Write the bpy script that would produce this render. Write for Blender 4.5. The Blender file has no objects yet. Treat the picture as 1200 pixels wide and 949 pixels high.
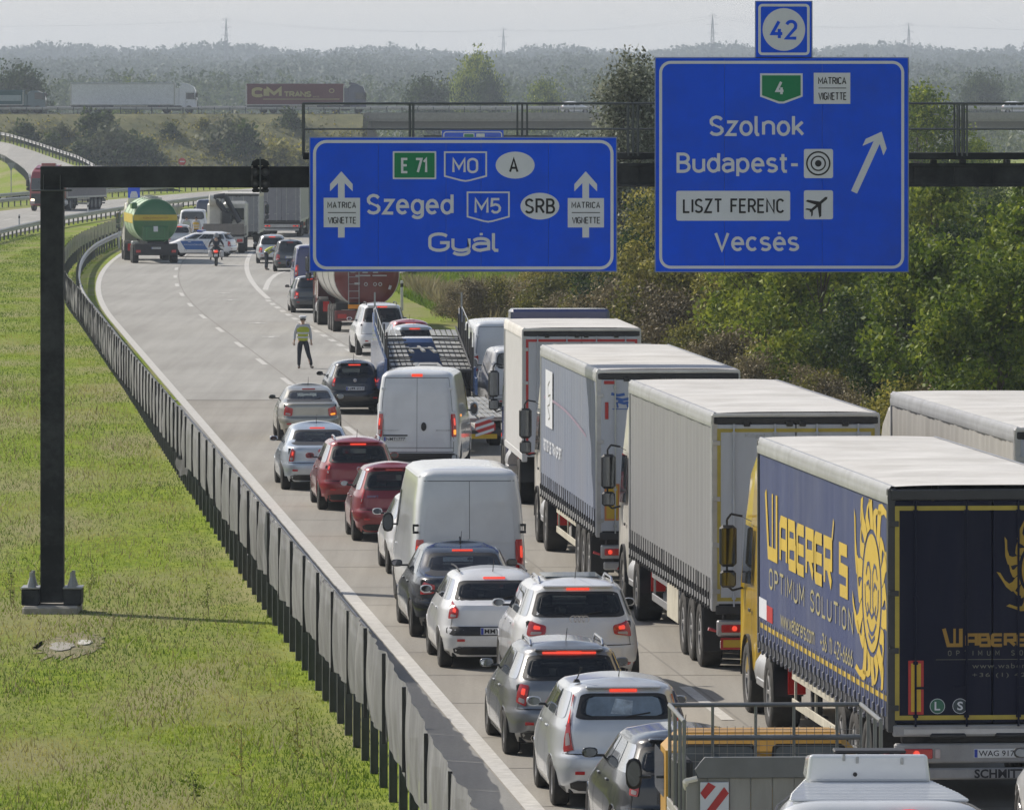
import bpy, math, random
from math import sin, cos, tan, pi, sqrt, atan2, radians, exp
from mathutils import Vector, Matrix
import numpy as np
random.seed(7)
RNG = np.random.default_rng(11)
S = bpy.context.scene
COL = S.collection

# ------------------------------------------------------------ camera, sky, sun, exposure
CAM_H, FPX, HOR = 8.65, 8700.0, 125.0          # eye height, focal length in 1200-px-wide pixels, horizon row
cam = bpy.data.cameras.new('camera')
cam.sensor_width = 36.0
cam.lens = 36.0 * FPX / 1200.0
cam.shift_y = (HOR - 474.5) / 1200.0
cam.clip_start, cam.clip_end = 1.0, 30000.0
camo = bpy.data.objects.new('camera', cam)
camo.location = (0, 0, CAM_H); camo.rotation_euler = (pi / 2, 0, 0)
COL.objects.link(camo); S.camera = camo

SUN_EL, SUN_DIR = radians(40), Vector((-0.80, 0.60))     # the sun stands ahead and to the left
w = bpy.data.worlds.new("World"); S.world = w; w.use_nodes = True
nt = w.node_tree
sky = nt.nodes.new('ShaderNodeTexSky'); sky.sky_type = 'NISHITA'; sky.sun_disc = False
sky.sun_elevation = SUN_EL; sky.sun_rotation = atan2(SUN_DIR.x, SUN_DIR.y)
sky.air_density = 1.0; sky.dust_density = 1.6; sky.ozone_density = 1.0; sky.altitude = 100
bg = nt.nodes['Background']; bg.inputs[1].default_value = 0.10
veil = nt.nodes.new('ShaderNodeMix'); veil.data_type = 'RGBA'; tcw = nt.nodes.new('ShaderNodeTexCoord'); sx_ = nt.nodes.new('ShaderNodeSeparateXYZ'); nt.links.new(tcw.outputs['Generated'], sx_.inputs[0])
vr = nt.nodes.new('ShaderNodeMapRange'); vr.interpolation_type = 'SMOOTHSTEP'; vr.inputs[1].default_value = 0.0; vr.inputs[2].default_value = 0.45; vr.inputs[3].default_value = 0.85; vr.inputs[4].default_value = 0.05
nt.links.new(sx_.outputs[2], vr.inputs[0]); nt.links.new(vr.outputs[0], veil.inputs[0])      # pale haze thickest at the horizon, all the way round
veil.inputs[7].default_value = (8.0, 7.85, 7.8, 1)
nt.links.new(sky.outputs[0], veil.inputs[6]); nt.links.new(veil.outputs[2], bg.inputs[0])
sl = bpy.data.lights.new('sun', 'SUN'); sl.energy = 4.4; sl.angle = radians(0.5); sl.color = (1.0, 0.93, 0.83)
so = bpy.data.objects.new('sun', sl); COL.objects.link(so)
sv = Vector((SUN_DIR.x * cos(SUN_EL), SUN_DIR.y * cos(SUN_EL), sin(SUN_EL))).normalized()
so.rotation_euler = (-sv).to_track_quat('-Z', 'Y').to_euler(); so.location = (-40, 60, 60)
S.view_settings.view_transform = 'Standard'; S.view_settings.look = 'None'
S.view_settings.exposure = 0.1; S.view_settings.gamma = 1.0
cy = S.cycles
cy.use_denoising = True; cy.max_bounces = 6; cy.diffuse_bounces = 2; cy.glossy_bounces = 3
cy.transmission_bounces = 4; cy.transparent_max_bounces = 10; cy.volume_bounces = 0
cy.use_adaptive_sampling = True; cy.adaptive_threshold = 0.02
try: cy.volume_step_rate = 4.0; cy.volume_max_steps = 64
except Exception: pass

# ------------------------------------------------------------ road geometry
def E(d):                     # x of the inner edge of the left white line, d metres ahead
    x = 0.38 - 0.0785 * (d - 91.9)
    if d > 300: x += (d - 300) ** 2 / 4800.0
    return x
def Eh(d):                    # heading of the road there (rotation about z)
    s = -0.0785 + (max(d - 300, 0)) / 2400.0
    return -math.atan(s)
def G(u, v, z=0.0):           # a spot of the place surveyed from the picture: column, row, height above the road
    d = FPX * (CAM_H - z) / (v - HOR)
    return Vector(((u - 600) * d / FPX, d, z))
def GD(u, d, z=0.0): return Vector(((u - 600) * d / FPX, d, z))
def ZD(v, d): return CAM_H - (v - HOR) * d / FPX

# ------------------------------------------------------------ materials
MATS = {}
def srgb(r, g, b):
    f = lambda c: (c / 255 / 12.92) if c <= 10 else ((c / 255 + 0.055) / 1.055) ** 2.4
    return (f(r), f(g), f(b))
def mat(name, col, rough=0.6, metal=0.0, var=0.12, scale=3.0, coat=0.0, emit=None, est=0.0, bump=0.0, bscale=20.0,
        dirt=None, dirt_amt=0.0, stretch=None, spec=0.5, trans=0.0):
    if name in MATS: return MATS[name]
    m = bpy.data.materials.new(name); m.use_nodes = True
    t = m.node_tree; N = t.nodes; Lk = t.links
    b = N['Principled BSDF']
    b.inputs['Roughness'].default_value = rough; b.inputs['Metallic'].default_value = metal
    b.inputs['Coat Weight'].default_value = coat; b.inputs['Coat Roughness'].default_value = 0.08
    b.inputs['Specular IOR Level'].default_value = spec
    tc = N.new('ShaderNodeTexCoord'); mp = N.new('ShaderNodeMapping')
    Lk.new(tc.outputs['Object'], mp.inputs[0])
    if stretch: mp.inputs['Scale'].default_value = stretch
    nz = N.new('ShaderNodeTexNoise'); nz.inputs['Scale'].default_value = scale; nz.inputs['Detail'].default_value = 6
    nz.inputs['Roughness'].default_value = 0.62
    Lk.new(mp.outputs[0], nz.inputs[0])
    mr = N.new('ShaderNodeMapRange'); mr.inputs[1].default_value = 0.3; mr.inputs[2].default_value = 0.7
    mr.inputs[3].default_value = 1 - var; mr.inputs[4].default_value = 1 + var
    Lk.new(nz.outputs[0], mr.inputs[0])
    mx = N.new('ShaderNodeVectorMath'); mx.operation = 'SCALE'; mx.inputs[0].default_value = col[:3]
    Lk.new(mr.outputs[0], mx.inputs['Scale'])
    out = mx.outputs[0]
    if dirt:
        n2 = N.new('ShaderNodeTexNoise'); n2.inputs['Scale'].default_value = scale * 0.6; n2.inputs['Detail'].default_value = 8
        n2.inputs['Roughness'].default_value = 0.7
        Lk.new(mp.outputs[0], n2.inputs[0])
        r2 = N.new('ShaderNodeMapRange'); r2.inputs[1].default_value = 0.45; r2.inputs[2].default_value = 0.75
        r2.inputs[3].default_value = 0; r2.inputs[4].default_value = dirt_amt
        Lk.new(n2.outputs[0], r2.inputs[0])
        mi = N.new('ShaderNodeMix'); mi.data_type = 'RGBA'; mi.inputs[7].default_value = (*dirt[:3], 1)
        Lk.new(r2.outputs[0], mi.inputs[0]); Lk.new(out, mi.inputs[6]); out = mi.outputs[2]
    Lk.new(out, b.inputs['Base Color'])
    if bump:
        n3 = N.new('ShaderNodeTexNoise'); n3.inputs['Scale'].default_value = bscale; n3.inputs['Detail'].default_value = 5
        Lk.new(mp.outputs[0], n3.inputs[0])
        bp = N.new('ShaderNodeBump'); bp.inputs['Strength'].default_value = bump; bp.inputs['Distance'].default_value = 0.02
        Lk.new(n3.outputs[0], bp.inputs['Height']); Lk.new(bp.outputs[0], b.inputs['Normal'])
    if emit:
        b.inputs['Emission Color'].default_value = (*emit, 1); b.inputs['Emission Strength'].default_value = est
    if trans: b.inputs['Transmission Weight'].default_value = trans
    MATS[name] = m
    return m

def paint(name, col, metal=0.0, rough=0.32, coat=1.0):
    return mat(name, col, rough, metal, var=0.05, scale=2.2, coat=coat, dirt=tuple(c * .75 + d for c, d in zip(col, (.028, .025, .02))), dirt_amt=0.35)
BLACK = mat('black_plastic', (0.018, 0.018, 0.02), 0.55)
DARK = mat('dark_underbody', (0.012, 0.012, 0.012), 0.9)
RUB = mat('tyre_rubber', (0.022, 0.021, 0.02), 0.85, var=0.3, scale=8, dirt=(0.10, 0.09, 0.075), dirt_amt=0.35)
RIM = mat('rim_alloy', (0.42, 0.42, 0.43), 0.35, 0.7)
RIMD = mat('rim_steel', (0.25, 0.25, 0.25), 0.5, 0.4, dirt=(0.1, 0.08, 0.06), dirt_amt=0.5)
GLASS = mat('dark_glass', (0.016, 0.02, 0.024), 0.04, spec=0.8, var=0.3, scale=2.5)
GLASSL = mat('tinted_glass', (0.10, 0.125, 0.14), 0.05, spec=0.9, var=0.35, scale=3.0)
def see_glass(name, tint, refl=1.0):
    m = bpy.data.materials.new(name); m.use_nodes = True; N = m.node_tree.nodes; Lk = m.node_tree.links; N.remove(N['Principled BSDF'])
    tr = N.new('ShaderNodeBsdfTransparent'); tr.inputs[0].default_value = (*tint, 1); gl = N.new('ShaderNodeBsdfGlossy'); gl.inputs['Roughness'].default_value = .03
    fr = N.new('ShaderNodeFresnel'); fr.inputs[0].default_value = 1.6; nz = N.new('ShaderNodeTexNoise'); nz.inputs['Scale'].default_value = 3; mr = N.new('ShaderNodeMapRange'); mr.inputs[3].default_value = .7; mr.inputs[4].default_value = 1.5 * refl
    tc = N.new('ShaderNodeTexCoord'); Lk.new(tc.outputs['Object'], nz.inputs[0]); Lk.new(nz.outputs[0], mr.inputs[0]); mu = N.new('ShaderNodeMath'); mu.operation = 'MULTIPLY'; Lk.new(fr.outputs[0], mu.inputs[0]); Lk.new(mr.outputs[0], mu.inputs[1])
    mx = N.new('ShaderNodeMixShader'); Lk.new(mu.outputs[0], mx.inputs[0]); Lk.new(tr.outputs[0], mx.inputs[1]); Lk.new(gl.outputs[0], mx.inputs[2]); Lk.new(mx.outputs[0], N['Material Output'].inputs[0])
    return m
SEEG = see_glass('car_glass_dark', (.30, .33, .34)); SEEL = see_glass('car_glass_pale', (.62, .68, .70), 1.3)
SEAT = mat('seat_cloth', (.035, .035, .038), .9); SHELF = mat('cabin_trim', (.03, .03, .032), .85)
CHROME = mat('chrome', (0.6, 0.6, 0.62), 0.12, 1.0, var=0.02)
MIRRG = mat('mirror_glass', (0.13, 0.145, 0.165), 0.05, 1.0, var=0.02)
LRED = mat('red_lamp', (0.36, 0.010, 0.010), 0.2, coat=1.0, emit=(1, 0.03, 0.02), est=0.03)
LLIT = mat('lit_brake_lamp', (0.6, 0.03, 0.02), 0.2, coat=1.0, emit=(1.0, 0.07, 0.03), est=0.75)
LAMB = mat('lit_amber_lamp', (0.8, 0.25, 0.02), 0.2, coat=1.0, emit=(1.0, 0.35, 0.03), est=1.0)
LCLR = mat('clear_lamp', (0.45, 0.38, 0.37), 0.35)
SEAM = mat('seam_shadow_gap', (0.01, 0.01, 0.01), 0.8)
PLATE = mat('plate_white', (0.62, 0.63, 0.63), 0.45, dirt=(0.2, 0.18, 0.14), dirt_amt=0.4)
PLB = mat('plate_blue', (0.02, 0.05, 0.35), 0.45)
INK = mat('plate_ink', (0.015, 0.015, 0.02), 0.6)
STEEL = mat('galvanised_steel', (0.34, 0.35, 0.35), 0.5, 0.35, var=0.2, dirt=(0.16, 0.14, 0.11), dirt_amt=0.4)
CHAS = mat('chassis_black', (0.025, 0.025, 0.027), 0.7, dirt=(0.11, 0.095, 0.075), dirt_amt=0.4)

# ------------------------------------------------------------ mesh builder
class MB:
    def __init__(s): s.v = []; s.f = []; s.m = []
    def add(s, vs, fs, mi=0):
        o = len(s.v); s.v.extend([tuple(p) for p in vs])
        for f in fs: s.f.append([i + o for i in f]); s.m.append(mi)
        return s
    def box(s, x0, x1, y0, y1, z0, z1, b=0.0, mi=0):
        if x0 > x1: x0, x1 = x1, x0
        if y0 > y1: y0, y1 = y1, y0
        if z0 > z1: z0, z1 = z1, z0
        if b <= 0:
            vs = [(x, y, z) for x in (x0, x1) for y in (y0, y1) for z in (z0, z1)]
            return s.add(vs, [(0, 1, 3, 2), (4, 6, 7, 5), (0, 4, 5, 1), (2, 3, 7, 6), (0, 2, 6, 4), (1, 5, 7, 3)], mi)
        b = min(b, (x1 - x0) * .49, (y1 - y0) * .49, (z1 - z0) * .49)
        lo = (x0, y0, z0); hi = (x1, y1, z1); vs = []; ix = {}
        for sx in (0, 1):
            for sy in (0, 1):
                for sz in (0, 1):
                    sg = (sx, sy, sz)
                    for ax in range(3):
                        p = []
                        for k in range(3):
                            e = hi[k] if sg[k] else lo[k]
                            if k != ax: e += -b if sg[k] else b
                            p.append(e)
                        ix[(sg, ax)] = len(vs); vs.append(p)
        fs = []
        for ax in range(3):
            o1, o2 = [k for k in range(3) if k != ax]
            for sd in (0, 1):
                q = []
                for a_, b_ in ((0, 0), (1, 0), (1, 1), (0, 1)):
                    sg = [0, 0, 0]; sg[ax] = sd; sg[o1] = a_; sg[o2] = b_; q.append(ix[(tuple(sg), ax)])
                if (sd == 1) == (ax == 1): q.reverse()
                fs.append(q)
        for ax in range(3):          # edges along ax
            o1, o2 = [k for k in range(3) if k != ax]
            for a_ in (0, 1):
                for b_ in (0, 1):
                    s0 = [0, 0, 0]; s0[o1] = a_; s0[o2] = b_; s1 = list(s0); s1[ax] = 1
                    s0, s1 = tuple(s0), tuple(s1)
                    fs.append([ix[(s0, o1)], ix[(s1, o1)], ix[(s1, o2)], ix[(s0, o2)]])
        for sx in (0, 1):
            for sy in (0, 1):
                for sz in (0, 1): fs.append([ix[((sx, sy, sz), k)] for k in range(3)])
        return s.add(vs, fs, mi)
    def cyl(s, p0, p1, r, r1=None, n=12, caps=True, mi=0):
        p0, p1 = Vector(p0), Vector(p1); r1 = r if r1 is None else r1
        d = (p1 - p0); 
        if d.length < 1e-9: return s
        d.normalize(); a = Vector((0, 0, 1)) if abs(d.z) < .9 else Vector((1, 0, 0))
        e1 = d.cross(a).normalized(); e2 = d.cross(e1)
        vs = [p0 + (e1 * cos(2 * pi * i / n) + e2 * sin(2 * pi * i / n)) * r for i in range(n)]
        vs += [p1 + (e1 * cos(2 * pi * i / n) + e2 * sin(2 * pi * i / n)) * r1 for i in range(n)]
        fs = [(i, n + i, n + (i + 1) % n, (i + 1) % n) for i in range(n)]
        if caps: fs += [tuple(range(n)), tuple(range(2 * n - 1, n - 1, -1))]
        return s.add(vs, fs, mi)
    def tube(s, pts, r, n=6, mi=0):
        for a, b in zip(pts[:-1], pts[1:]): s.cyl(a, b, r, n=n, mi=mi)
        return s
    def lathe(s, prof, o=(0, 0, 0), ax='x', n=24, mi=0):       # prof: (along axis, radius)
        vs = []
        for a, r in prof:
            for i in range(n):
                c, q = r * cos(2 * pi * i / n), r * sin(2 * pi * i / n)
                p = (a, c, q) if ax == 'x' else ((c, a, q) if ax == 'y' else (c, q, a))
                vs.append((p[0] + o[0], p[1] + o[1], p[2] + o[2]))
        fs = [(k * n + i, k * n + (i + 1) % n, (k + 1) * n + (i + 1) % n, (k + 1) * n + i) for k in range(len(prof) - 1) for i in range(n)]
        return s.add(vs, fs, mi)
    def grid(s, nu, nv, fn, mi=0):
        vs = [fn(i / nu, j / nv) for j in range(nv + 1) for i in range(nu + 1)]
        k = nu + 1
        return s.add(vs, [(j * k + i, j * k + i + 1, (j + 1) * k + i + 1, (j + 1) * k + i) for j in range(nv) for i in range(nu)], mi)
    def prism(s, poly, fa, fb, mi=0):       # poly 2d; fa, fb map to 3d for the two faces
        n = len(poly); vs = [fa(*p) for p in poly] + [fb(*p) for p in poly]
        return s.add(vs, [tuple(range(n)), tuple(range(2 * n - 1, n - 1, -1))] + [(i, (i + 1) % n, n + (i + 1) % n, n + i) for i in range(n)], mi)
    def xf(s, M, start=0):
        for i in range(start, len(s.v)): s.v[i] = tuple(M @ Vector(s.v[i]))
        return s
    def mesh(s, name, mats, smooth=None):
        me = bpy.data.meshes.new(name); me.from_pydata(s.v, [], s.f)
        for m in (mats if isinstance(mats, (list, tuple)) else [mats]): me.materials.append(m)
        if any(s.m): me.polygons.foreach_set('material_index', s.m)
        if smooth:
            me.polygons.foreach_set('use_smooth', [True] * len(me.polygons))
            try: me.set_sharp_from_angle(angle=radians(smooth))
            except Exception: pass
        me.update()
        return me
    def build(s, name, mats, parent=None, smooth=None, loc=None, label=None, recalc=False):
        me = s.mesh(name, mats, smooth)
        if recalc: fixn(me)
        return obj(name, me, parent, loc, label)
def fixn(me, weld=0):
    import bmesh
    b = bmesh.new(); b.from_mesh(me)
    if weld: bmesh.ops.remove_doubles(b, verts=b.verts, dist=weld)
    bmesh.ops.recalc_face_normals(b, faces=b.faces); b.to_mesh(me); b.free()
def obj(name, me, parent=None, loc=None, label=None, rot=None):
    o = bpy.data.objects.new(name, me); COL.objects.link(o)
    if parent is not None: o.parent = parent
    if loc is not None: o.location = loc
    if rot is not None: o.rotation_euler = rot
    if label: o['label'] = label
    return o
def tag(o, label, cat, group=None):
    o['label'] = label; o['category'] = cat
    if group: o['group'] = group
    return o
def thing(name, label, cat, loc=(0, 0, 0), rotz=0.0, group=None):
    o = bpy.data.objects.new(name, None); COL.objects.link(o); o.location = loc; o.rotation_euler = (0, 0, rotz)
    o.empty_display_size = 0.3
    return tag(o, label, cat, group)
def struct(o): o['kind'] = 'structure'; return o
def stuff(o): o['kind'] = 'stuff'; return o
def copy_tree(o, parent=None):
    c = o.copy(); COL.objects.link(c)
    if parent is not None: c.parent = parent
    for ch in list(o.children): copy_tree(ch, c)
    return c

def interp(pts, x):
    if x <= pts[0][0]: return pts[0][1]
    for (x0, y0), (x1, y1) in zip(pts[:-1], pts[1:]):
        if x <= x1: return y0 + (y1 - y0) * (x - x0) / max(x1 - x0, 1e-9)
    return pts[-1][1]
def smooth_interp(pts, x, h=0.035):
    return (interp(pts, x - h) + 2 * interp(pts, x) + interp(pts, x + h) + interp(pts, x - h / 2) * 2 + interp(pts, x + h / 2) * 2) / 8

# ------------------------------------------------------------ lettering
_txt = {}
def glyphs(s, weight=0.0, spacing=1.0):
    k = (s, weight, spacing)
    if k in _txt: return _txt[k]
    c = bpy.data.curves.new('lettering_source', 'FONT'); c.body = s; c.offset = weight; c.space_character = spacing
    c.resolution_u = 3
    o = bpy.data.objects.new('lettering_source', c); COL.objects.link(o)
    dg = bpy.context.evaluated_depsgraph_get(); me = bpy.data.meshes.new_from_object(o.evaluated_get(dg))
    vs = [(v.co.x, v.co.y) for v in me.vertices]; fs = [tuple(p.vertices) for p in me.polygons]
    bpy.data.objects.remove(o); bpy.data.curves.remove(c); bpy.data.meshes.remove(me)
    xs = [p[0] for p in vs] or [0]; ys = [p[1] for p in vs] or [0]
    _txt[k] = (vs, fs, min(xs), max(xs), min(ys), max(ys))
    return _txt[k]
def letter(mb, s, box, fn, weight=0.0, spacing=1.0, mi=0):     # box=(a0,a1,b0,b1) in 2d; fn maps 2d to 3d
    vs, fs, x0, x1, y0, y1 = glyphs(s, weight, spacing)
    a0, a1, b0, b1 = box
    mb.add([fn(a0 + (x - x0) / (x1 - x0) * (a1 - a0), b0 + (y - y0) / (y1 - y0) * (b1 - b0)) for x, y in vs], fs, mi)
def stroke(mb, pts, wd, fn, mi=0, closed=False):              # flat ribbon along a 2d polyline with mitred joints
    n = len(pts); L = []; R = []
    for i in range(n):
        p = Vector(pts[i])
        a = Vector(pts[i - 1]) if (i > 0 or closed) else None
        b = Vector(pts[(i + 1) % n]) if (i < n - 1 or closed) else None
        d1 = (p - a).normalized() if a is not None and (p - a).length > 1e-9 else None
        d2 = (b - p).normalized() if b is not None and (b - p).length > 1e-9 else None
        d1 = d1 or d2; d2 = d2 or d1
        t = (d1 + d2); t = t.normalized() if t.length > 1e-6 else d1
        nrm = Vector((-t.y, t.x)); k = 1 / max(abs(nrm.dot(Vector((-d1.y, d1.x)))), 0.5)
        L.append(p + nrm * wd / 2 * k); R.append(p - nrm * wd / 2 * k)
    vs = [fn(*q) for q in L] + [fn(*q) for q in R]
    rng = range(n) if closed else range(n - 1)
    mb.add(vs, [(i, (i + 1) % n, n + (i + 1) % n, n + i) for i in rng], mi)
def rrect(x0, x1, y0, y1, r, n=5):
    pts = []
    for cx_, cy_, a0 in ((x1 - r, y1 - r, 0), (x0 + r, y1 - r, 90), (x0 + r, y0 + r, 180), (x1 - r, y0 + r, 270)):
        for i in range(n + 1):
            a = radians(a0 + 90 * i / n); pts.append((cx_ + r * cos(a), cy_ + r * sin(a)))
    return pts
# ------------------------------------------------------------ road-sign alphabet: rounded strokes of even weight
def _arc(cx_, cy_, rx, ry, a0, a1, n=7): return [(cx_ + rx * cos(radians(a0 + (a1 - a0) * i / n)), cy_ + ry * sin(radians(a0 + (a1 - a0) * i / n))) for i in range(n + 1)]
def _ell(cx_, cy_, rx, ry): return _arc(cx_, cy_, rx, ry, 90, 450, 16)
def _glyph_table():
    g = {}; x = .72
    g['S'] = (.52, [_arc(.27, .745, .25, .255, 25, 270) + _arc(.25, .245, .27, .245, 90, -155)])
    g['Z'] = (.52, [[(.0, 1), (.5, 1), (.0, 0), (.54, 0)]]); g['L'] = (.44, [[(0, 1), (0, 0), (.44, 0)]]); g['I'] = (.0, [[(0, 0), (0, 1)]])
    g['T'] = (.54, [[(0, 1), (.54, 1)], [(.27, 1), (.27, 0)]]); g['F'] = (.44, [[(0, 0), (0, 1), (.46, 1)], [(0, .52), (.4, .52)]]); g['E'] = (.46, [[(.46, 1), (0, 1), (0, 0), (.46, 0)], [(0, .52), (.41, .52)]])
    g['R'] = (.5, [[(0, 0), (0, 1), (.25, 1)] + _arc(.25, .74, .24, .26, 80, -90) + [(0, .48)], [(.24, .48), (.52, 0)]]); g['B'] = (.5, [[(0, 0), (0, 1), (.24, 1)] + _arc(.24, .76, .22, .24, 80, -90) + [(0, .52)], [(.24, .52)] + _arc(.25, .26, .25, .26, 80, -90) + [(0, 0), (0, .1)]])
    g['N'] = (.54, [[(0, 0), (0, 1), (.54, 0), (.54, 1)]]); g['M'] = (.66, [[(0, 0), (0, 1), (.33, .3), (.66, 1), (.66, 0)]]); g['A'] = (.56, [[(0, 0), (.28, 1), (.56, 0)], [(.09, .3), (.47, .3)]])
    g['V'] = (.56, [[(0, 1), (.28, 0), (.56, 1)]]); g['C'] = (.5, [_arc(.27, .73, .25, .27, 25, 180) + _arc(.27, .27, .25, .27, 180, 335)]); g['G'] = (.54, [_arc(.27, .73, .26, .27, 30, 180) + _arc(.27, .27, .26, .27, 180, 350) + [(.53, .47), (.3, .47)]])
    g['P'] = (.5, [[(0, 0), (0, 1), (.25, 1)] + _arc(.25, .73, .25, .27, 80, -90) + [(0, .46)]]); g['O'] = (.54, [_arc(.27, .73, .26, .27, 0, 180) + _arc(.27, .27, .26, .27, 180, 360) + [(.53, .73)]]); g['0'] = g['O']
    g['U'] = (.54, [[(0, 1)] + _arc(.27, .27, .27, .27, 180, 360) + [(.54, 1)]]); g['W'] = (.8, [[(0, 1), (.2, 0), (.4, .8), (.6, 0), (.8, 1)]]); g['H'] = (.52, [[(0, 0), (0, 1)], [(.52, 0), (.52, 1)], [(0, .52), (.52, .52)]])
    g['D'] = (.52, [[(0, 0), (0, 1), (.2, 1)] + _arc(.22, .7, .3, .3, 80, 0) + _arc(.22, .3, .3, .3, 0, -90) + [(0, 0), (0, .1)]]); g['K'] = (.5, [[(0, 0), (0, 1)], [(.5, 1), (0, .4)], [(.16, .56), (.52, 0)]]); g['X'] = (.5, [[(0, 0), (.5, 1)], [(0, 1), (.5, 0)]]); g['Y'] = (.52, [[(0, 1), (.26, .5), (.52, 1)], [(.26, .5), (.26, 0)]]); g['J'] = (.4, [[(.4, 1)] + _arc(.2, .2, .2, .2, 0, -170)])
    g['4'] = (.52, [[(.36, 1), (0, .27), (.54, .27)], [(.38, .55), (.38, 0)]]); g['2'] = (.5, [_arc(.25, .75, .24, .25, 165, 0) + [(.47, .6), (0, .0), (.52, 0)]]); g['7'] = (.48, [[(0, 1), (.5, 1), (.17, 0)]]); g['1'] = (.22, [[(0, .78), (.2, 1), (.2, 0)]])
    g['5'] = (.5, [[(.46, 1), (.06, 1), (.03, .53)] + _arc(.25, .31, .25, .31, 130, -150)]); g['3'] = (.5, [_arc(.24, .76, .22, .24, 150, -90) + _arc(.24, .26, .26, .26, 80, -150)]); g['6'] = (.5, [[(.4, 1)] + _arc(.25, .3, .25, .3, 165, 525)]); g['8'] = (.5, [_ell(.25, .76, .21, .24), _ell(.25, .27, .25, .27)]); g['9'] = (.5, [_arc(.25, .7, .25, .3, -15, 345) + [(.1, 0)]])
    g['z'] = (.4, [[(0, x), (.4, x), (0, 0), (.42, 0)]]); g['o'] = (.46, [_ell(.23, x / 2, .23, x / 2)]); g['e'] = (.46, [[(.02, .37), (.46, .37)] + _arc(.23, x / 2, .23, x / 2, 5, 315, 12)])
    g['d'] = (.46, [_ell(.23, x / 2, .23, x / 2), [(.46, 1.05), (.46, 0)]]); g['b'] = (.46, [_ell(.23, x / 2, .23, x / 2), [(0, 1.05), (0, 0)]]); g['p'] = (.46, [_ell(.23, x / 2, .23, x / 2), [(0, x), (0, -.28)]])
    g['g'] = (.46, [_ell(.23, x / 2, .23, x / 2), [(.46, x), (.46, -.06)] + _arc(.23, -.06, .23, .2, 0, -160)]); g['y'] = (.46, [[(0, x)] + _arc(.23, .22, .23, .22, 180, 360) + [(.46, x), (.46, -.06)] + _arc(.23, -.06, .23, .2, 0, -160)])
    g['a'] = (.44, [_arc(.21, x - .2, .22, .2, 160, 0) + [(.43, 0)], [(.43, .42), (.2, .42)] + _arc(.19, .21, .19, .21, 90, 270) + [(.43, .1)]]); g['á'] = (.44, g['a'][1] + [[(.22, .92), (.22, 1.06)]]); g['é'] = (.46, g['e'][1] + [[(.23, .92), (.23, 1.06)]])
    g['l'] = (.12, [[(0, 1.05), (0, .12), (.05, 0), (.14, 0)]]); g['n'] = (.44, [[(0, 0), (0, x)], [(0, .5)] + _arc(.22, x - .24, .22, .24, 160, 0) + [(.44, 0)]]); g['k'] = (.42, [[(0, 0), (0, 1.05)], [(.4, x), (.02, .28)], [(.14, .4), (.42, 0)]])
    g['u'] = (.44, [[(0, x)] + _arc(.22, .24, .22, .24, 180, 340), [(.44, x), (.44, 0)]]); g['s'] = (.4, [_arc(.2, x - .18, .19, .18, 30, 270) + _arc(.2, .18, .2, .18, 90, -150)]); g['t'] = (.24, [[(.08, 1.0), (.08, .14), (.14, 0), (.26, 0)], [(-.06, x), (.26, x)]])
    g['V'] = g['V']; g['c'] = (.42, [_arc(.23, x / 2, .23, x / 2, 45, 315, 10)]); g['-'] = (.3, [[(0, .38), (.3, .38)]]); g['.'] = (.0, [[(0, 0), (0, .12)]]); g[' '] = (.3, []); g['w'] = (.6, [[(0, x), (.15, 0), (.3, .6), (.45, 0), (.6, x)]]); g['r'] = (.28, [[(0, 0), (0, x)], [(0, .45)] + _arc(.2, .5, .2, .22, 170, 60)]); g['m'] = (.66, g['n'][1][:1] + [[(0, .5)] + _arc(.16, x - .2, .17, .2, 160, 0) + [(.33, 0)], [(.33, .5)] + _arc(.5, x - .2, .17, .2, 160, 0) + [(.67, 0)]])
    g['+'] = (.4, [[(0, .4), (.4, .4)], [(.2, .6), (.2, .2)]]); g['('] = (.15, [_arc(.3, .5, .28, .6, 130, 230)]); g[')'] = (.15, [_arc(-.15, .5, .28, .6, 50, -50)])
    return g
GLY = _glyph_table()
def lifted_stroke(mb, pts, wd, fn, N_, k=0, mi=0):       # every segment lies a hair above the last, so that crossings never share a plane
    t = MB(); stroke(t, pts, wd, lambda a, b: (a, b, 0)); n = len(pts)
    for i in range(n - 1):
        up = N_ * (.0012 * (k % 4) + .00018 * (i % 7))
        q = [t.v[i], t.v[i + 1], t.v[n + i + 1], t.v[n + i]]
        mb.add([Vector(fn(c[0], c[1])) + up for c in q], [(0, 1, 2, 3)], mi)
def sign_text(mb, s, x0, x1, base, cap, fn, wd=.15, flipv=False, mi=0, gmax=.27, out=(0, -1, 0)):
    """text from x0 to x1 on the baseline, cap height `cap` (same unit as x); stroke weight is a share of the cap height"""
    gl = [GLY[c] for c in s]; W0 = sum(q[0] for q in gl); h = cap * (1 - wd); sg = -1 if flipv else 1
    gap = ((x1 - x0) - wd * cap) / h - W0; gap /= max(len(s) - 1, 1); sx = 1.0
    if gap < wd * 1.35 and len(s) > 1:            # condense the letters when the box is tight
        gap = wd * 1.35; sx = (((x1 - x0) - wd * cap) / h - gap * (len(s) - 1)) / W0
    if gap > gmax and len(s) > 1:                 # widen the letters rather than the gaps
        gap = gmax; sx = (((x1 - x0) - wd * cap) / h - gap * (len(s) - 1)) / W0
    x = x0 + wd * cap / 2; N_ = Vector(out); k = 0
    for w_, st in gl:
        for p in st:
            pts = [(x + q[0] * h * sx, base + sg * (wd * cap / 2 + q[1] * h)) for q in p]
            lifted_stroke(mb, pts, wd * cap, fn, N_, k, mi); k += 1
        x += (w_ * sx + gap) * h
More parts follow.
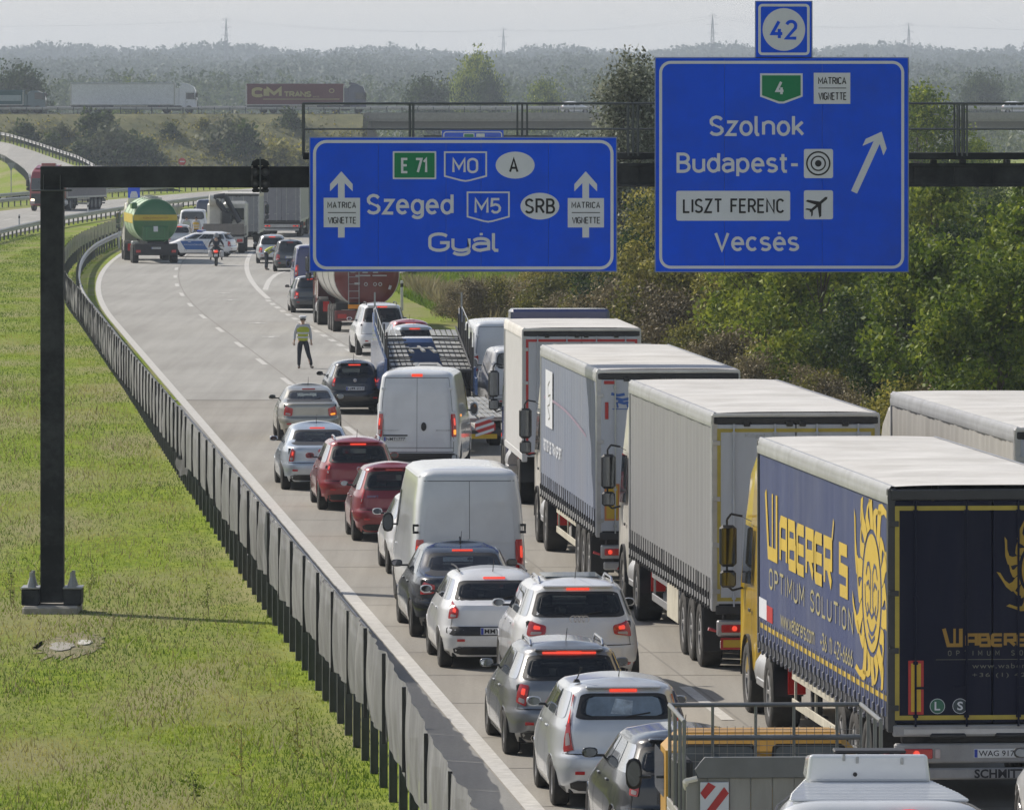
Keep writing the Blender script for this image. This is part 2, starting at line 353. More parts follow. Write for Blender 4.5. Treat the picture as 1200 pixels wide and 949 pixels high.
# ============================================================ GROUND, ROADS
def ground_material():
    m = bpy.data.materials.new('verge_grass_ground'); m.use_nodes = True
    N = m.node_tree.nodes; Lk = m.node_tree.links; b = N['Principled BSDF']; b.inputs['Roughness'].default_value = 0.95
    b.inputs['Specular IOR Level'].default_value = 0.1
    tc = N.new('ShaderNodeTexCoord')
    def noise(sc, det=5, ro=0.6, st=None):
        n = N.new('ShaderNodeTexNoise'); n.inputs['Scale'].default_value = sc; n.inputs['Detail'].default_value = det
        n.inputs['Roughness'].default_value = ro
        if st:
            mp = N.new('ShaderNodeMapping'); mp.inputs['Scale'].default_value = st
            Lk.new(tc.outputs['Object'], mp.inputs[0]); Lk.new(mp.outputs[0], n.inputs[0])
        else: Lk.new(tc.outputs['Object'], n.inputs[0])
        return n
    def ramp(n, stops):
        r = N.new('ShaderNodeValToRGB'); e = r.color_ramp.elements
        e[0].position, e[0].color = stops[0][0], (*stops[0][1], 1); e[1].position, e[1].color = stops[-1][0], (*stops[-1][1], 1)
        for p, c in stops[1:-1]:
            q = e.new(p); q.color = (*c, 1)
        Lk.new(n.outputs[0], r.inputs[0]); return r
    r1 = ramp(noise(6.0, 8, 0.7, (1, .35, 1)), [(0.3, (0.10, 0.16, 0.012)), (0.5, (0.20, 0.27, 0.02)), (0.72, (0.34, 0.38, 0.05))])
    r2 = ramp(noise(0.30, 5, 0.55, (1, .28, 1)), [(0.42, (0.0, 0.0, 0.0)), (0.62, (1, 1, 1))])
    mx = N.new('ShaderNodeMix'); mx.data_type = 'RGBA'; mx.inputs[7].default_value = (0.30, 0.27, 0.14, 1)
    s = N.new('ShaderNodeMath'); s.operation = 'MULTIPLY'; s.inputs[1].default_value = 0.75
    Lk.new(r2.outputs[0], s.inputs[0]); Lk.new(s.outputs[0], mx.inputs[0]); Lk.new(r1.outputs[0], mx.inputs[6])
    Lk.new(mx.outputs[2], b.inputs['Base Color'])
    n3 = noise(22, 6, .7); bp = N.new('ShaderNodeBump'); bp.inputs['Strength'].default_value = 0.8; bp.inputs['Distance'].default_value = 0.06
    Lk.new(n3.outputs[0], bp.inputs['Height']); Lk.new(bp.outputs[0], b.inputs['Normal'])
    MATS['ground'] = m
    return m
GROUND = ground_material()

def ground_z(s, d):                    # s = metres right of the left white line
    low = -0.60 if d < 150 else (-0.60 + 0.50 * min((d - 150) / 80.0, 1))
    if s < -0.9:
        t = min((-0.9 - s) / 0.45, 1); t = t * t * (3 - 2 * t)
        z = -0.03 + (low + 0.03) * t
        if -60 < s < -6.5 and d > 300:
            z = z * max(0, 1 - (-6.5 - s) / 3) - 0.06 if s > -9.5 else -0.06
        return z
    if s > 13.6:
        t = min((s - 13.6) / 2.5, 1)
        return -0.03 - 0.35 * t
    return -0.03
svals = [-900, -500, -300, -150, -90, -60, -50, -42, -36, -30, -25, -21, -18, -15, -12, -10.5, -9.5, -8, -6.5, -5, -4, -3, -2.2, -1.8, -1.35, -1.12, -0.9, -0.4,
         0, 6, 13.6, 14.5, 16.2, 19, 24, 32, 45, 70, 120, 250, 500, 900]
dvals = [-60, 20, 60] + list(range(70, 330, 6)) + list(range(330, 960, 20)) + [980, 1100, 1300, 1600, 2000, 3000, 4500, 6000]
def Eb(d): return E(min(d, 1000))
mb = MB()
vs = [(Eb(d) + s, d, ground_z(s, d)) for d in dvals for s in svals]; k = len(svals)
mb.add(vs, [(j * k + i, j * k + i + 1, (j + 1) * k + i + 1, (j + 1) * k + i) for j in range(len(dvals) - 1) for i in range(k - 1)])
struct(mb.build('ground', GROUND, smooth=60))

def strip(name, mt, s0, s1, d0, d1, z, step=8, kind=True, mb=None, mi=0, th=0.0):
    own = mb is None
    if own: mb = MB()
    n = max(1, int((d1 - d0) / step))
    f0 = s0 if callable(s0) else (lambda d: s0); f1 = s1 if callable(s1) else (lambda d: s1)
    pts = []
    for i in range(n + 1):
        d = d0 + (d1 - d0) * i / n
        pts += [(E(d) + f0(d), d, z), (E(d) + f1(d), d, z)]
    mb.add(pts, [(2 * i, 2 * i + 1, 2 * i + 3, 2 * i + 2) for i in range(n)], mi)
    if own:
        o = mb.build(name, mt)
        return struct(o) if kind else o

def concrete_material(name, c1, c2, joint=5.0):
    m = bpy.data.materials.new(name); m.use_nodes = True
    N = m.node_tree.nodes; Lk = m.node_tree.links; b = N['Principled BSDF']; b.inputs['Roughness'].default_value = 0.85
    b.inputs['Specular IOR Level'].default_value = 0.25
    tc = N.new('ShaderNodeTexCoord'); mp = N.new('ShaderNodeMapping'); mp.inputs['Rotation'].default_value = (0, 0, -0.0785)
    mp.inputs['Scale'].default_value = (1.0, 0.02, 1); Lk.new(tc.outputs['Object'], mp.inputs[0])
    n1 = N.new('ShaderNodeTexNoise'); n1.inputs['Scale'].default_value = 2.4; n1.inputs['Detail'].default_value = 6; n1.inputs['Roughness'].default_value = .6
    Lk.new(mp.outputs[0], n1.inputs[0])
    n2 = N.new('ShaderNodeTexNoise'); n2.inputs['Scale'].default_value = 14; n2.inputs['Detail'].default_value = 6; n2.inputs['Roughness'].default_value = .75
    Lk.new(tc.outputs['Object'], n2.inputs[0])
    mp3 = N.new('ShaderNodeMapping'); mp3.inputs['Scale'].default_value = (1, .3, 1); Lk.new(tc.outputs['Object'], mp3.inputs[0])
    n3 = N.new('ShaderNodeTexNoise'); n3.inputs['Scale'].default_value = .25; n3.inputs['Detail'].default_value = 4; Lk.new(mp3.outputs[0], n3.inputs[0])
    a = N.new('ShaderNodeMath'); a.operation = 'ADD'; a2 = N.new('ShaderNodeMath'); a2.operation = 'ADD'
    Lk.new(n1.outputs[0], a.inputs[0]); Lk.new(n2.outputs[0], a.inputs[1]); Lk.new(a.outputs[0], a2.inputs[0]); Lk.new(n3.outputs[0], a2.inputs[1])
    mr = N.new('ShaderNodeMapRange'); mr.inputs[1].default_value = 1.22; mr.inputs[2].default_value = 1.78; Lk.new(a2.outputs[0], mr.inputs[0])
    mx = N.new('ShaderNodeMix'); mx.data_type = 'RGBA'; mx.inputs[6].default_value = (*c1, 1); mx.inputs[7].default_value = (*c2, 1)
    Lk.new(mr.outputs[0], mx.inputs[0]); Lk.new(mx.outputs[2], b.inputs['Base Color'])
    bp = N.new('ShaderNodeBump'); bp.inputs['Strength'].default_value = .25; bp.inputs['Distance'].default_value = .01
    Lk.new(n2.outputs[0], bp.inputs['Height']); Lk.new(bp.outputs[0], b.inputs['Normal'])
    return m
CONC = concrete_material('road_concrete', (0.285, 0.275, 0.25), (0.385, 0.374, 0.345))
CONC2 = concrete_material('road_concrete_worn', (0.245, 0.228, 0.198), (0.345, 0.325, 0.288))
ASPH = concrete_material('shoulder_asphalt', (0.20, 0.197, 0.185), (0.29, 0.285, 0.27))
MARK = mat('road_marking_white', (0.53, 0.515, 0.48), 0.7, var=0.15, scale=6, dirt=(0.33, 0.31, 0.27), dirt_amt=0.55)
JOINT = mat('joint_sealant', (0.215, 0.20, 0.178), 0.9)
strip('road', CONC2, -0.28, 13.5, -60, 219, 0.0)
strip('road', CONC, -0.28, lambda d: interp([(219, 13.5), (285, 11.2), (1000, 11.2)], d), 219, 1000, 0.0)
strip('hard_shoulder', ASPH, -1.28, -0.281, 30, 215, 0.006)
strip('lane_line', MARK, -0.26, -0.02, 30, 1000, 0.008)
strip('lane_line', MARK, 10.9, 11.1, 60, 370, 0.008)
m = MB()
for kk in range(-11, 40):
    c = 233.7 + 18 * kk
    strip('', None, 3.58, 3.76, c - 3, c + 3, 0.008, step=3, mb=m)
for kk in range(-28, 12):
    c = 269 + 5.6 * kk
    if kk < -10 and kk % 2: continue
    strip('', None, 7.2, 7.42, c - 1.5, c + 1.5, 0.008, step=3, mb=m)
struct(m.build('lane_dashes', MARK))
strip('lane_line', MARK, 7.3, 7.55, 334, 470, 0.009)
m = MB()
def gore(d): return interp([(350, 7.6), (371, 8.25), (384, 8.8), (395, 9.9), (405, 11.3), (430, 15)], d)
strip('', None, gore, lambda d: gore(d) + .26, 350, 430, 0.01, step=4, mb=m)
struct(m.build('gore_line', MARK))
# faint transverse and longitudinal slab joints
m = MB()
for kk in range(0, 70):
    d = 70 + 5.3 * kk + (0.6 if kk % 3 else 0)
    strip('', None, -0.4, 13.4, d, d + 0.05, 0.004, mb=m)
strip('', None, 3.82, 3.86, 60, 700, 0.0045, mb=m); strip('', None, 7.52, 7.56, 60, 340, 0.0045, mb=m)
strip('', None, -0.4, 13.4, 218.6, 219.2, 0.0052, mb=m)
struct(m.build('slab_joints', JOINT))
m = MB()
for u_, v_ in ((270, 351.6), (302, 378.8), (262, 344), (318, 395)):
    p = G(u_, v_); m.box(p.x - .35, p.x + .3, p.y - .3, p.y + .3, 0.005, 0.010); m.box(p.x - .08, p.x + .1, p.y - .9, p.y + .7, 0.005, 0.0095)
struct(m.build('road_studs', MARK))
# exit road, curving off to the right behind the queue
m = MB()
ex = [(345, 8.6, 5), (370, 9.6, 6), (390, 12.5, 6.5), (430, 18.5, 7), (500, 31, 7), (600, 52, 7), (700, 80, 7)]
pts = []
for d, s_, wd in ex: pts += [(E(d) + s_ - wd / 2, d + 2, .003), (E(d) + s_ + wd / 2, d - 2, .003)]
m.add(pts, [(2 * i, 2 * i + 1, 2 * i + 3, 2 * i + 2) for i in range(len(ex) - 1)])
struct(m.build('exit_road', CONC))
# the opposite carriageway and the slip road beyond it
strip('opposite_road', CONC, -22.3, -10.6, 380, 1000, 0.0)
strip('opposite_lane_line', MARK, -11.4, -11.2, 380, 1000, 0.006)
strip('opposite_lane_line', MARK, -21.9, -21.7, 380, 1000, 0.006)
m = MB()
for kk in range(20):
    strip('', None, -16.7, -16.5, 440 + 18 * kk, 446 + 18 * kk, 0.006, step=3, mb=m)
struct(m.build('opposite_lane_dashes', MARK))
strip('side_road', CONC, -37.5, -32.5, 560, 1000, 0.0)
# ramp climbing to the overpass at the far left
rampL = [(36, 228, 705), (31, 208, 745), (22, 199, 775), (8, 190, 805), (-15, 181, 840), (-60, 170, 880), (-120, 160, 915)]
rampR = [(120, 205, 760), (97, 198.5, 780), (75, 190, 805), (45, 179, 835), (12, 168.5, 865), (-30, 160, 895), (-90, 150, 925)]
m = MB(); pts = []; skirt = MB(); sk = []
for (u0, v0, d0), (u1, v1, d1) in zip(rampL, rampR):
    a = Vector(GD(u0, d0, max(ZD(v0, d0), 0.02))); b_ = Vector(GD(u1, d1, max(ZD(v1, d1), 0.02))); pts += [a, b_]
    sk += [a + Vector((-7, -9, -a.z - .5)), a + Vector((-.8, 0, -.06)), b_ + Vector((1.5, 0, -.06)), b_ + Vector((10, 5, -b_.z - .5))]
n = len(rampL)
m.add(pts, [(2 * i, 2 * i + 1, 2 * i + 3, 2 * i + 2) for i in range(n - 1)])
struct(m.build('slip_road', CONC))
skirt.add(sk, [(4 * i + j, 4 * i + j + 1, 4 * i + j + 5, 4 * i + j + 4) for i in range(n - 1) for j in range(3)])
struct(skirt.build('slip_road_bank', GROUND, smooth=60))

# ============================================================ SCREENED SAFETY BARRIER
FAB = mat('screen_fabric', (0.235, 0.235, 0.24), 0.8, var=0.3, scale=2.4, stretch=(1, 1, .35), bump=.35, bscale=6, dirt=(0.12, .12, .12), dirt_amt=.5)
_t = FAB.node_tree; _b = _t.nodes['Principled BSDF']; _tr = _t.nodes.new('ShaderNodeBsdfTransparent'); _mx = _t.nodes.new('ShaderNodeMixShader'); _mx.inputs[0].default_value = .30   # open weave
_tr.inputs[0].default_value = (.9, .9, .92, 1)
_t.links.new(_b.outputs[0], _mx.inputs[1]); _t.links.new(_tr.outputs[0], _mx.inputs[2]); _t.links.new(_mx.outputs[0], _t.nodes['Material Output'].inputs[0])
POST = mat('barrier_post_steel', (0.085, 0.095, 0.10), 0.6, 0.2, var=.25, dirt=(0.14, 0.12, 0.1), dirt_amt=.4)
RAILM = mat('rail_galvanised', (0.36, 0.365, 0.37), 0.5, 0.3, var=.18, dirt=(0.2, .18, .15), dirt_amt=.4)
SB = thing('screened_barrier', 'long steel safety barrier hung with dark fabric screens along the left road edge', 'barrier', (E(100) - 1.6, 100, 0))
O = Vector(SB.location)
def bar_s(d): return interp([(60, -1.42), (160, -1.42), (240, -1.55), (300, -1.5), (350, -1.8), (430, -2.2), (600, -2.2)], d)
def bar_top(d): return interp([(84, .86), (92, 1.08), (96, 1.34), (104, 1.38), (600, 1.38)], d)
pm = MB().box(-.055, .055, -.008, .008, 0, 1, 0).box(-.055, -.043, -.05, .05, 0, 1).box(.043, .055, -.05, .05, 0, 1).mesh('post', POST)
pole = MB().box(-.025, .025, -.03, .03, 0, 1).mesh('screen_pole', BLACK)
gp = MB().box(-.05, .05, -.06, .06, 0, 1).mesh('rail_post', POST)
d = 82.0; stations = []
while d < 560:
    stations.append(d); d += 4.2 if d < 172 else (2.75 if d < 330 else 5.0)
def bz(d): return ground_z(bar_s(d) - .1, d) - .35
for i, d in enumerate(stations):
    h = Eh(d); x = E(d) + bar_s(d); zt = bar_top(d) + random.uniform(-.03, .03)
    base = bz(d)
    o = obj('post', pm, SB, (x - O.x, d - O.y, base), rot=(0, 0, h)); o.scale = (1, 1, .62 - base)
    o = obj('screen_pole', pole, SB, (x - .125 - O.x, d - O.y - .04, .18), rot=(0, 0, h)); o.scale = (1, 1, zt + .04 - .2)
    if d < 330 and i < len(stations) - 1:
        dm = (d + stations[i + 1]) / 2; bm = bz(dm)
        o = obj('post', pm, SB, (E(dm) + bar_s(dm) - O.x, dm - O.y, bm), rot=(0, 0, h)); o.scale = (1, 1, .5 - bm)
    if 100 < d < 330:
        for q in ((.5,) if d > 172 else (0, .5)):
            dd = d + 4.2 * q + .6
            o = obj('rail_post', gp, SB, (E(dd) + bar_s(dd) + .16 - O.x, dd - O.y, base + .1), rot=(0, 0, h)); o.scale = (1, 1, .62 - base)
    if i < len(stations) - 1:
        d2 = stations[i + 1]; x2 = E(d2) + bar_s(d2); zt2 = bar_top(d2)
        drop = 1.18 if d < 320 else 1.05
        ph = random.uniform(0, 6); fl = random.uniform(.5, 1.3); sag = random.uniform(.01, .05)
        if d > 330: fl *= .4
        nn = 20 if d < 150 else 6
        def fn(a, b_, d=d, d2=d2, x=x, x2=x2, zt=zt, zt2=zt2, drop=drop, ph=ph, fl=fl, sag=sag):
            dd = d + (d2 - d) * (.012 + .976 * a)
            top = zt + (zt2 - zt) * a - sag * sin(pi * a); bot = zt - drop + (zt2 - zt) * a + .04 * sin(3 * a + ph)
            z = bot + (top - bot) * b_
            xx = x + (x2 - x) * a - .085 + .030 * fl * sin(ph + 9 * a + 2 * b_) + .018 * fl * sin(23 * a + 5 * b_ + ph) - .03 * sin(pi * b_)
            return (xx - O.x, dd - O.y, z)
        MB().grid(nn, max(3, nn // 2), fn).build('screen_panel', FAB, SB, smooth=180)
# the steel beam behind the screens, seen from the road side on the far bend
def wbeam(mb, path, top=.78, flip=1):
    prof = [(0, 0), (.04, -.03), (.08, -.06), (.08, -.11), (.02, -.15), (.02, -.18), (.08, -.22), (.08, -.27), (.04, -.30), (0, -.33)]
    k = len(prof); vs = []
    for i, p in enumerate(path):
        a = Vector(path[max(i - 1, 0)]); b_ = Vector(path[min(i + 1, len(path) - 1)]); t = (b_ - a); t.z = 0; t.normalize()
        nr = Vector((t.y, -t.x, 0)) * flip
        for q, z in prof: vs.append(Vector(p) + nr * q + Vector((0, 0, top + z)))
    mb.add(vs, [(i * k + j, i * k + j + 1, (i + 1) * k + j + 1, (i + 1) * k + j) for i in range(len(path) - 1) for j in range(k - 1)])
def guardrail(label, path, postz=-0.3, spacing=4.0, top=.78, flip=1, postmax=300):
    o = Vector(path[0]); r = thing('guardrail', label, 'guardrail', o)
    P_ = [Vector(p) - o for p in path]
    mb = MB(); wbeam(mb, P_, top, flip); mb.build('rail', RAILM, r, smooth=40)
    acc = 0; cnt = 0; nxt = 0
    for a, b_ in zip(P_[:-1], P_[1:]):
        L = (b_ - a).length
        while nxt <= acc + L and cnt < postmax:
            p = a + (b_ - a) * ((nxt - acc) / L)
            q = obj('rail_post', gp, r, (p.x - .06 * flip, p.y, p.z + postz)); q.scale = (1.1, 1.5, top - .02 - postz); cnt += 1
            nxt += spacing
        acc += L
    return r
MB_ = MB(); wbeam(MB_, [(E(d) + bar_s(d) + .42 + interp([(300, 0), (360, .35), (600, .35)], d) - O.x, d - O.y, 0) for d in range(112, 560, 6)]); MB_.build('rail', RAILM, SB, smooth=40)
for d in range(330, 470, 4): 
    o = obj('rail_post', gp, SB, (E(d) + bar_s(d) + .68 - O.x, d - O.y, -.1)); o.scale = (1, 1, .8)
# dark loose end of fabric hanging below one panel
p = G(226, 545, .2)
m = MB(); m.grid(8, 6, lambda a, b_: (p.x - .15 - .38 * a + .03 * sin(9 * a + 4 * b_) - O.x, p.y + 3.2 * a - O.y, -.1 + .5 * b_ * (1 - .4 * a) + .05 * sin(8 * a)))
m.build('loose_screen', mat('loose_net', (.06, .06, .065), .9), SB, smooth=180)

guardrail('guardrail on the near edge of the opposite carriageway, left of the green tanker', [(E(d) - 9.7, d, -.05) for d in range(440, 720, 8)])
guardrail('guardrail with grass in front along the far edge of the opposite carriageway', [(E(d) - 25.3, d, -.05) for d in range(560, 900, 10)])
guardrail('guardrail on the far edge of the narrow side road at left', [(E(d) - 30.5, d, -.05) for d in range(620, 900, 10)])
guardrail('guardrail curving up the outer edge of the climbing slip road', [GD(u_ , d_ + 3, max(ZD(v_, d_), .02)) for u_, v_, d_ in [(110, 203, 770), (101, 198, 778), (90, 192.5, 790), (75, 187.5, 805), (45, 177, 835), (12, 166.5, 865), (-30, 158, 895)]], top=.95)
guardrail('guardrail with dark posts on the inner edge of the slip road', [GD(u_, d_, max(ZD(v_, d_), .02)) for u_, v_, d_ in [(36, 226, 708), (33, 212, 735), (29, 207, 748), (20, 200, 775), (6, 191, 805), (-15, 182, 840)]], spacing=3.0)
# delineator posts
def delineator(label, p, h=1.0):
    r = thing('delineator_post', label, 'delineator', p, group='delineator posts beside the road')
    MB().box(-.06, .06, -.04, .04, -.15, h, .02).build('post', mat('delineator_white', (.6, .6, .58), .5), r)
    MB().box(-.062, .062, -.042, .042, h - .30, h - .1, .02).build('band', BLACK, r)
delineator('white delineator post on the grass right of the red tanker', G(471, 366, -.1), 1.35)
delineator('delineator post in front of the opposite carriageway, left of the gantry post', GD(22.5, 530), .95)
delineator('delineator post on the opposite carriageway edge, right of the red truck', GD(103, 590), .95)
delineator('white delineator post at the bend of the screened barrier by the green tanker', GD(139.5, 455), 1.3)
# ============================================================ GANTRY AND SIGNS
GS = mat('gantry_dark_paint', (0.011, 0.013, 0.015), 0.7, spec=.2, var=.35, scale=1.2, dirt=(0.13, 0.135, 0.14), dirt_amt=.5)
GS2 = mat('gantry_rail_paint', (0.07, 0.08, 0.085), 0.5, 0.2, var=.2, dirt=(0.15, .15, .15), dirt_amt=.3)
CONP = mat('footing_concrete', (0.33, 0.31, 0.27), 0.9, var=.2, scale=5, bump=.4, dirt=(.14, .12, .09), dirt_amt=.6)
GD_ = 136.0; K = GD_ / FPX
def gx(u, d=GD_): return (u - 600) * d / FPX
def gz(v, d=GD_): return CAM_H - (v - HOR) * d / FPX
GR = thing('sign_gantry', 'dark steel sign gantry with walkway railing, its post standing on the grass', 'gantry', (gx(61.5), GD_, -.5))
go = Vector(GR.location)
def gb(x0, x1, y0, y1, z0, z1, b=.01): return (x0 - go.x, x1 - go.x, y0, y1, z0 - go.z, z1 - go.z, b)
MB().box(*gb(gx(48), gx(75), -.2, .2, -.42, 7.2)).build('post', GS, GR, recalc=True)
RP = 11.0
MB().box(*gb(RP - .21, RP + .21, -.2, .2, -.42, 7.2)).build('post', GS, GR, recalc=True)
MB().box(*gb(gx(48), gx(362), -.19, .19, gz(220), gz(195))).build('beam', GS, GR, recalc=True)
bm_ = MB().box(*gb(gx(362) + .003, RP + .3, -.17, .19, gz(217), gz(193)))
bm_.box(*gb(gx(362) + .003, RP + .3, -.2, .2, gz(195.5), gz(191.5))); bm_.box(*gb(gx(362) + .003, RP + .3, -.2, .2, gz(219), gz(215)))
for u in range(380, 1300, 46): bm_.box(*gb(gx(u), gx(u) + .03, -.2, -.17, gz(215), gz(195.5)))
bm_.build('beam', GS, GR, recalc=True)
for x in (gx(61.5), RP):
    pl = MB().box(*gb(x - .37, x + .37, -.24, .24, 7.10, 7.13))
    pl.box(*gb(x - .16, x - .15, -.26, -.2, 7.13, 7.4, 0)); pl.box(*gb(x + .15, x + .16, -.26, -.2, 7.13, 7.4, 0)); pl.build('flange_plate', GS2, GR)
    MB().box(*gb(x - .52, x + .52, -.62, .62, -.8, -.46, .04)).build('footing', CONP, GR)
    for sx in (-1, 1):
        MB().box(*gb(x + sx * .385 - .165, x + sx * .385 + .165, -.35, .35, -.46, -.16, .02)).build('base_bracket', GS, GR)
        MB().box(*gb(x + sx * .385 - .175, x + sx * .385 + .175, -.37, .37, -.16, -.13, .008)).build('bracket_plate', STEEL, GR)
        for sy in (-.26, .26):
            m = MB(); cx_, cy_ = x + sx * .37 - go.x, sy
            m.cyl((cx_, cy_, -.13 - go.z), (cx_, cy_, .06 - go.z), .09, .03, n=8); m.cyl((cx_, cy_, .06 - go.z), (cx_, cy_, .14 - go.z), .04, n=6)
            m.build('anchor_cap', STEEL, GR, smooth=30)
# walkway and railing
wk = MB().box(*gb(gx(355), RP, -.12, .75, gz(187), gz(179)))
wk.build('walkway', GS, GR, recalc=True)
for u in [430, 522, 612, 700, 790, 880, 967, 1040, 1058, 1094, 1128, 1180]:
    MB().box(*gb(gx(u) - .05, gx(u) + .05, -.25, .3, gz(192), gz(187) - .003, .01)).build('walkway_bracket', GS, GR)
for yy in (-.11, .74):
    r = MB()
    for v in (121.5, 151.5): r.cyl((gx(355) - go.x, yy, gz(v) - go.z), (RP - go.x, yy, gz(v) - go.z), .022 if v < 130 else .016, n=8)
    r.build('handrail', GS2, GR, smooth=40)
    for u in [355, 480, 484, 612, 742, 873, 1000, 1127, 1257]:
        for k_ in ((-5, 0, 5) if u not in (355, 480, 484) else (0,)):
            MB().cyl((gx(u + k_ * 1.15) - go.x, yy, gz(183) - go.z), (gx(u + k_ * 1.15) - go.x, yy, gz(121) - go.z), .02, n=6).build('railing_post', GS2, GR, smooth=40)

SBLUE = mat('sign_blue_sheeting', srgb(0, 80, 222), 0.6, var=.08, scale=1.3, spec=.15, bump=.1, bscale=5, dirt=(0.03, .06, .2), dirt_amt=.3)
SBLUE2 = mat('sign_edge_metal', (0.20, 0.25, 0.36), 0.5, .3)
SWHITE = mat('sign_white_sheeting', (0.60, 0.62, 0.66), 0.55, var=.04, spec=.3)
SGREEN = mat('sign_green_sheeting', srgb(0, 118, 74), 0.55, var=.05, spec=.3)
SINK = mat('sign_black_print', (0.012, 0.012, 0.014), 0.6, spec=.3)

class Sign:
    """flat sign face; 2-d coordinates are surveyed columns and rows of the picture at the sign's distance"""
    def __init__(s, name, label, rect, d, depth=.05, r=.0, border=None, seams=(), n_panels=True):
        s.d = d; u0, u1, v0, v1 = rect; s.u0 = u0
        s.root = thing(name, label, 'road sign', (gx((u0 + u1) / 2, d), d, gz(v1, d))); s.o = Vector(s.root.location)
        x0, x1, z0, z1 = gx(u0, d), gx(u1, d), gz(v1, d), gz(v0, d)
        # face made of the separate sheets one can see, each a plank with its own edge
        cuts = [u0] + list(seams) + [u1]
        for a, b in zip(cuts[:-1], cuts[1:]):
            MB().box(gx(a, d) + .002 - s.o.x, gx(b, d) - .002 - s.o.x, 0, .03, z0 - s.o.z, z1 - s.o.z, .003).build('sheet', SBLUE, s.root, recalc=True)
        fr = MB()
        fr.box(x0 - .02 - s.o.x, x1 + .02 - s.o.x, .031, .05, z0 - .02 - s.o.z, z1 + .02 - s.o.z, .004)
        for q in range(3):
            z = z0 + (z1 - z0) * (.2 + .3 * q); fr.box(x0 + .1 - s.o.x, x1 - .1 - s.o.x, .05, .11, z - s.o.z, z + .06 - s.o.z)
        fr.build('backing_frame', SBLUE2, s.root, recalc=True)
        if border:
            bu0, bu1, bv0, bv1, wd, rr = border
            m = MB(); stroke(m, rrect(bu0 + wd / 2, bu1 - wd / 2, bv0 + wd / 2, bv1 - wd / 2, rr, 7), wd, s.f(.003), closed=True)
            m.build('border', SWHITE, s.root)
    def f(s, lift):
        return lambda u, v: (gx(u, s.d) - s.o.x, -lift, gz(v, s.d) - s.o.z)
    def text(s, t, box, m, lift=.006, wgt=.0, sp=1.0, name='lettering'):
        b = MB(); u0, u1, v0, v1 = box; letter(b, t, (u0, u1, v1, v0), s.f(lift), wgt, sp); return b.build(name, m, s.root)
    def rt(s, t, u0, u1, base, cap, m, lift=.009, wd=.15):
        b = MB(); sign_text(b, t, u0, u1, base, cap, s.f(lift), wd, True); return b.build('lettering', m, s.root)
    def poly(s, pts, m, lift=.004, name='plate', th=None):
        b = MB(); f = s.f(lift); b.add([f(*p) for p in pts], [tuple(range(len(pts)))]); return b.build(name, m, s.root)
    def line(s, pts, wd, m, lift=.006, closed=False, name='line'):
        b = MB(); stroke(b, pts, wd, s.f(lift), closed=closed); return b.build(name, m, s.root)
    def ring(s, c, r, wd, m, lift=.006, n=32, name='ring'):
        return s.line([(c[0] + r * cos(2 * pi * i / n), c[1] + r * sin(2 * pi * i / n)) for i in range(n)], wd, m, lift, True, name)
def ell(cx_, cy_, a, b, n=32): return [(cx_ + a * cos(2 * pi * i / n), cy_ + b * sin(2 * pi * i / n)) for i in range(n)]

# custom road-sign strokes are close to the built-in face: narrow, even weight
L1 = Sign('direction_sign', 'wide blue motorway sign lettered Szeged and Gyál with two upright arrows', (363.5, 722, 162, 317.5), 135.7,
          border=(366.8, 719, 164.3, 316, 3.6, 14), seams=(443.3, 522.7, 563.7, 642.7))
a_ = 0.0
def plate_vignette(S_, box, t1, t2, ly):
    S_.poly([(box[0], box[3]), (box[1], box[3]), (box[1], box[2]), (box[0], box[2])], SWHITE, .006)
    S_.rt('MATRICA', t1[0], t1[1], t1[3], t1[3] - t1[2], SINK, .009, .14); S_.rt('VIGNETTE', t2[0], t2[1], t2[3], t2[3] - t2[2], SINK, .009, .13)
    S_.line([(t1[0] + .5, ly), (t1[1] - .2, ly)], .9, SINK, .009)
def up_arrow(S_, cx_, tip, ystem0, ystem1, wing, ws, stem=7.8):
    pts = [(cx_, tip), (cx_ + wing, tip + 15), (cx_ + wing, tip + 23.5), (cx_ + stem / 2, tip + 13.8), (cx_ + stem / 2, ystem1), (cx_ - stem / 2, ystem1), (cx_ - stem / 2, tip + 13.8), (cx_ - wing, tip + 23.5), (cx_ - wing, tip + 15)]
    b = MB(); f = S_.f(.004)
    b.add([f(*p) for p in pts], [(0, 1, 2, 3), (0, 3, 6), (0, 6, 7, 8), (3, 4, 5, 6)]); b.build('arrow', SWHITE, S_.root)
for cu, pb in ((400, (379.3, 422, 232, 266.5)), (686.4, (665.3, 707.8, 232.3, 266.7))):
    up_arrow(L1, cu, 201, 0, 278.5, 13.3, 8)
    dx = pb[0] - 379.3
    plate_vignette(L1, pb, (383.7 + dx, 417.3 + dx, 236.7, 244.3), (384.3 + dx, 417.5 + dx, 254.4, 262.3), 249.3)
L1.poly(rrect(460.3, 511.2, 177.5, 210.2, .5, 1), SWHITE, .004); L1.poly(rrect(462.2, 509.3, 179.3, 208.4, .5, 1), SGREEN, .006)
L1.rt('E 71', 470, 501, 203.3, 18.1, SWHITE)
def shield(S_, u0, u1, v0, vs_, vt, wd, m=SWHITE, lift=.004):
    S_.line([(u0, v0), (u1, v0), (u1, vs_), ((u0 + u1) / 2 + (u1 - u0) * .1, vt - .7), ((u0 + u1) / 2, vt), ((u0 + u1) / 2 - (u1 - u0) * .1, vt - .7), (u0, vs_)], wd, m, lift, True, 'shield')
shield(L1, 521.2, 569.8, 178.6, 206.5, 212.3, 1.9); L1.rt('M0', 530, 560.6, 203.3, 18.1, SWHITE)
shield(L1, 547.9, 596.4, 225.6, 254, 260, 1.9); L1.rt('M5', 556, 587.4, 250.7, 18.5, SWHITE)
L1.poly(ell(603.7, 193.8, 22.9, 15.8), SWHITE, .004); L1.rt('A', 596.5, 611.5, 202.8, 17.8, SINK, wd=.14)
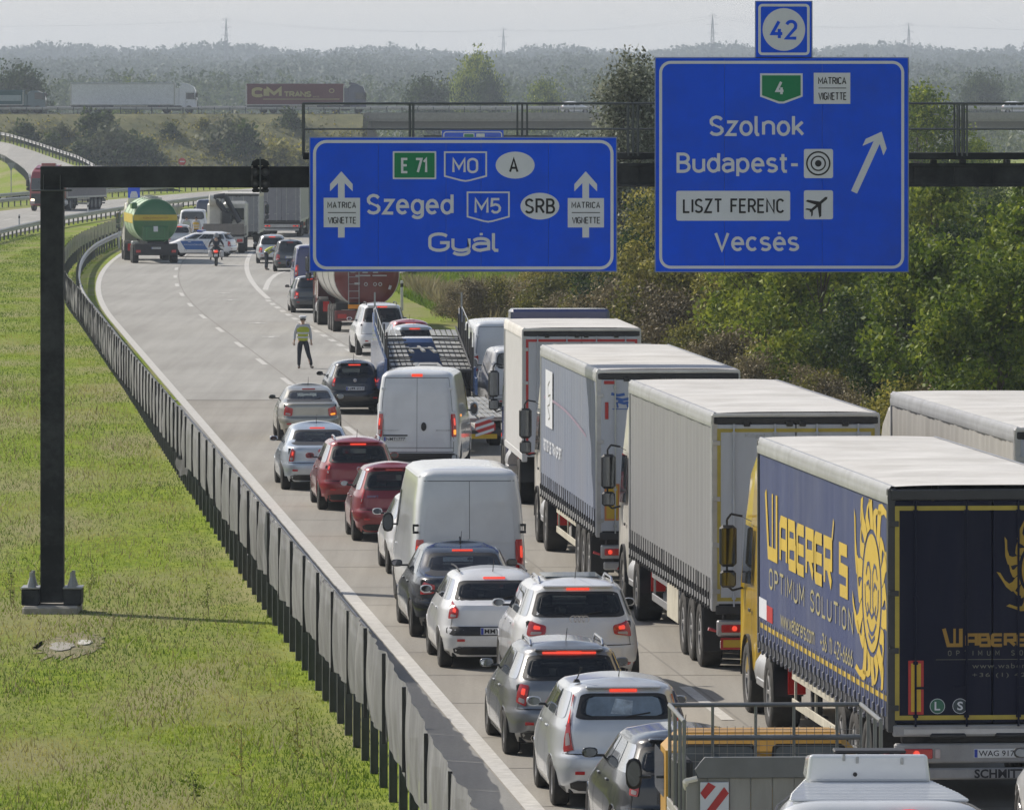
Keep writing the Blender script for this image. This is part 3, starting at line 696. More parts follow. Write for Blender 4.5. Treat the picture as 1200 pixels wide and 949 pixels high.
L1.poly(ell(632.7, 241.8, 22.8, 15.7), SWHITE, .004); L1.rt('SRB', 614.8, 650.6, 250.7, 18, SINK, wd=.14)
L1.rt('Szeged', 429.2, 531.6, 251.7, 24.4, SWHITE)
L1.rt('Gyál', 501.5, 585, 295.3, 22.8, SWHITE, wd=.16)

R1 = Sign('direction_sign', 'tall blue exit sign lettered Szolnok, Budapest and Vecsés with a slanting arrow', (768.5, 1064, 68.5, 318), 135.6,
          border=(772.5, 1059.6, 71.7, 315, 3.4, 12), seams=(849, 963.5))
R1.poly([(890.7, 86.3), (940.6, 86.3), (940.6, 113.5), (919, 121.6), (912.3, 121.6), (890.7, 113.5)], SWHITE, .004)
R1.poly([(893, 88.6), (938.3, 88.6), (938.3, 112), (918, 119.3), (913.3, 119.3), (893, 112)], SGREEN, .006)
R1.rt('4', 908.8, 922.8, 112.2, 17.4, SWHITE, wd=.17)
plate_vignette(R1, (953.6, 996.4, 85.6, 122), (958.6, 991.8, 90.7, 99.2), (958.9, 992.2, 108.5, 117.6), 103.5)
R1.rt('Szolnok', 830.8, 942.8, 159.8, 24.2, SWHITE)
R1.rt('Budapest-', 792.8, 936.7, 202.8, 23.8, SWHITE)
R1.rt('Vecsés', 837, 936.6, 294.6, 23, SWHITE)
R1.poly(rrect(792.5, 926, 223.8, 258.8, 2.5), SWHITE, .004); R1.rt('LISZT FERENC', 800.2, 919, 250, 17.2, SINK, wd=.135)
R1.poly(rrect(942, 976.2, 174.8, 209, 2.5), SWHITE, .004)
for r_, w_ in ((13.4, 1.9), (8.2, 1.7)): R1.ring((958.9, 191.7), r_, w_, SINK, .008)
R1.poly(ell(958.9, 191.7, 3.9, 3.9, 20), SINK, .008, 'dot')
R1.poly(rrect(942, 976.2, 223.2, 257.2, 2.5), SWHITE, .004)
def plane_pt(a, b):            # a along the fuselage, b across; flying to the upper right
    c, s_ = cos(radians(40)), sin(radians(40)); return (958.2 + a * c + b * s_, 240.6 - a * s_ + b * c)
for pts in ([(15, 0), (13, -1.7), (-9, -1.5), (-12, -.7), (-12, .7), (-9, 1.5), (13, 1.7)], [(5, -1), (-1, -1), (-8, -12.5), (-5, -12.5)], [(5, 1), (-1, 1), (-8, 12.5), (-5, 12.5)],
            [(-8, -1), (-11, -1), (-14.5, -5.5), (-12.2, -5.5)], [(-8, 1), (-11, 1), (-14.5, 5.5), (-12.2, 5.5)]):
    R1.poly([plane_pt(*p) for p in pts][::-1], SINK, .008 if len(pts) > 4 else .0085, 'aeroplane')
def sl(a, b):                  # slanting arrow
    dx, dy = (1033.2 - 1000.8), (154.5 - 225.5); n_ = sqrt(dx * dx + dy * dy); ux, uy = dx / n_, dy / n_
    return (1000.8 + ux * a - uy * b, 225.5 + uy * a + ux * b)
T_ = 78
b = MB(); f = R1.f(.005)
pts = [sl(0, -3.9), sl(0, 3.9), sl(T_ - 14, 3.9), sl(T_ - 24.5, 13.5), sl(T_ - 15.5, 13.5), sl(T_, 0), sl(T_ - 15.5, -13.5), sl(T_ - 24.5, -13.5), sl(T_ - 14, -3.9)]
b.add([f(*p) for p in pts], [(0, 1, 2, 8), (2, 3, 4, 5), (2, 5, 8), (8, 5, 6, 7)]); b.build('arrow', SWHITE, R1.root)

N1 = Sign('route_number_sign', 'small square blue sign with 42 in a white circle, mounted above the exit sign', (886, 951, 2.5, 67.3), 135.6, border=(888.5, 948.8, 5, 65, 3, 3.5))
N1.poly(ell(918.6, 35, 25, 25, 40), SWHITE, .005, 'disc'); N1.rt('42', 903, 934.6, 47, 23.4, SBLUE, .009, .16)
# the sign on the next gantry, showing above the first
F1 = Sign('direction_sign', 'top edge of a distant blue sign with green plate, just above the wide sign', (518, 590, 152.8, 215), 530, border=(519.5, 588.5, 154.3, 214, 1.2, 3))
F1.poly(rrect(543, 556, 156.5, 164, .5, 1), SWHITE, .01); F1.poly(rrect(544, 555, 157.5, 163.5, .5, 1), SGREEN, .02); F1.poly(rrect(558, 568, 156.8, 164, .5, 1), SWHITE, .01)
FG = thing('distant_gantry', 'thin far gantry hidden behind the wide sign, carrying the distant blue sign', 'gantry', (gx(500, 530), 530.3, 0))
MB().box(-.2, .2, -.2, .2, 0, 6.6, .02).box(-.2, 9, -.2, .2, 6.2, 6.6, .02).build('frame', GS, FG)
# lane signals
LS = thing('lane_signal', 'black back-to-back lane traffic signal fixed in front of the gantry beam', 'traffic light', (gx(306), 135.6, gz(226)))
for sx in (-1, 1):
    m = MB(); m.box(sx * .012, sx * .17, -.1, .16, .08, .5, .04); m.box(sx * .012, sx * .15, -.08, .15, .01, .08, .02)
    m.prism([(.012, .5), (.17, .5), (.14, .58), (.06, .62), (.012, .62)], lambda a, b_, sx=sx: (sx * a, -.14, b_), lambda a, b_, sx=sx: (sx * a, .16, b_))
    m.build('housing', GS, LS, recalc=True)
    for z in (.17, .38):
        MB().lathe([(-.10, .075), (-.19, .075), (-.19, .07), (-.11, .068)], (sx * .09, 0, z), 'y', 16).build('visor', BLACK, LS, smooth=50)
        MB().lathe([(-.105, .065), (-.12, .04), (-.125, 0.001)], (sx * .09, 0, z), 'y', 14).build('lens', mat('dim_lens', (.10, .105, .11), .2), LS, smooth=60)
MB().box(-.012, .012, -.16, .25, 0, .66, .003).build('bracket', GS2, LS)

# small signs far away
def pole_sign(name, label, u, v0, v1, d, wpx, shape, face, ground, extra=None):
    x = gx(u, d); zt, zb = gz(v0, d), gz(v1, d); wd = wpx * d / FPX
    r = thing(name, label, 'road sign', (x, d, ground))
    MB().cyl((0, .06, 0), (0, .06, zt - ground), .045, n=8).build('pole', STEEL, r)
    if shape == 'rect': pts = [(-wd / 2, zb), (wd / 2, zb), (wd / 2, zt), (-wd / 2, zt)]
    elif shape == 'disc': pts = [(wd / 2 * cos(a / 24 * 2 * pi), (zt + zb) / 2 + wd / 2 * sin(a / 24 * 2 * pi)) for a in range(24)]
    else: pts = [(0, zb), (wd / 2, zt), (-wd / 2, zt)]
    MB().prism(pts, lambda a, b_: (a, -.02, b_ - ground), lambda a, b_: (a, .02, b_ - ground)).build('face', face, r, recalc=True)
    if extra: extra(r, lambda a, b_: (a * wd, -.026, zb + (zt - zb) * b_ - ground))
    return r
def ex1(r, f):
    m = MB(); m.add([f(-.32, .12), f(.32, .12), f(.32, .5), (f(.2, .72)), f(-.2, .72), f(-.32, .5)], [(0, 1, 2, 3, 4, 5)]); m.build('pictogram', SWHITE, r)
    m = MB(); stroke(m, [(-.3, .3), (.3, .3)], .06, lambda a, b_: (f(a, b_)[0], -.03, f(a, b_)[2])); m.build('line', SBLUE, r)
pole_sign('service_sign', 'small blue sign with a white pictogram standing behind the green tanker', 157, 219, 238, 640, 14, 'rect', SBLUE, 0, ex1)
def ex2(r, f):
    m = MB(); m.add([f(-.33, .4), f(.33, .4), f(.33, .58), f(-.33, .58)], [(0, 1, 2, 3)]); m.build('bar', SWHITE, r)
pole_sign('no_entry_sign', 'round red no entry sign poking above the gantry beam in front of the embankment', 213.5, 185.5, 193.5, 800, 8.6, 'disc', mat('sign_red', (.45, .04, .05), .5), 0, ex2)
pole_sign('yield_sign', 'grey back of a triangular sign on the grass left of the slip road', 13, 191, 201, 690, 10, 'tri', mat('sign_back_grey', (.22, .24, .25), .5, .3), 0)
# ============================================================ CARS AND VANS
def wheel_meshes(r, w_, rim, tag_):
    k = ('wheel', r, w_, tag_)
    if k in MATS: return MATS[k]
    rr = r * .66
    t = MB().lathe([(-w_ / 2 + .02, rr), (-w_ / 2, rr + .03), (-w_ / 2, r - .035), (-w_ / 2 + .025, r), (w_ / 2 - .025, r), (w_ / 2, r - .035), (w_ / 2, rr + .03), (w_ / 2 - .02, rr)], n=28)
    tm = t.mesh('tyre', RUB, 40)
    q = MB().lathe([(-w_ / 2 + .02, rr), (-w_ / 2 + .03, rr * .93), (0, rr * .9), (w_ / 2 - .02, rr)], n=24)
    q.lathe([(-w_ / 2 + .035, rr * .28), (-w_ / 2 + .025, rr * .2), (-w_ / 2 + .025, .002)], n=12)
    ns = 5 if tag_ == 'alloy' else (8 if tag_ == 'truck' else 9)
    for i in range(ns):
        a = 2 * pi * i / ns; s0 = len(q.v)
        q.box(-w_ / 2 + .03, -w_ / 2 + .06, -.035 if ns == 5 else -.028, .035 if ns == 5 else .028, rr * .15, rr * .95, .006)
        q.xf(Matrix.Rotation(a, 4, 'X'), s0)
    q.lathe([(-w_ / 2 + .075, .002), (-w_ / 2 + .075, rr * .9)], n=20, mi=1)
    rm = q.mesh('rim', [rim, DARK], 40)
    MATS[k] = (tm, rm); return MATS[k]
def put_wheel(root, x, y, r=.31, w_=.20, rim=RIM, kind='alloy', dual=False):
    tm, rm = wheel_meshes(r, w_, rim, kind)
    o = obj('wheel', tm, root, (x, y, r), rot=(0, 0, 0 if x < 0 else pi))
    obj('rim', rm, o)
    return o

def spec(kind, L, W, H):
    if kind == 'sedan':
        yr = [(.20, .16), (.32, .04), (.48, 0), (.60, .01), (.64, .05), (.85, .06), (.96, .07), (1.01, .16), (1.05, .62), (H - .12, 1.12), (H - .04, 1.35), (H, 1.8)]
        yf = [(.20, L - .1), (.4, L), (.58, L - .04), (.70, L - .18), (.88, L - .95), (.97, L - 1.15), (H - .10, L - 1.95), (H - .03, L - 2.15), (H, L - 2.5)]
        wz = [(.20, W - .07), (.3, W - .02), (.5, W), (.68, W - .01), (.86, W - .05), (.97, W - .10), (H - .10, W - .28), (H - .035, W - .34), (H, W - .5)]; zw = .97
    elif kind == 'wagon':
        yr = [(.20, .16), (.32, .04), (.48, 0), (.62, .01), (.65, .06), (.9, .09), (1.0, .13), (H - .12, .42), (H - .04, .44), (H, .7)]
        yf = [(.20, L - .1), (.4, L), (.58, L - .04), (.70, L - .18), (.9, L - .95), (.98, L - 1.15), (H - .10, L - 1.95), (H - .03, L - 2.15), (H, L - 2.5)]
        wz = [(.20, W - .07), (.3, W - .02), (.5, W), (.68, W - .01), (.88, W - .05), (.98, W - .09), (H - .10, W - .25), (H - .035, W - .31), (H, W - .46)]; zw = .98
    elif kind == 'hatch':
        yr = [(.20, .15), (.32, .04), (.48, 0), (.62, .01), (.65, .07), (.88, .10), (.98, .15), (H - .12, .42), (H - .04, .45), (H, .75)]
        yf = [(.20, L - .1), (.4, L), (.58, L - .04), (.70, L - .15), (.92, L - .8), (1.0, L - .95), (H - .10, L - 1.75), (H - .03, L - 1.95), (H, L - 2.3)]
        wz = [(.20, W - .07), (.3, W - .02), (.5, W), (.68, W - .01), (.9, W - .05), (.99, W - .09), (H - .10, W - .25), (H - .035, W - .31), (H, W - .46)]; zw = .98
    elif kind == 'megane':
        yr = [(.20, .15), (.32, .04), (.48, 0), (.62, .01), (.66, .06), (.92, .08), (1.0, .12), (1.02, .26), (H - .3, .42), (H - .12, .66), (H - .04, .78), (H, 1.0)]
        yf = [(.20, L - .1), (.4, L), (.58, L - .04), (.70, L - .15), (.92, L - .8), (1.0, L - .95), (H - .10, L - 1.75), (H - .03, L - 1.95), (H, L - 2.3)]
        wz = [(.20, W - .07), (.3, W - .02), (.5, W), (.68, W - .01), (.9, W - .05), (.99, W - .09), (H - .10, W - .25), (H - .035, W - .31), (H, W - .46)]; zw = 1.0
    elif kind == 'mpv':
        yr = [(.20, .15), (.32, .04), (.5, 0), (.66, .01), (.69, .07), (.95, .10), (1.06, .13), (H - .12, .30), (H - .04, .33), (H, .6)]
        yf = [(.20, L - .1), (.4, L), (.62, L - .04), (.78, L - .2), (1.0, L - .75), (1.06, L - .85), (H - .12, L - 1.6), (H - .03, L - 1.85), (H, L - 2.2)]
        wz = [(.20, W - .06), (.3, W - .02), (.5, W), (.75, W - .01), (.98, W - .04), (1.06, W - .07), (H - .12, W - .20), (H - .04, W - .26), (H, W - .42)]; zw = 1.06
    elif kind == 'suv':
        yr = [(.28, .15), (.4, .04), (.55, 0), (.74, .01), (.78, .06), (.98, .10), (1.10, .15), (H - .14, .42), (H - .05, .44), (H, .7)]
        yf = [(.28, L - .1), (.5, L), (.75, L - .04), (.88, L - .15), (1.04, L - .95), (1.12, L - 1.15), (H - .10, L - 1.85), (H - .03, L - 2.05), (H, L - 2.4)]
        wz = [(.28, W - .06), (.4, W - .02), (.6, W), (.82, W - .01), (1.04, W - .05), (1.12, W - .09), (H - .12, W - .24), (H - .04, W - .30), (H, W - .46)]; zw = 1.12
    else:   # van
        yr = [(.26, .10), (.36, .02), (.5, 0), (1.0, .02), (H - .5, .07), (H - .12, .12), (H - .03, .16), (H, .45)]
        yf = [(.26, L - .1), (.5, L), (.85, L - .06), (1.05, L - .35), (1.28, L - .95), (min(2.1, H - .25), L - 1.65), (H - .1, L - 2.0), (H, L - 2.5)]
        wz = [(.26, W - .05), (.4, W - .01), (.7, W), (1.15, W - .01), (H - .6, W - .07), (H - .14, W - .14), (H - .03, W - .2), (H, W - .42)]; zw = 1.3
    return yr, yf, wz, zw

class Shape:
    def __init__(s, kind, L, W, H, n):
        s.L, s.W, s.H, s.n = L, W, H, n; s.yr, s.yf, s.wz, s.zw = spec(kind, L, W, H)
    def P(s, z): return smooth_interp(s.yr, z, .02), smooth_interp(s.yf, z, .02), smooth_interp(s.wz, z, .02)
    def rear(s, q, z, off=0.0):
        r, f, b = s.P(z); c, a = (r + f) / 2, (f - r) / 2
        return (q * b, c - a * max(1 - abs(q) ** s.n, 0) ** (1 / s.n) - off, z)
    def front(s, q, z, off=0.0):
        r, f, b = s.P(z); c, a = (r + f) / 2, (f - r) / 2
        return (q * b, c + a * max(1 - abs(q) ** s.n, 0) ** (1 / s.n) + off, z)
    def side(s, sd, y, z, off=0.0):
        r, f, b = s.P(z); c, a = (r + f) / 2, (f - r) / 2
        return (sd * (b * max(1 - abs((y - c) / a) ** s.n, 0) ** (1 / s.n) + off), y, z)
    def sidef(s, sd, t, z, off=0.0):
        r, f, b = s.P(z); return s.side(sd, r + (f - r) * t, z, off)
    def corner(s, sd, t, z, q0, yf_, off=0.0, front=False):
        r, f, b = s.P(z); c, a = (r + f) / 2, (f - r) / 2
        th0, th1 = math.acos(q0 ** (s.n / 2)), math.asin(min(1, yf_) ** (s.n / 2))
        th = th0 + (pi / 2 - 0 - 0) * 0
        # theta: 0 at the side's outer line, pi/2 at the tail
        A = math.asin(max(0, 1 - q0 ** s.n) ** .5); B = math.asin((yf_ ** s.n) ** .5)
        th = A + (B - A) * t
        X = max(cos(th), 0) ** (2 / s.n); Y = max(sin(th), 0) ** (2 / s.n)
        gx_, gy_ = X ** (s.n - 1) / b, Y ** (s.n - 1) / a; g = sqrt(gx_ ** 2 + gy_ ** 2) or 1
        x, y = b * X + off * gx_ / g, a * Y + off * gy_ / g
        return (sd * x, c + y if front else c - y, z)

def rpatch(fn, r=.25, nu=10, nv=8, flip=False):      # rounded patch in the unit square, fn(u,v)
    mb = MB(); vs = []
    for j in range(nv + 1):
        v = .5 - .5 * cos(pi * j / nv)
        e = min(v, 1 - v) * 2
        k = 1.0 if e >= r else 1 - r * .45 * (1 - sqrt(max(0, 1 - ((r - e) / r) ** 2)))
        for i in range(nu + 1):
            u = .5 + (i / nu - .5) * k
            vs.append(fn(u, v))
    mb.add(vs, [(j * (nu + 1) + i, j * (nu + 1) + i + 1, (j + 1) * (nu + 1) + i + 1, (j + 1) * (nu + 1) + i) for j in range(nv) for i in range(nu)])
    return mb

def rframe(fo, fi, r=.25, n=72):                   # rounded band between two surface maps of the unit square
    def loop(fn):
        pts = rrect(0, 1, 0, 1, r, 4); pts.append(pts[0]); L = [0]
        for a, b in zip(pts[:-1], pts[1:]): L.append(L[-1] + sqrt((a[0] - b[0]) ** 2 + (a[1] - b[1]) ** 2))
        out = []
        for i in range(n):
            t = L[-1] * i / n; k = max(j for j in range(len(L)) if L[j] <= t + 1e-9); k = min(k, len(pts) - 2); f = (t - L[k]) / max(L[k + 1] - L[k], 1e-9)
            out.append(fn(pts[k][0] + (pts[k + 1][0] - pts[k][0]) * f, pts[k][1] + (pts[k + 1][1] - pts[k][1]) * f))
        return out
    a, b = loop(fo), loop(fi); return MB().add(a + b, [(i, (i + 1) % n, n + (i + 1) % n, n + i) for i in range(n)])
def number_plate(root, x, y, z, text, wd=.52, ht=.11, yellow=False):
    p = MB().box(x - wd / 2, x + wd / 2, y - .012, y, z - ht / 2, z + ht / 2, .004).build('number_plate', PLATE, root)
    f = lambda a, b: (x + a, y - .014, z + b)
    m = MB(); m.add([f(-wd / 2 + .006, -ht / 2 + .006), f(-wd / 2 + .045, -ht / 2 + .006), f(-wd / 2 + .045, ht / 2 - .006), f(-wd / 2 + .006, ht / 2 - .006)], [(0, 1, 2, 3)])
    m.build('blue_band', PLB, p)
    m = MB(); letter(m, text, (-wd / 2 + .06, wd / 2 - .02, -ht * .32, ht * .32), f, .01); m.build('lettering', INK, p)

def mirror(root, sd, x, y, z, pm, sx=.095, sz=.06, sy=.06):
    s = MB(); n1, n2 = 12, 8
    s.grid(n1, n2, lambda a, b: (x + sx * math.copysign(abs(cos(2 * pi * a)) ** .7, cos(2 * pi * a)) * sin(pi * b) ** .7, y + sy * (-cos(pi * b)) if False else y + sy * math.copysign(abs(cos(pi * b)) ** .8, -cos(pi * b)) * (1 if cos(pi * b) < 0 else .25),
                             z + sz * math.copysign(abs(sin(2 * pi * a)) ** .7, sin(2 * pi * a)) * sin(pi * b) ** .7))
    o = s.build('door_mirror', pm, root, smooth=60, recalc=True)
    g = MB().add([(x + sx * .82 * cos(2 * pi * i / 16), y - sy * .27, z + sz * .8 * sin(2 * pi * i / 16)) for i in range(16)], [tuple(range(16))]); g.build('mirror_glass', MIRRG, o)
    MB().box(x - sd * (sx * .6), x - sd * (sx + .10), y - .02, y + .03, z - .05, z - .02, .008).build('mirror_arm', BLACK, o)

def car(name, label, cat, kind, loc, rotz, col, L=4.4, W=.88, H=1.46, n=5.5, body=None, lamp='mid', lit=True, amber=False, plate='', glass=GLASS, rails=False,
        seams=True, detail=2, rim=RIM, wr=.31, wx=None, ax=None, trim=None, lampz=None, hbl='roof', antenna=True, sunroof=False, platez=.76, plate_lo=False,
        mirrors=None, group=None, bumper_dark=True, wiper=True, mirror_mat=None, sidewin=True, extra=None):
    root = thing(name, label, cat, loc, rotz, group)
    sh = Shape(kind, L, W, H, n); pm = body or col
    ax = ax or (.78 if kind != 'van' else .95, L - .82 if kind != 'van' else L - .95)
    R = wr + (.045 if kind != 'suv' else .06)
    # ---- body shell
    nf = 7; fx = [0, .2, .4, .6, .74, .85, .92, .955]; Ys = (1 - fx[-1] ** n) ** (1 / n)
    ns = 46 if detail > 1 else 24
    half = [(f_, -(1 - f_ ** n) ** (1 / n)) for f_ in fx]
    ysd = [-Ys + 2 * Ys * (i + 1) / (ns + 1) for i in range(ns)]
    half += [((1 - abs(y) ** n) ** (1 / n), y) for y in ysd]
    half += [(f_, (1 - f_ ** n) ** (1 / n)) for f_ in reversed(fx)]
    ring = half + [(-a, b) for a, b in reversed(half[1:-1])]
    z0 = sh.wz[0][0]
    keyz = sorted({round(z, 3) for t in (sh.yr, sh.yf, sh.wz) for z, _ in t} | {round(z0 + (H - z0) * i / 16, 3) for i in range(17)})
    zs = [keyz[0]]
    for z in keyz[1:]:
        if z - zs[-1] > .018: zs.append(z)
    zs[-1] = H
    def arch(y):
        zz = 0
        for yw in ax:
            if abs(y - yw) < R: zz = max(zz, wr - .02 + sqrt(R * R - (y - yw) ** 2))
        return zz
    vs = []
    for z in zs:
        r, f, b = sh.P(z); c, a = (r + f) / 2, (f - r) / 2
        for X, Y in ring:
            y = c + a * Y; zz = z
            if abs(X) > .8: zz = max(z, arch(y))
            vs.append((b * X, y, zz))
    k = len(ring); fs = []; zw0 = sh.zw; zt0 = H - .13; vn0 = kind == 'van'; openw = (detail > 1 and not vn0)
    q0_ = .84 if kind != 'mpv' else .76
    wins0 = [(.42, .70), (.72, .93), (.14, .40)] if kind == 'sedan' else [(.07, .26), (.29, .58), (.61, .90)]
    def is_open(i, j):
        if not openw: return False
        za, zb = zs[j], zs[j + 1]
        if za < zw0 + .055 or zb > zt0 - .005: return False
        (X0, Y0), (X1, Y1) = ring[i], ring[(i + 1) % k]; X0, X1 = abs(X0), abs(X1)
        if Y0 < -.5 and Y1 < -.5 and max(X0, X1) <= q0_ - .07: return True
        if Y0 > .5 and Y1 > .5 and max(X0, X1) <= .80: return True
        if min(X0, X1) > .93:
            for a_, b_ in wins0:
                if min(Y0, Y1) >= 2 * a_ - 1 + .01 and max(Y0, Y1) <= 2 * b_ - 1 - .01: return True
        return False
    for j in range(len(zs) - 1):
        for i in range(k):
            q = (j * k + i, j * k + (i + 1) % k, (j + 1) * k + (i + 1) % k, (j + 1) * k + i)
            if is_open(i, j): continue
            if max(vs[t][2] for t in q) - min(vs[t][2] for t in q) < 1e-5 and abs(vs[q[0]][1] - vs[q[3]][1]) < .1: continue
            fs.append(q)
    mb = MB(); mb.add(vs, fs)
    # roof cap: strips across the top ring
    top = (len(zs) - 1) * k; h_ = len(half); cap = []; capv = []
    rr, ff, bb = sh.P(H); cc, aa = (rr + ff) / 2, (ff - rr) / 2
    for i in range(h_):
        X, Y = half[i]
        for q in range(7):
            t = -1 + 2 * q / 6; capv.append((bb * X * t, cc + aa * Y, H + (.045 if kind != 'van' else .03) * (1 - t * t) * min(1, (1 - abs(Y)) * 6)))
    mb.add(capv, [(i * 7 + q, i * 7 + q + 1, (i + 1) * 7 + q + 1, (i + 1) * 7 + q) for i in range(h_ - 1) for q in range(6)])
    me = mb.mesh('body', [pm], 38); fixn(me, 1e-4)
    bd = obj('body', me, root)
    # ---- underbody
    ub = MB().box(-W + .26, W - .26, .5, L - .5, z0 - .03, .66, .03); ub.box(-W + .06, W - .06, ax[0] + R + .02, ax[1] - R - .02, z0 - .02, z0 + .25, .02)
    ub.box(-W + .2, W - .2, .22, ax[0] - R - .02, z0 - .01, z0 + .2, .02)
    ub.build('underbody', DARK, root)
    for yw in ax:
        for sd in (-1, 1): put_wheel(root, sd * ((wx or W) - .135), yw, wr, .215, rim, 'alloy' if rim is RIM else 'steel')
    zw = sh.zw; vn = kind == 'van'; zt = H - .13
    if openw:
        glass = SEEL if glass is GLASSL else SEEG
        ya, yb2 = sh.P(zw)[0] + .12, sh.P(zw)[1] - .25; hw = W - .17
        MB().box(-hw, hw, ya, yb2, zw - .3, zw - .01, .02).build('cabin_floor', SHELF, root)
        ys0 = sh.P(zw + .25)[0] + (.55 if kind != 'sedan' else .25)
        for x_, y_ in ((-.42, ys0), (0, ys0), (.42, ys0), (-.38, ys0 + 1.0), (.38, ys0 + 1.0)):
            front_ = y_ > ys0 + .5; m_ = MB().box(x_ - .13, x_ + .13, y_, y_ + .09, zw + (.1 if front_ else .0), zw + (.30 if front_ else .17), .03)
            if front_: m_.box(x_ - .24, x_ + .24, y_ - .02, y_ + .12, zw - .1, zw + .12, .05)
            m_.build('headrest', SEAT, root, smooth=50)
        MB().box(-.72, .72, yb2 - .25, yb2 - .05, zw - .02, zw + .06, .03).build('dashboard', SHELF, root)
        sw = MB().lathe([(0, .17), (.02, .18), (.03, .17), (.02, .16)], (-.38, ys0 + 1.6, zw + .0), 'y', 16).build('steering_wheel', BLACK, root)
        MB().box(-.1, .1, sh.P(zt)[1] - .08, sh.P(zt)[1] - .04, zt - .12, zt - .06, .015).build('inner_mirror', BLACK, root)
    # ---- glass
    zt = H - .13
    if not vn or extra == 'rear_window':
        q = .84 if kind != 'mpv' else .76
        if openw: rframe(lambda u, v: sh.rear((u * 2 - 1) * q, zw + .045 + (zt + .01 - zw - .045) * v, .006), lambda u, v: sh.rear((u * 2 - 1) * (q - .12), zw + .11 + (zt - .05 - zw - .11) * v, .006), .12).build('rear_window_surround', BLACK, root, smooth=60)
        else: rpatch(lambda u, v: sh.rear((u * 2 - 1) * (q - .0 * v), zw + .06 + (zt + .0 - zw - .06) * v, .006), .5, 12, 8).build('rear_window_surround', BLACK, root, smooth=60)
        rpatch(lambda u, v: sh.rear((u * 2 - 1) * (q - .05), zw + .09 + (zt - .03 - zw - .09) * v, .011), .5, 12, 8).build('rear_window', glass, root, smooth=60)
    if sidewin:
        if kind in ('sedan',): wins = [(.13, .40), (.42, .70), (.72, .93)][1:] + [(.14, .40)]
        elif vn: wins = [(.80, .93)]
        else: wins = [(.07, .26), (.29, .58), (.61, .90)]
        for sd in (-1, 1):
            for a, b in wins:
                za, zb_ = zw + .05, (zt + .02 if not vn else min(zt, 2.0))
                rpatch(lambda u, v: sh.sidef(sd, a + (b - a) * u, za + (zb_ - za) * v, .006), .35, 8, 6).build('side_window', glass, root, smooth=60)
    rpatch(lambda u, v: sh.front((u * 2 - 1) * .88, zw + .06 + ((zt if not vn else min(zt, 2.1)) - zw - .06) * v, .008), .3, 10, 6).build('windscreen', glass, root, smooth=60)
    # ---- lamps
    LZ = lampz or {'mid': (.62, .88, .62, .92, .62, .93), 'tall': (.72, H - .2, .80, H - .2, .80, .90), 'van': (.85, 1.32, .85, 1.32, .86, .993), 'wide': (.78, .94, .74, .98, .5, .9)}[lamp]
    zi0, zi1, zo0, zo1, q0, yf_ = LZ
    for sd in (-1, 1):
        def lp(u, v, o_=.012, g=0.0):
            a0 = zi0 + (zo0 - zi0) * u + g; a1 = zi1 + (zo1 - zi1) * u - g
            return sh.corner(sd, u, a0 + (a1 - a0) * v, (q0 if not isinstance(q0, tuple) else q0[0] + (q0[1] - q0[0]) * v ** .7), yf_, o_)
        # u runs from the tail inwards point (u=0) to the flank (u=1)
        m = rpatch(lambda u, v: lp(u, v, .012), .4, 12, 6); lampo = m.build('tail_lamp', LRED, root, smooth=60)
        if lit:
            rpatch(lambda u, v: lp(.22 + .36 * u, .50 + .32 * v, .018), .6, 8, 4).build('brake_light', LLIT, lampo, smooth=60)
        rpatch(lambda u, v: lp(.15 + .55 * u, .10 + .22 * v, .02), .4, 8, 3).build('reversing_light', LAMB if (amber and sd == 1) else LCLR, lampo, smooth=60)
        if detail > 1 or True:
            rpatch(lambda u, v: sh.corner(sd, u, .62 + .14 * v if not vn else .8 + .2 * v, .62, .93 if not vn else .99, .01, True), .5, 6, 3).build('headlamp', LCLR, root, smooth=60)
    if hbl == 'roof':
        zh = H - .085; MB().box(-.17, .17, sh.rear(0, zh)[1] - .03, sh.rear(0, zh)[1] + .02, zh - .018, zh + .018, .006).build('high_brake_lamp', LLIT if lit else LRED, root)
        if kind in ('hatch', 'wagon', 'suv', 'mpv'):
            MB().box(-W + .42, W - .42, sh.rear(0, zh)[1] - .045, sh.rear(0, zh)[1] + .12, zh + .022, zh + .05, .012).build('roof_spoiler', pm, root)
    # ---- rear details
    yb = sh.rear(0, platez)[1]
    if plate: number_plate(root, 0, (sh.rear(0, .5)[1] if plate_lo else yb) - .004, .5 if plate_lo else platez, plate)
    if bumper_dark:
        bt = trim or BLACK
        rpatch(lambda u, v: sh.rear((u * 2 - 1) * .78, z0 + .03 + .13 * v, .012), .3, 10, 3).build('bumper_insert', bt, root, smooth=60)
        for sd in (-1, 1): MB().box(sd * .5, sd * .62, sh.rear(.6, .5)[1] - .012, sh.rear(.6, .5)[1] + .01, .44 if kind != 'suv' else .5, .48 if kind != 'suv' else .54, .004).build('reflector', LRED, root)
    if seams:
        zc = sh.yr[3][0] + .02 if not vn else .62
        m = MB()
        m.grid(16, 1, lambda u, v: sh.rear((u * 2 - 1) * .86, zc + .012 * v, .003))
        for sd in (-1, 1):
            m.grid(1, 10, lambda u, v: sh.rear(sd * (.80 + .008 * u), zc + (zw - zc) * v, .003))
            for t in ((.36, .62, .64) if not vn else (.45, .74, .95)):
                m.grid(1, 14, lambda u, v: sh.sidef(sd, t + .0028 * u, z0 + .14 + ((zt if vn else zw + .03) - z0 - .14) * v, .003))
        m.build('panel_gaps', SEAM, root)
        for sd in (-1, 1):
            for t in (.38, .64) if not vn else (.72,):
                p = sh.sidef(sd, t, zw - .12 if not vn else 1.05); MB().box(p[0] - .02, p[0] + .025, p[1], p[1] + .19, p[2] - .015, p[2] + .015, .008).build('door_handle', pm, root)
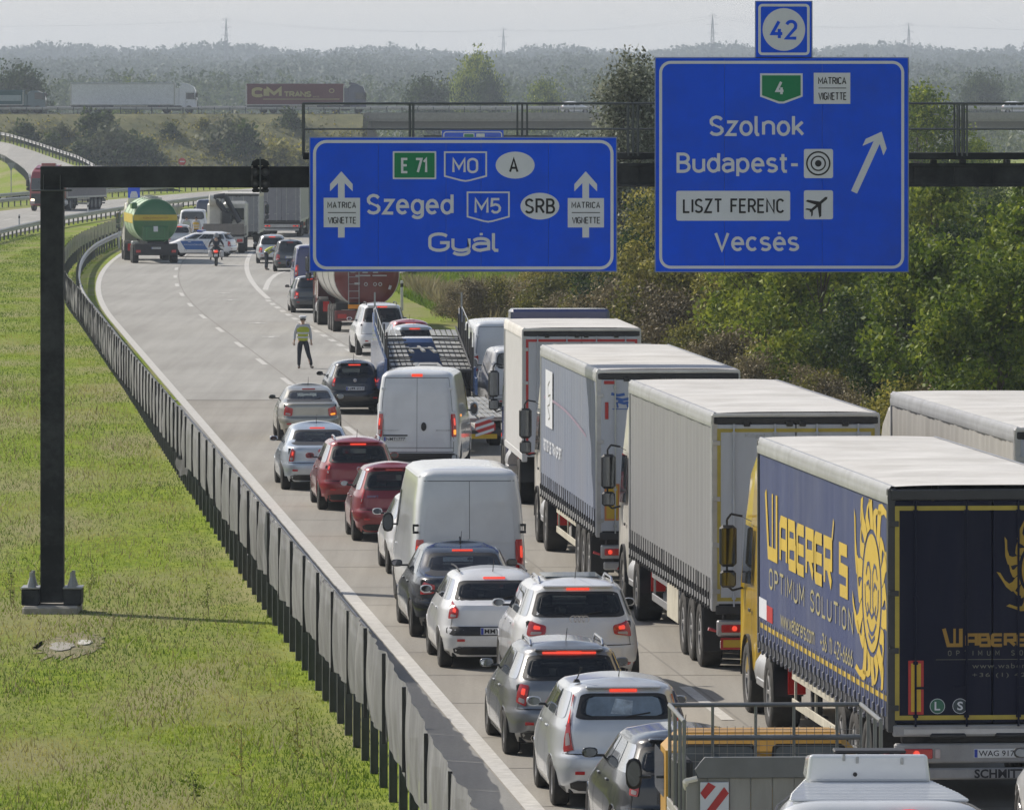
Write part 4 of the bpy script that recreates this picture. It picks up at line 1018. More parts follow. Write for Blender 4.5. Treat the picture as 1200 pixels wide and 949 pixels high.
    if wiper and not vn:
        a = Vector(sh.rear(.02, zw + .08, .03)); b = Vector(sh.rear(.42, zw + .13, .03)); MB().tube([a, b], .009, 5).build('rear_wiper', BLACK, root)
    if rails:
        for sd in (-1, 1):
            pts = []
            for i in range(12):
                t = i / 11; y = 0.75 + (L - 2.5 - .75) * t; x = sh.P(H - .03)[2] - .06
                pts.append((sd * x, y, H - .01 + .065 * min(1, sin(pi * t) * 3)))
            MB().tube(pts, .018, 6).build('roof_rail', rails, root, smooth=50)
    if antenna: MB().cyl((0, .95 if kind != 'sedan' else 1.6, H), (0, .72 if kind != 'sedan' else 1.38, H + .22), .008, .004, 5).build('antenna', BLACK, root)
    if sunroof: MB().box(-.42, .42, 1.2, L - 2.4, H + .035, H + .052, .008).build('sunroof', GLASSL, root)
    r_, f_, b_ = sh.P(zw + .1)
    if mirrors is None: mirrors = (W + (.04 if kind != 'van' else .12), zw + .09)
    ymir = f_ - .42 if not vn else L - 1.55
    for sd in (-1, 1): mirror(root, sd, sd * mirrors[0], ymir, mirrors[1], mirror_mat or pm, *((.095, .062, .07) if not vn else (.10, .17, .07)))
    root['zz'] = 0; del root['zz']
    return root, sh
def at_road(u, d, W_=0): return ((u - 600) * d / FPX, d, 0)
H_ = .078
def badge(root, x, y, z, r=.05):
    MB().lathe([(0, r), (-.012, r), (-.014, r * .8), (-.008, r * .78), (-.008, .001)], (x, y, z), 'y', 20).build('badge', CHROME, root, smooth=40)

SILV = paint('paint_silver', (0.58, 0.60, 0.62), .35, .32); SILVB = paint('paint_ice_blue_silver', (0.50, 0.55, 0.60), .5, .3); BEIGE = paint('paint_beige_silver', (0.42, 0.40, 0.34), .55, .32)
GREYP = paint('paint_grey', (0.25, 0.255, 0.26), .6, .3); WHITEP = paint('paint_white', (0.72, 0.725, 0.73), 0, .35); REDP = paint('paint_red', (0.26, 0.012, 0.015), .1, .3)
REDD = paint('paint_dark_red', (0.24, 0.015, 0.022), .2, .3); BLKP = paint('paint_black', (0.016, 0.018, 0.022), .2, .25); DBLUE = paint('paint_dark_blue', (0.018, 0.028, 0.075), .2, .28)
NAVY = paint('paint_navy', (0.02, 0.03, 0.14), .1, .3); DGREY = paint('paint_dark_grey', (0.055, 0.062, 0.07), .4, .3); PINKR = paint('paint_faded_red', (0.36, 0.07, 0.09), .2, .4)

c, sh = car('beige_sedan', 'beige silver sedan with hidden plate, last in the left lane below the standing officer', 'car', 'sedan', at_road(364, 191.7), .07, BEIGE, 4.5, .85, 1.40, amber=True, lit=False, glass=GLASSL, lampz=(.66, .86, .68, .92, .56, .93))
MB().box(-.62, .62, .02, .10, 1.02, 1.04, .008).build('boot_lip', BEIGE, c)
c, sh = car('silver_sedan', 'pale blue-silver sedan with lit brake lamps just behind the beige sedan', 'car', 'sedan', at_road(375, 167.2), H_, SILVB, 4.65, .87, 1.45, glass=GLASSL, lampz=(.66, .90, .66, .96, .68, .94), platez=.7); badge(c, 0, sh.rear(0, .88)[1] - .01, .9)
c, sh = car('red_wagon', 'bright red estate car with roof rails and round badge on the tailgate', 'car', 'wagon', at_road(421, 158.8), H_, REDP, 4.5, .88, 1.50, rails=CHROME, lampz=(.78, .98, .80, 1.02, .74, .93)); badge(c, 0, sh.rear(0, .9)[1] - .01, .9)
c, sh = car('dark_red_hatchback', 'dark red small hatchback partly hidden by the tall white van', 'car', 'hatch', at_road(463, 147.4), H_, REDD, 3.75, .845, 1.51, lit=False, lampz=(.78, 1.02, .76, 1.08, .78, .93), antenna=False)
m = MB(); letter(m, 'SWIFT', (-.55, -.32, .885, .93), lambda a, b: (a, sh.rear(a / .8, b)[1] - .012, b)); m.build('lettering', CHROME, c)
c, sh = car('white_hatchback', 'white small car almost hidden in front of the tall white van', 'car', 'hatch', at_road(507, 136.9), H_, WHITEP, 3.9, .84, 1.48)
c, sh = car('black_sedan', 'glossy black sedan with red brake lamps between the tall van and the white hatchback', 'car', 'sedan', at_road(548, 120.6), H_, BLKP, 4.85, .92, 1.46, glass=GLASSL, lampz=(.74, .88, .72, .93, .60, .92), platez=.6)
badge(c, 0, sh.rear(0, .9)[1] - .01, .9, .04)
MB().prism([(0, 0), (.16, 0), (.1, .08)], lambda a, b: (-.012, 1.7 + a, 1.49 + b), lambda a, b: (.012, 1.7 + a, 1.49 + b)).build('roof_fin', BLKP, c)
c, sh = car('white_hatchback', 'white hatchback with steep bustle tail and blue-banded plate, behind the black sedan', 'car', 'megane', at_road(583, 114.0), H_, WHITEP, 4.2, .885, 1.46, lampz=(.80, .92, .78, 1.06, .70, .90), plate='MMY 318', platez=.60, trim=BLACK)
rpatch(lambda u, v: sh.rear((u * 2 - 1) * .88, .53 + .14 * v, .010), .3, 14, 3).build('bumper_strip', BLACK, c, smooth=60)
for sd in (-1, 1): MB().tube([(sd * .52, .9 + i * .25, 1.47 + .02 * sin(pi * i / 7)) for i in range(8)], .014, 5).build('roof_strip', BLACK, c)
c, sh = car('white_suv', 'white sport utility car with silver roof rails and wide red lamps', 'car', 'suv', at_road(680, 108.7), H_, WHITEP, 4.63, .94, 1.65, rails=CHROME, wr=.36, lampz=(.92, 1.05, .88, 1.12, .55, .92), sunroof=True, platez=.80)
for i in range(4): MB().lathe([(-.006, .055), (-.006, .045)], (-.09 + .06 * i, sh.rear(0, 1.12)[1] - .008, 1.14), 'y', 14).build('badge_ring', CHROME, c)
rpatch(lambda u, v: sh.rear((u * 2 - 1) * .9, .47 + .045 * v, .012), .3, 14, 2).build('bumper_reflector', LRED, c)
c, sh = car('grey_wagon', 'metallic grey estate car with dark rear window and tinted red lamps', 'car', 'wagon', at_road(670, 98.6), H_, GREYP, 4.6, .885, 1.46, rails=CHROME, lampz=(.68, .96, .74, .98, .68, .92), amber=False, platez=.78, plate='KLH 052')
m = MB()
for sd in (-1, 1): m.lathe([(0, .045), (-.1, .045), (-.1, .035), (0, .034)], (sd * .5, .12, .27), 'y', 12)
m.build('exhaust_tip', CHROME, c, smooth=50)
zh = 1.375; MB().box(-.36, .36, sh.rear(0, zh)[1] - .04, sh.rear(0, zh)[1], zh - .018, zh + .012, .005).build('high_brake_strip', LLIT, c)
c, sh = car('silver_hatchback', 'silver hatchback with tall narrow lamps and a paper sheet behind its rear glass', 'car', 'mpv', at_road(733, 91.3), H_, SILV, 4.03, .885, 1.54, lampz=(.74, 1.40, .70, 1.40, (.70, .88), .91), platez=.5, wiper=True, antenna=True)
rpatch(lambda u, v: sh.rear((u * 2 - 1) * .62, 1.15 + .23 * v, .014), .4, 8, 5).build('window_sheet', mat('fogged_glass_sheet', (.18, .23, .28), .25, var=.25, scale=4), c, smooth=60)
m = MB(); m.add([sh.rear(q, z, .02) for q, z in ((-.22, 1.18), (.12, 1.16), (.16, 1.33), (-.14, 1.36))], [(0, 1, 2, 3)]); m.build('paper_sheet', mat('printed_paper', (.32, .38, .43), .6, var=.5, scale=9), c)
m = MB(); m.cyl((-.55, .62, 1.53), (-.55, .62, 1.57), .05, .03, 8); m.cyl((-.55, .62, 1.57), (-.5, .55, 1.70), .008, n=5); m.cyl((-.5, .55, 1.69), (-.5, .55, 1.72), .02, n=6); m.build('magnetic_aerial', BLACK, c)
c, sh = car('dark_estate', 'glossy black estate at the bottom edge, left of the yellow truck cab', 'car', 'wagon', at_road(812, 84.6), .085, BLKP, 4.5, .88, 1.45, glass=GLASSL, lampz=(.78, .98, .80, 1.02, .72, .92), mirror_mat=BLKP)
c, sh = car('black_hatchback', 'black hatchback with its driver mirror folded out, behind the car transporter', 'car', 'hatch', at_road(416.5, 208.8), .085, BLKP, 4.0, .82, 1.46, lampz=(.78, 1.0, .80, 1.05, .72, .93), lit=True, plate='LJM 217', platez=.72); badge(c, 0, sh.rear(0, .92)[1] - .01, .95)
c, sh = car('white_suv', 'white off-road car with spare-looking tall lamps ahead of the transporter, beside the red tanker', 'car', 'suv', at_road(449, 257.5), .09, WHITEP, 4.7, .93, 1.78, rails=BLACK, wr=.37, lampz=(.95, 1.4, .9, 1.4, .82, .93), amber=True)
c, sh = car('faded_red_car', 'faded red car, only its roof and rear window showing beyond the transporter ramps', 'car', 'hatch', at_road(482, 248.5), .08, PINKR, 4.1, .86, 1.46)
c, sh = car('silver_estate', 'silver-roofed dark car directly behind the faded red car', 'car', 'wagon', at_road(487, 242.5), .08, SILVB, 4.5, .87, 1.47)
c, sh = car('dark_silver_estate', 'dark silver estate car following the blue van', 'car', 'wagon', at_road(365, 311), .07, DGREY, 4.5, .87, 1.5, detail=1)
c, sh = car('dark_suv', 'dark green-grey estate with wide rear window beside the bending officer', 'car', 'wagon', at_road(340, 389), .04, DGREY, 4.5, .9, 1.62, detail=1, plate='HVC 644', lit=False)
c, sh = car('silver_car', 'silver estate with a lit lamp stopped furthest up the exit lane', 'car', 'wagon', at_road(319, 409), .04, SILV, 4.5, .9, 1.55, detail=1, lit=True)
c, sh = car('silver_hatchback', 'silver car half hidden by the right side of the green tanker', 'car', 'hatch', at_road(210, 447), .03, SILV, 4.1, .86, 1.5, detail=1)
c, sh = car('white_hatchback', 'sliver of a white car with dark mirror at the lower right edge', 'car', 'hatch', (7.12, 84.7, 0), .085, WHITEP, 4.1, .88, 1.5, mirror_mat=BLACK)

def van_doors(c, sh, H, zt=None, windows=False, hinges=True):
    m = MB(); z0, z1 = .52, (zt or H - .16)
    m.grid(1, 14, lambda u, v: sh.rear(-.004 + .008 * u, z0 + (z1 - z0) * v, .004))
    for sd in (-1, 1): m.grid(1, 14, lambda u, v: sh.rear(sd * (.86 + .008 * u), z0 + (z1 - z0) * v, .004))
    m.grid(18, 1, lambda u, v: sh.rear((u * 2 - 1) * .86, z1 + .012 * v, .004)); m.grid(18, 1, lambda u, v: sh.rear((u * 2 - 1) * .86, z0 + .012 * v, .004))
    m.build('rear_door_gaps', SEAM, c)
    for sd in (-1, 1):
        # pressed panel on each door leaf
        for z_a, z_b in ((.75, 1.28), (1.36, z1 - .12)):
            pm_ = MB()
            stroke(pm_, [(.07 * sd, z_a), (.78 * sd, z_a), (.78 * sd, z_b), (.07 * sd, z_b)], .012, lambda a, b: sh.rear(a, b, .006), closed=True)
            pm_.build('door_pressing', c.children[0].data.materials[0], c)
    if hinges:
        for sd in (-1, 1):
            for z in (.8, 1.45, z1 - .25):
                p = sh.rear(sd * .88, z); MB().box(p[0] - .05, p[0] + .05, p[1] - .025, p[1] + .01, z - .03, z + .03, .006).build('hinge', c.children[0].data.materials[0], c)
VANW = paint('paint_van_white', (0.66, 0.68, 0.70), 0, .4)
c, sh = car('white_panel_van', 'white panel van with oval black door handle, directly behind the transporter ramps', 'van', 'van', at_road(488.5, 174.7), -.055, VANW, 5.4, 1.0, 2.42, 13, lamp='van', amber=True, rim=RIMD, wr=.34, antenna=False, hbl=None, sidewin=True,
            lampz=(.88, 1.42, .88, 1.42, .925, .994), plate='', bumper_dark=False)
van_doors(c, sh, 2.42)
number_plate(c, -.52, sh.rear(-.5, .86)[1] - .005, .83, 'NMT1777')
MB().box(-.8, -.22, sh.rear(-.5, .95)[1] - .02, sh.rear(-.5, .95)[1] + .02, .90, .93, .004).build('plate_light_bar', BLACK, c)
MB().lathe([(0, .065), (-.03, .06), (-.035, .001)], (.16, sh.rear(.1, 1.12)[1], 1.12), 'y', 18).xf(Matrix.Translation((0, 0, 1.12)) @ Matrix.Diagonal((1, 1, 1.6, 1)) @ Matrix.Translation((0, 0, -1.12))).build('door_handle', BLACK, c)
MB().box(-.13, .13, sh.rear(0, 2.33)[1] - .03, sh.rear(0, 2.33)[1] + .02, 2.29, 2.36, .01).build('high_brake_lamp', LLIT, c)
rpatch(lambda u, v: sh.rear((u * 2 - 1) * .95, .30 + .20 * v, .03), .2, 12, 3).build('rear_bumper', BLACK, c)
m = MB()
letter(m, 'PEUGEOT', (-.86, -.42, 1.02, 1.05), lambda a, b: (a, sh.rear(a, b)[1] - .012, b)); letter(m, 'BOXER', (.45, .8, 1.02, 1.05), lambda a, b: (a, sh.rear(a, b)[1] - .012, b)); m.build('lettering', GREYP, c)
p = sh.side(1, 1.1, 1.35); MB().box(p[0] - .02, p[0] + .02, 1.0, 1.1, 1.32, 1.38, .01).build('side_marker', LAMB, c)

c, sh = car('white_high_roof_van', 'tall white high-roof van with square pressed rear doors in the left lane', 'van', 'van', at_road(550.5, 125.4), H_, VANW, 6.1, .985, 2.52, 13, rim=RIMD, wr=.34, antenna=False, hbl=None, lampz=(.72, 1.34, .72, 1.34, .93, .996), bumper_dark=False, mirror_mat=BLACK)
m = MB(); z0, z1 = .5, 2.32
m.grid(1, 14, lambda u, v: sh.rear(-.004 + .008 * u, z0 + (z1 - z0) * v, .004)); m.grid(18, 1, lambda u, v: sh.rear((u * 2 - 1) * .9, z1 + .01 * v, .004))
m.build('rear_door_gaps', SEAM, c)
for sd in (-1, 1):
    rpatch(lambda u, v: sh.rear(sd * (.07 + .72 * u), 1.28 + .62 * v, .008), .35, 8, 8).build('door_pressing', VANW, c, smooth=60)
    MB().box(sd * .86, sd * .96, sh.rear(.9, 1.5)[1] - .03, sh.rear(.9, 1.5)[1], 1.44, 1.48, .004).box(sd * .93, sd * .96, sh.rear(.95, 1.5)[1] - .03, sh.rear(.9, 1.5)[1], 1.48, 1.56, .004).box(sd * .86, sd * .96, sh.rear(.9, 1.5)[1] - .032, sh.rear(.9, 1.5)[1], 1.56, 1.6, .004).build('door_catch', BLACK, c)
MB().lathe([(0, .045), (-.02, .04), (-.025, .001)], (-.12, sh.rear(0, 1.18)[1] - .002, 1.18), 'y', 14).build('high_brake_lamp', LLIT, c)
MB().box(-.04, .05, sh.rear(0, 1.0)[1] - .03, sh.rear(0, 1.0)[1], 1.0, 1.04, .006).build('door_handle', BLACK, c)
rpatch(lambda u, v: sh.rear((u * 2 - 1) * .96, .30 + .2 * v, .04), .2, 12, 3).build('rear_bumper', BLACK, c)
m = MB()
for sd in (-1, 1): m.grid(20, 1, lambda u, v: sh.sidef(sd, .05 + .9 * u, 2.38 + .03 * v, .012))
m.build('gutter', VANW, c)
c, sh = car('white_panel_van', 'large white van standing beyond the small white van with the bicycle', 'van', 'van', at_road(592, 215), .085, VANW, 6.0, 1.0, 2.42, 13, rim=RIMD, wr=.34, antenna=False, hbl=None, lampz=(1.0, 1.45, 1.0, 1.45, .93, .996), bumper_dark=False, lit=False)
van_doors(c, sh, 2.42)
c, sh = car('blue_van', 'dark blue panel van at the left corner of the wide sign', 'van', 'van', at_road(369, 340), .065, NAVY, 5.4, .97, 2.28, 13, rim=RIMD, wr=.34, antenna=False, hbl=None, lampz=(.9, 1.4, .9, 1.4, .93, .996), plate='KNT 409')
van_doors(c, sh, 2.28)
c, sh = car('white_minibus', 'white minibus with dark rear window near the people in reflective vests', 'van', 'van', at_road(226, 480), .02, WHITEP, 5.0, .95, 1.98, 9, rim=RIMD, wr=.33, antenna=False, hbl=None, extra='rear_window')
c, sh = car('dark_blue_van', 'dark blue van roof in the distance between the minibus and the box truck', 'van', 'van', at_road(244, 522), 0, DBLUE, 5.4, .97, 2.1, 13, antenna=False, hbl=None)
# ============================================================ TRUCKS
ROOFW = mat('trailer_roof_tarp', (0.60, 0.585, 0.555), 0.75, var=.12, scale=1.1, bump=.15, bscale=3, dirt=(.34, .32, .28), dirt_amt=.55)
DOORW = mat('trailer_door_white', (0.46, 0.48, 0.52), 0.55, var=.06, scale=1.5, dirt=(.22, .21, .19), dirt_amt=.45, stretch=(1, 1, .3))
ALU = mat('aluminium_profile', (0.42, 0.425, 0.43), 0.4, 0.5, var=.12, dirt=(.2, .19, .17), dirt_amt=.4)
CREAM = mat('side_guard_cream', (0.5, 0.47, 0.38), .6, dirt=(.2, .17, .12), dirt_amt=.5)
RYEL = mat('reflector_yellow', (0.55, 0.36, 0.02), .5); RRED = mat('reflector_red', (0.42, 0.02, 0.02), .45)
CWHITE = mat('cab_white', (0.62, 0.60, 0.54), .4, coat=.5, dirt=(.25, .22, .17), dirt_amt=.35)

def truck_wheels(root, xs, ys, r=.5, w_=.3, rim=RIMD, steer=False):
    for y in ys:
        for sd in (-1, 1): put_wheel(root, sd * xs, y, r, w_, rim, 'truck')
def mudflap(root, y, z0=.35, z1=1.0, xs=.98, wd=.5):
    for sd in (-1, 1): MB().box(sd * (xs - wd / 2), sd * (xs + wd / 2), y - .02, y, z0, z1, .005).build('mudflap', BLACK, root)

def trailer_box(root, L, H, side, door, roof=ROOFW, z0=1.15, W=1.275, wave=.012, frame=ALU, door_frame=None, straps=32, strap_mat=None, curtain_right=True, edge=None, top_black=True, y0=0.0, side_right=None):
    """curtain-sided or box body, tail at y0"""
    zb = z0
    def curt(sd):
        n = 120 if wave else 2
        def fn(u, v):
            y = y0 + .16 + (L - .3) * u; z = zb + .02 + (H - .22 - zb) * v
            x = W - .012 + (wave * sin(2 * pi * u * L / .55 + .6 * sin(u * 17)) * (.4 + .6 * sin(pi * min(1, v * 1.1)) ** .5) + wave * .6 * sin(2 * pi * u * L / 1.9)) * (1 if wave else 0)
            return (sd * x, y, z)
        return MB().grid(n, 8, fn).build('side_curtain' if wave else 'side_wall', side if sd < 0 else (side_right or side), root, smooth=180)
    cl = curt(-1)
    if curtain_right: curt(1)
    # roof with gentle sag between bows, rounded cant rails
    def rf(u, v):
        x = (u * 2 - 1) * (W - .02); y = y0 + .04 + (L - .08) * v
        return (x, y, H + .02 - .014 * abs(sin(pi * v * L / 1.7)) ** 2 * (1 - (abs(u * 2 - 1)) ** 4) - .02 * (u * 2 - 1) ** 4)
    MB().grid(12, 56, rf).build('roof', roof, root, smooth=180)
    for sd in (-1, 1):
        m = MB(); prof = [(W - .03, H - .22), (W + .012, H - .21), (W + .018, H - .12), (W + .006, H - .09), (W + .012, H - .05), (W - .03, H + .012), (W - .07, H + .008)]
        m.grid(len(prof) - 1, 24, lambda u, v: (sd * prof[min(int(u * (len(prof) - 1) + .5), len(prof) - 1)][0], y0 + .02 + (L - .04) * v, prof[min(int(u * (len(prof) - 1) + .5), len(prof) - 1)][1]))
        m.build('cant_rail', edge or frame, root, smooth=60)
        MB().box(sd * (W - .10), sd * (W + .012), y0 - .005, y0 + .15, zb - .15, H - .02, .012).build('corner_post', frame, root)
        MB().box(sd * (W - .10), sd * (W + .012), y0 + L - .12, y0 + L, zb - .1, H - .02, .012).build('corner_post', frame, root)
        MB().box(sd * (W - .06), sd * (W + .006), y0 + .15, y0 + L - .15, zb - .13, zb + .02, .01).build('side_rail', frame, root)
    MB().box(-W + .06, W - .06, y0 + L - .05, y0 + L - .003, zb - .1, H - .03).build('headboard', door, root)
    MB().box(-W + .11, W - .11, y0 + .08, y0 + L - .1, zb - .12, zb - .02).build('floor', DARK, root)
    # rear: two leaves
    for sd in (-1, 1):
        d_ = MB().box(sd * .008, sd * (W - .07), y0 - .012, y0 + .04, zb - .04, H - .17, .01).build('rear_door', door, root)
        bars = MB()
        for x in (.32, .95):
            bars.cyl((sd * x, y0 - .035, zb - .08), (sd * x, y0 - .035, H - .16), .014, n=6)
            for z in (zb + .05, zb + .7, zb + 1.5, H - .3): bars.box(sd * x - .03, sd * x + .03, y0 - .045, y0 - .012, z - .02, z + .02, .004)
            bars.box(sd * x - .01, sd * x + .16 * (-1 if x > .6 else 1) * sd, y0 - .055, y0 - .04, zb + .38, zb + .41)
        bars.build('locking_bar', frame if not door_frame else door, d_)
        for z in (zb + .15, zb + .85, zb + 1.55, H - .45): MB().box(sd * (W - .12), sd * (W + .005), y0 - .03, y0 - .012, z - .035, z + .035, .005).build('hinge', frame, root)
    if door_frame:
        m = MB(); stroke(m, [(-W + .10, zb + .03), (W - .10, zb + .03), (W - .10, H - .26), (-W + .10, H - .26)], .055, lambda a, b: (a, y0 - .016, b), closed=True); m.build('reflective_frame', door_frame, root)
    MB().box(-W + .02, W - .02, y0 - .02, y0 + .06, H - .165, H - (.06 if top_black else .03), .015).build('rear_header', BLACK if top_black else frame, root)
    if top_black:
        MB().box(-W + .0, W - .0, y0 - .012, y0 + .05, H - .058, H + .0, .012).build('header_cap', roof, root)
        for x in (-.75, -.1, .1, .75): MB().box(x - .05, x + .05, y0 - .05, y0 - .02, H - .2, H - .12, .01).build('door_stop', BLACK, root)
    sm = strap_mat or BLACK
    if straps:
        for k in range(straps):
            y = y0 + .35 + (L - .7) * k / (straps - 1); x = -W - .012
            m = MB(); m.box(x - .008, x + .004, y - .022, y + .022, zb - .10, zb + .34, 0)
            m.box(x - .03, x - .002, y - .035, y + .035, zb + .02, zb + .13, .008); m.box(x - .03, x, y - .03, y + .03, zb - .14, zb - .08, .006)
            m.build('curtain_strap', sm, root)
    return cl

def trailer_chassis(root, L, axles=(2.2, 3.5, 4.8), z0=1.15, W=1.275, y0=0.0, guard=CREAM, lamps='bar', plate=None, bumper=ALU, lit=True, rearboard=None, text=None, skirt=None):
    MB().box(-.45, -.33, y0 + .2, y0 + L - .4, .82, z0 - .12, .01).box(.33, .45, y0 + .2, y0 + L - .4, .82, z0 - .12, .01).box(-1.1, 1.1, y0 + .1, y0 + .25, .85, z0 - .06, .02).build('chassis', CHAS, root)
    truck_wheels(root, 1.09, [y0 + a for a in axles], .5, .33)
    for a in axles: MB().cyl((-.9, y0 + a, .5), (.9, y0 + a, .5), .08, n=10).build('axle', CHAS, root)
    for sd in (-1, 1):
        m = MB(); m.grid(10, 1, lambda u, v: (sd * (.9 + .36 * v), y0 + axles[0] + .58 * cos(pi * u), .5 + .6 * sin(pi * u)))
        m.build('mudguard', BLACK, root, smooth=60)
    mudflap(root, y0 + axles[0] - .65, .28, .95, 1.05, .42)
    # landing legs, side guards, pallet boxes
    for sd in (-1, 1):
        MB().box(sd * .75, sd * .9, y0 + L - 3.1, y0 + L - 2.95, .35, z0 - .1, .01).box(sd * .68, sd * .97, y0 + L - 3.2, y0 + L - 2.85, .3, .34, .01).build('landing_leg', CHAS, root)
        m = MB(); ya, yb_ = y0 + axles[-1] + .75, y0 + L - 3.5
        m.box(sd * 1.2, sd * 1.225, ya, yb_, .88, 1.0, .005); m.box(sd * 1.2, sd * 1.225, ya, yb_, .5, .62, .005)
        for t in (0, .5, 1): m.box(sd * 1.17, sd * 1.2, ya + (yb_ - ya) * t * .97, ya + (yb_ - ya) * t * .97 + .06, .48, 1.05)
        m.build('side_guard', guard, root, recalc=True)
    if skirt:
        MB().box(-1.24, -1.22, y0 + axles[-1] + .8, y0 + axles[-1] + 2.6, .42, 1.0, .01).build('pallet_box', skirt, root)
    MB().box(-.2, .5, y0 + axles[-1] + 2.9, y0 + axles[-1] + 3.4, .5, .9, .04).build('air_tank', CHAS, root)
    # rear bumper, lamp carrier
    b = MB().box(-W + .05, W - .05, y0 - .03, y0 + .06, z0 - .20, z0 - .06, .015).build('rear_sill', bumper if text else CHAS, root)
    car_ = MB().box(-1.2, 1.2, y0 - .01, y0 + .12, .62, .86, .02).build('lamp_carrier', bumper, root)
    MB().box(-1.15, 1.15, y0 + .0, y0 + .10, .42, .56, .02).build('underrun_bar', bumper, root)
    for sd in (-1, 1):
        MB().box(sd * .85, sd * .75, y0 + .1, y0 + .2, .45, .95, .01).build('bumper_bracket', CHAS, root)
        l_ = MB().box(sd * .74, sd * 1.14, y0 - .04, y0 - .008, .68, .80, .012).build('tail_lamp', LRED, root)
        if lit:
            for x in ((.82, 1.04) if lamps == 'bar' else (.94,)):
                MB().lathe([(0, .042), (-.012, .038), (-.018, .001)], (sd * x, y0 - .04, .74), 'y', 14).build('brake_light', LLIT, l_)
        MB().box(sd * .64, sd * .71, y0 - .035, y0 - .008, .68, .80, .01).build('clear_lamp', LCLR, root)
        MB().cyl((sd * 1.22, y0 - .03, .7), (sd * 1.34, y0 - .05, .74), .02, .03, 6).build('side_marker', LRED, root)
        if rearboard == 'triangle':
            MB().prism([(sd * .72, .43), (sd * .92, .43), (sd * .82, .60)], lambda a, b: (a, y0 - .02, b), lambda a, b: (a, y0 - .012, b)).build('reflector_triangle', LRED, root)
    if rearboard == 'lowboard':
        MB().box(-1.15, -.3, y0 - .02, y0, .42, .6, .006).build('board_edge', RRED, root); MB().box(-1.11, -.34, y0 - .026, y0 - .018, .455, .565).build('reflector_board', RYEL, root)
        MB().box(1.15, .3, y0 - .02, y0, .42, .6, .006).build('board_edge', RRED, root); MB().box(1.11, .34, y0 - .026, y0 - .018, .455, .565).build('reflector_board', RYEL, root)
    if plate: number_plate(root, plate[1], y0 - .012, plate[2], plate[0])
    if text:
        m = MB(); letter(m, text[0], text[1], lambda a, b: (a, y0 - .004, b), .03); m.build('lettering', INK, root)

def marker_board(root, x0, x1, z0, z1, y, red=RRED, yel=RYEL):
    MB().box(x0, x1, y - .006, y, z0, z1, .002).build('board_edge', red, root); MB().box(x0 + .035, x1 - .035, y - .010, y - .007, z0 + .035, z1 - .035).build('reflector_board', yel, root)

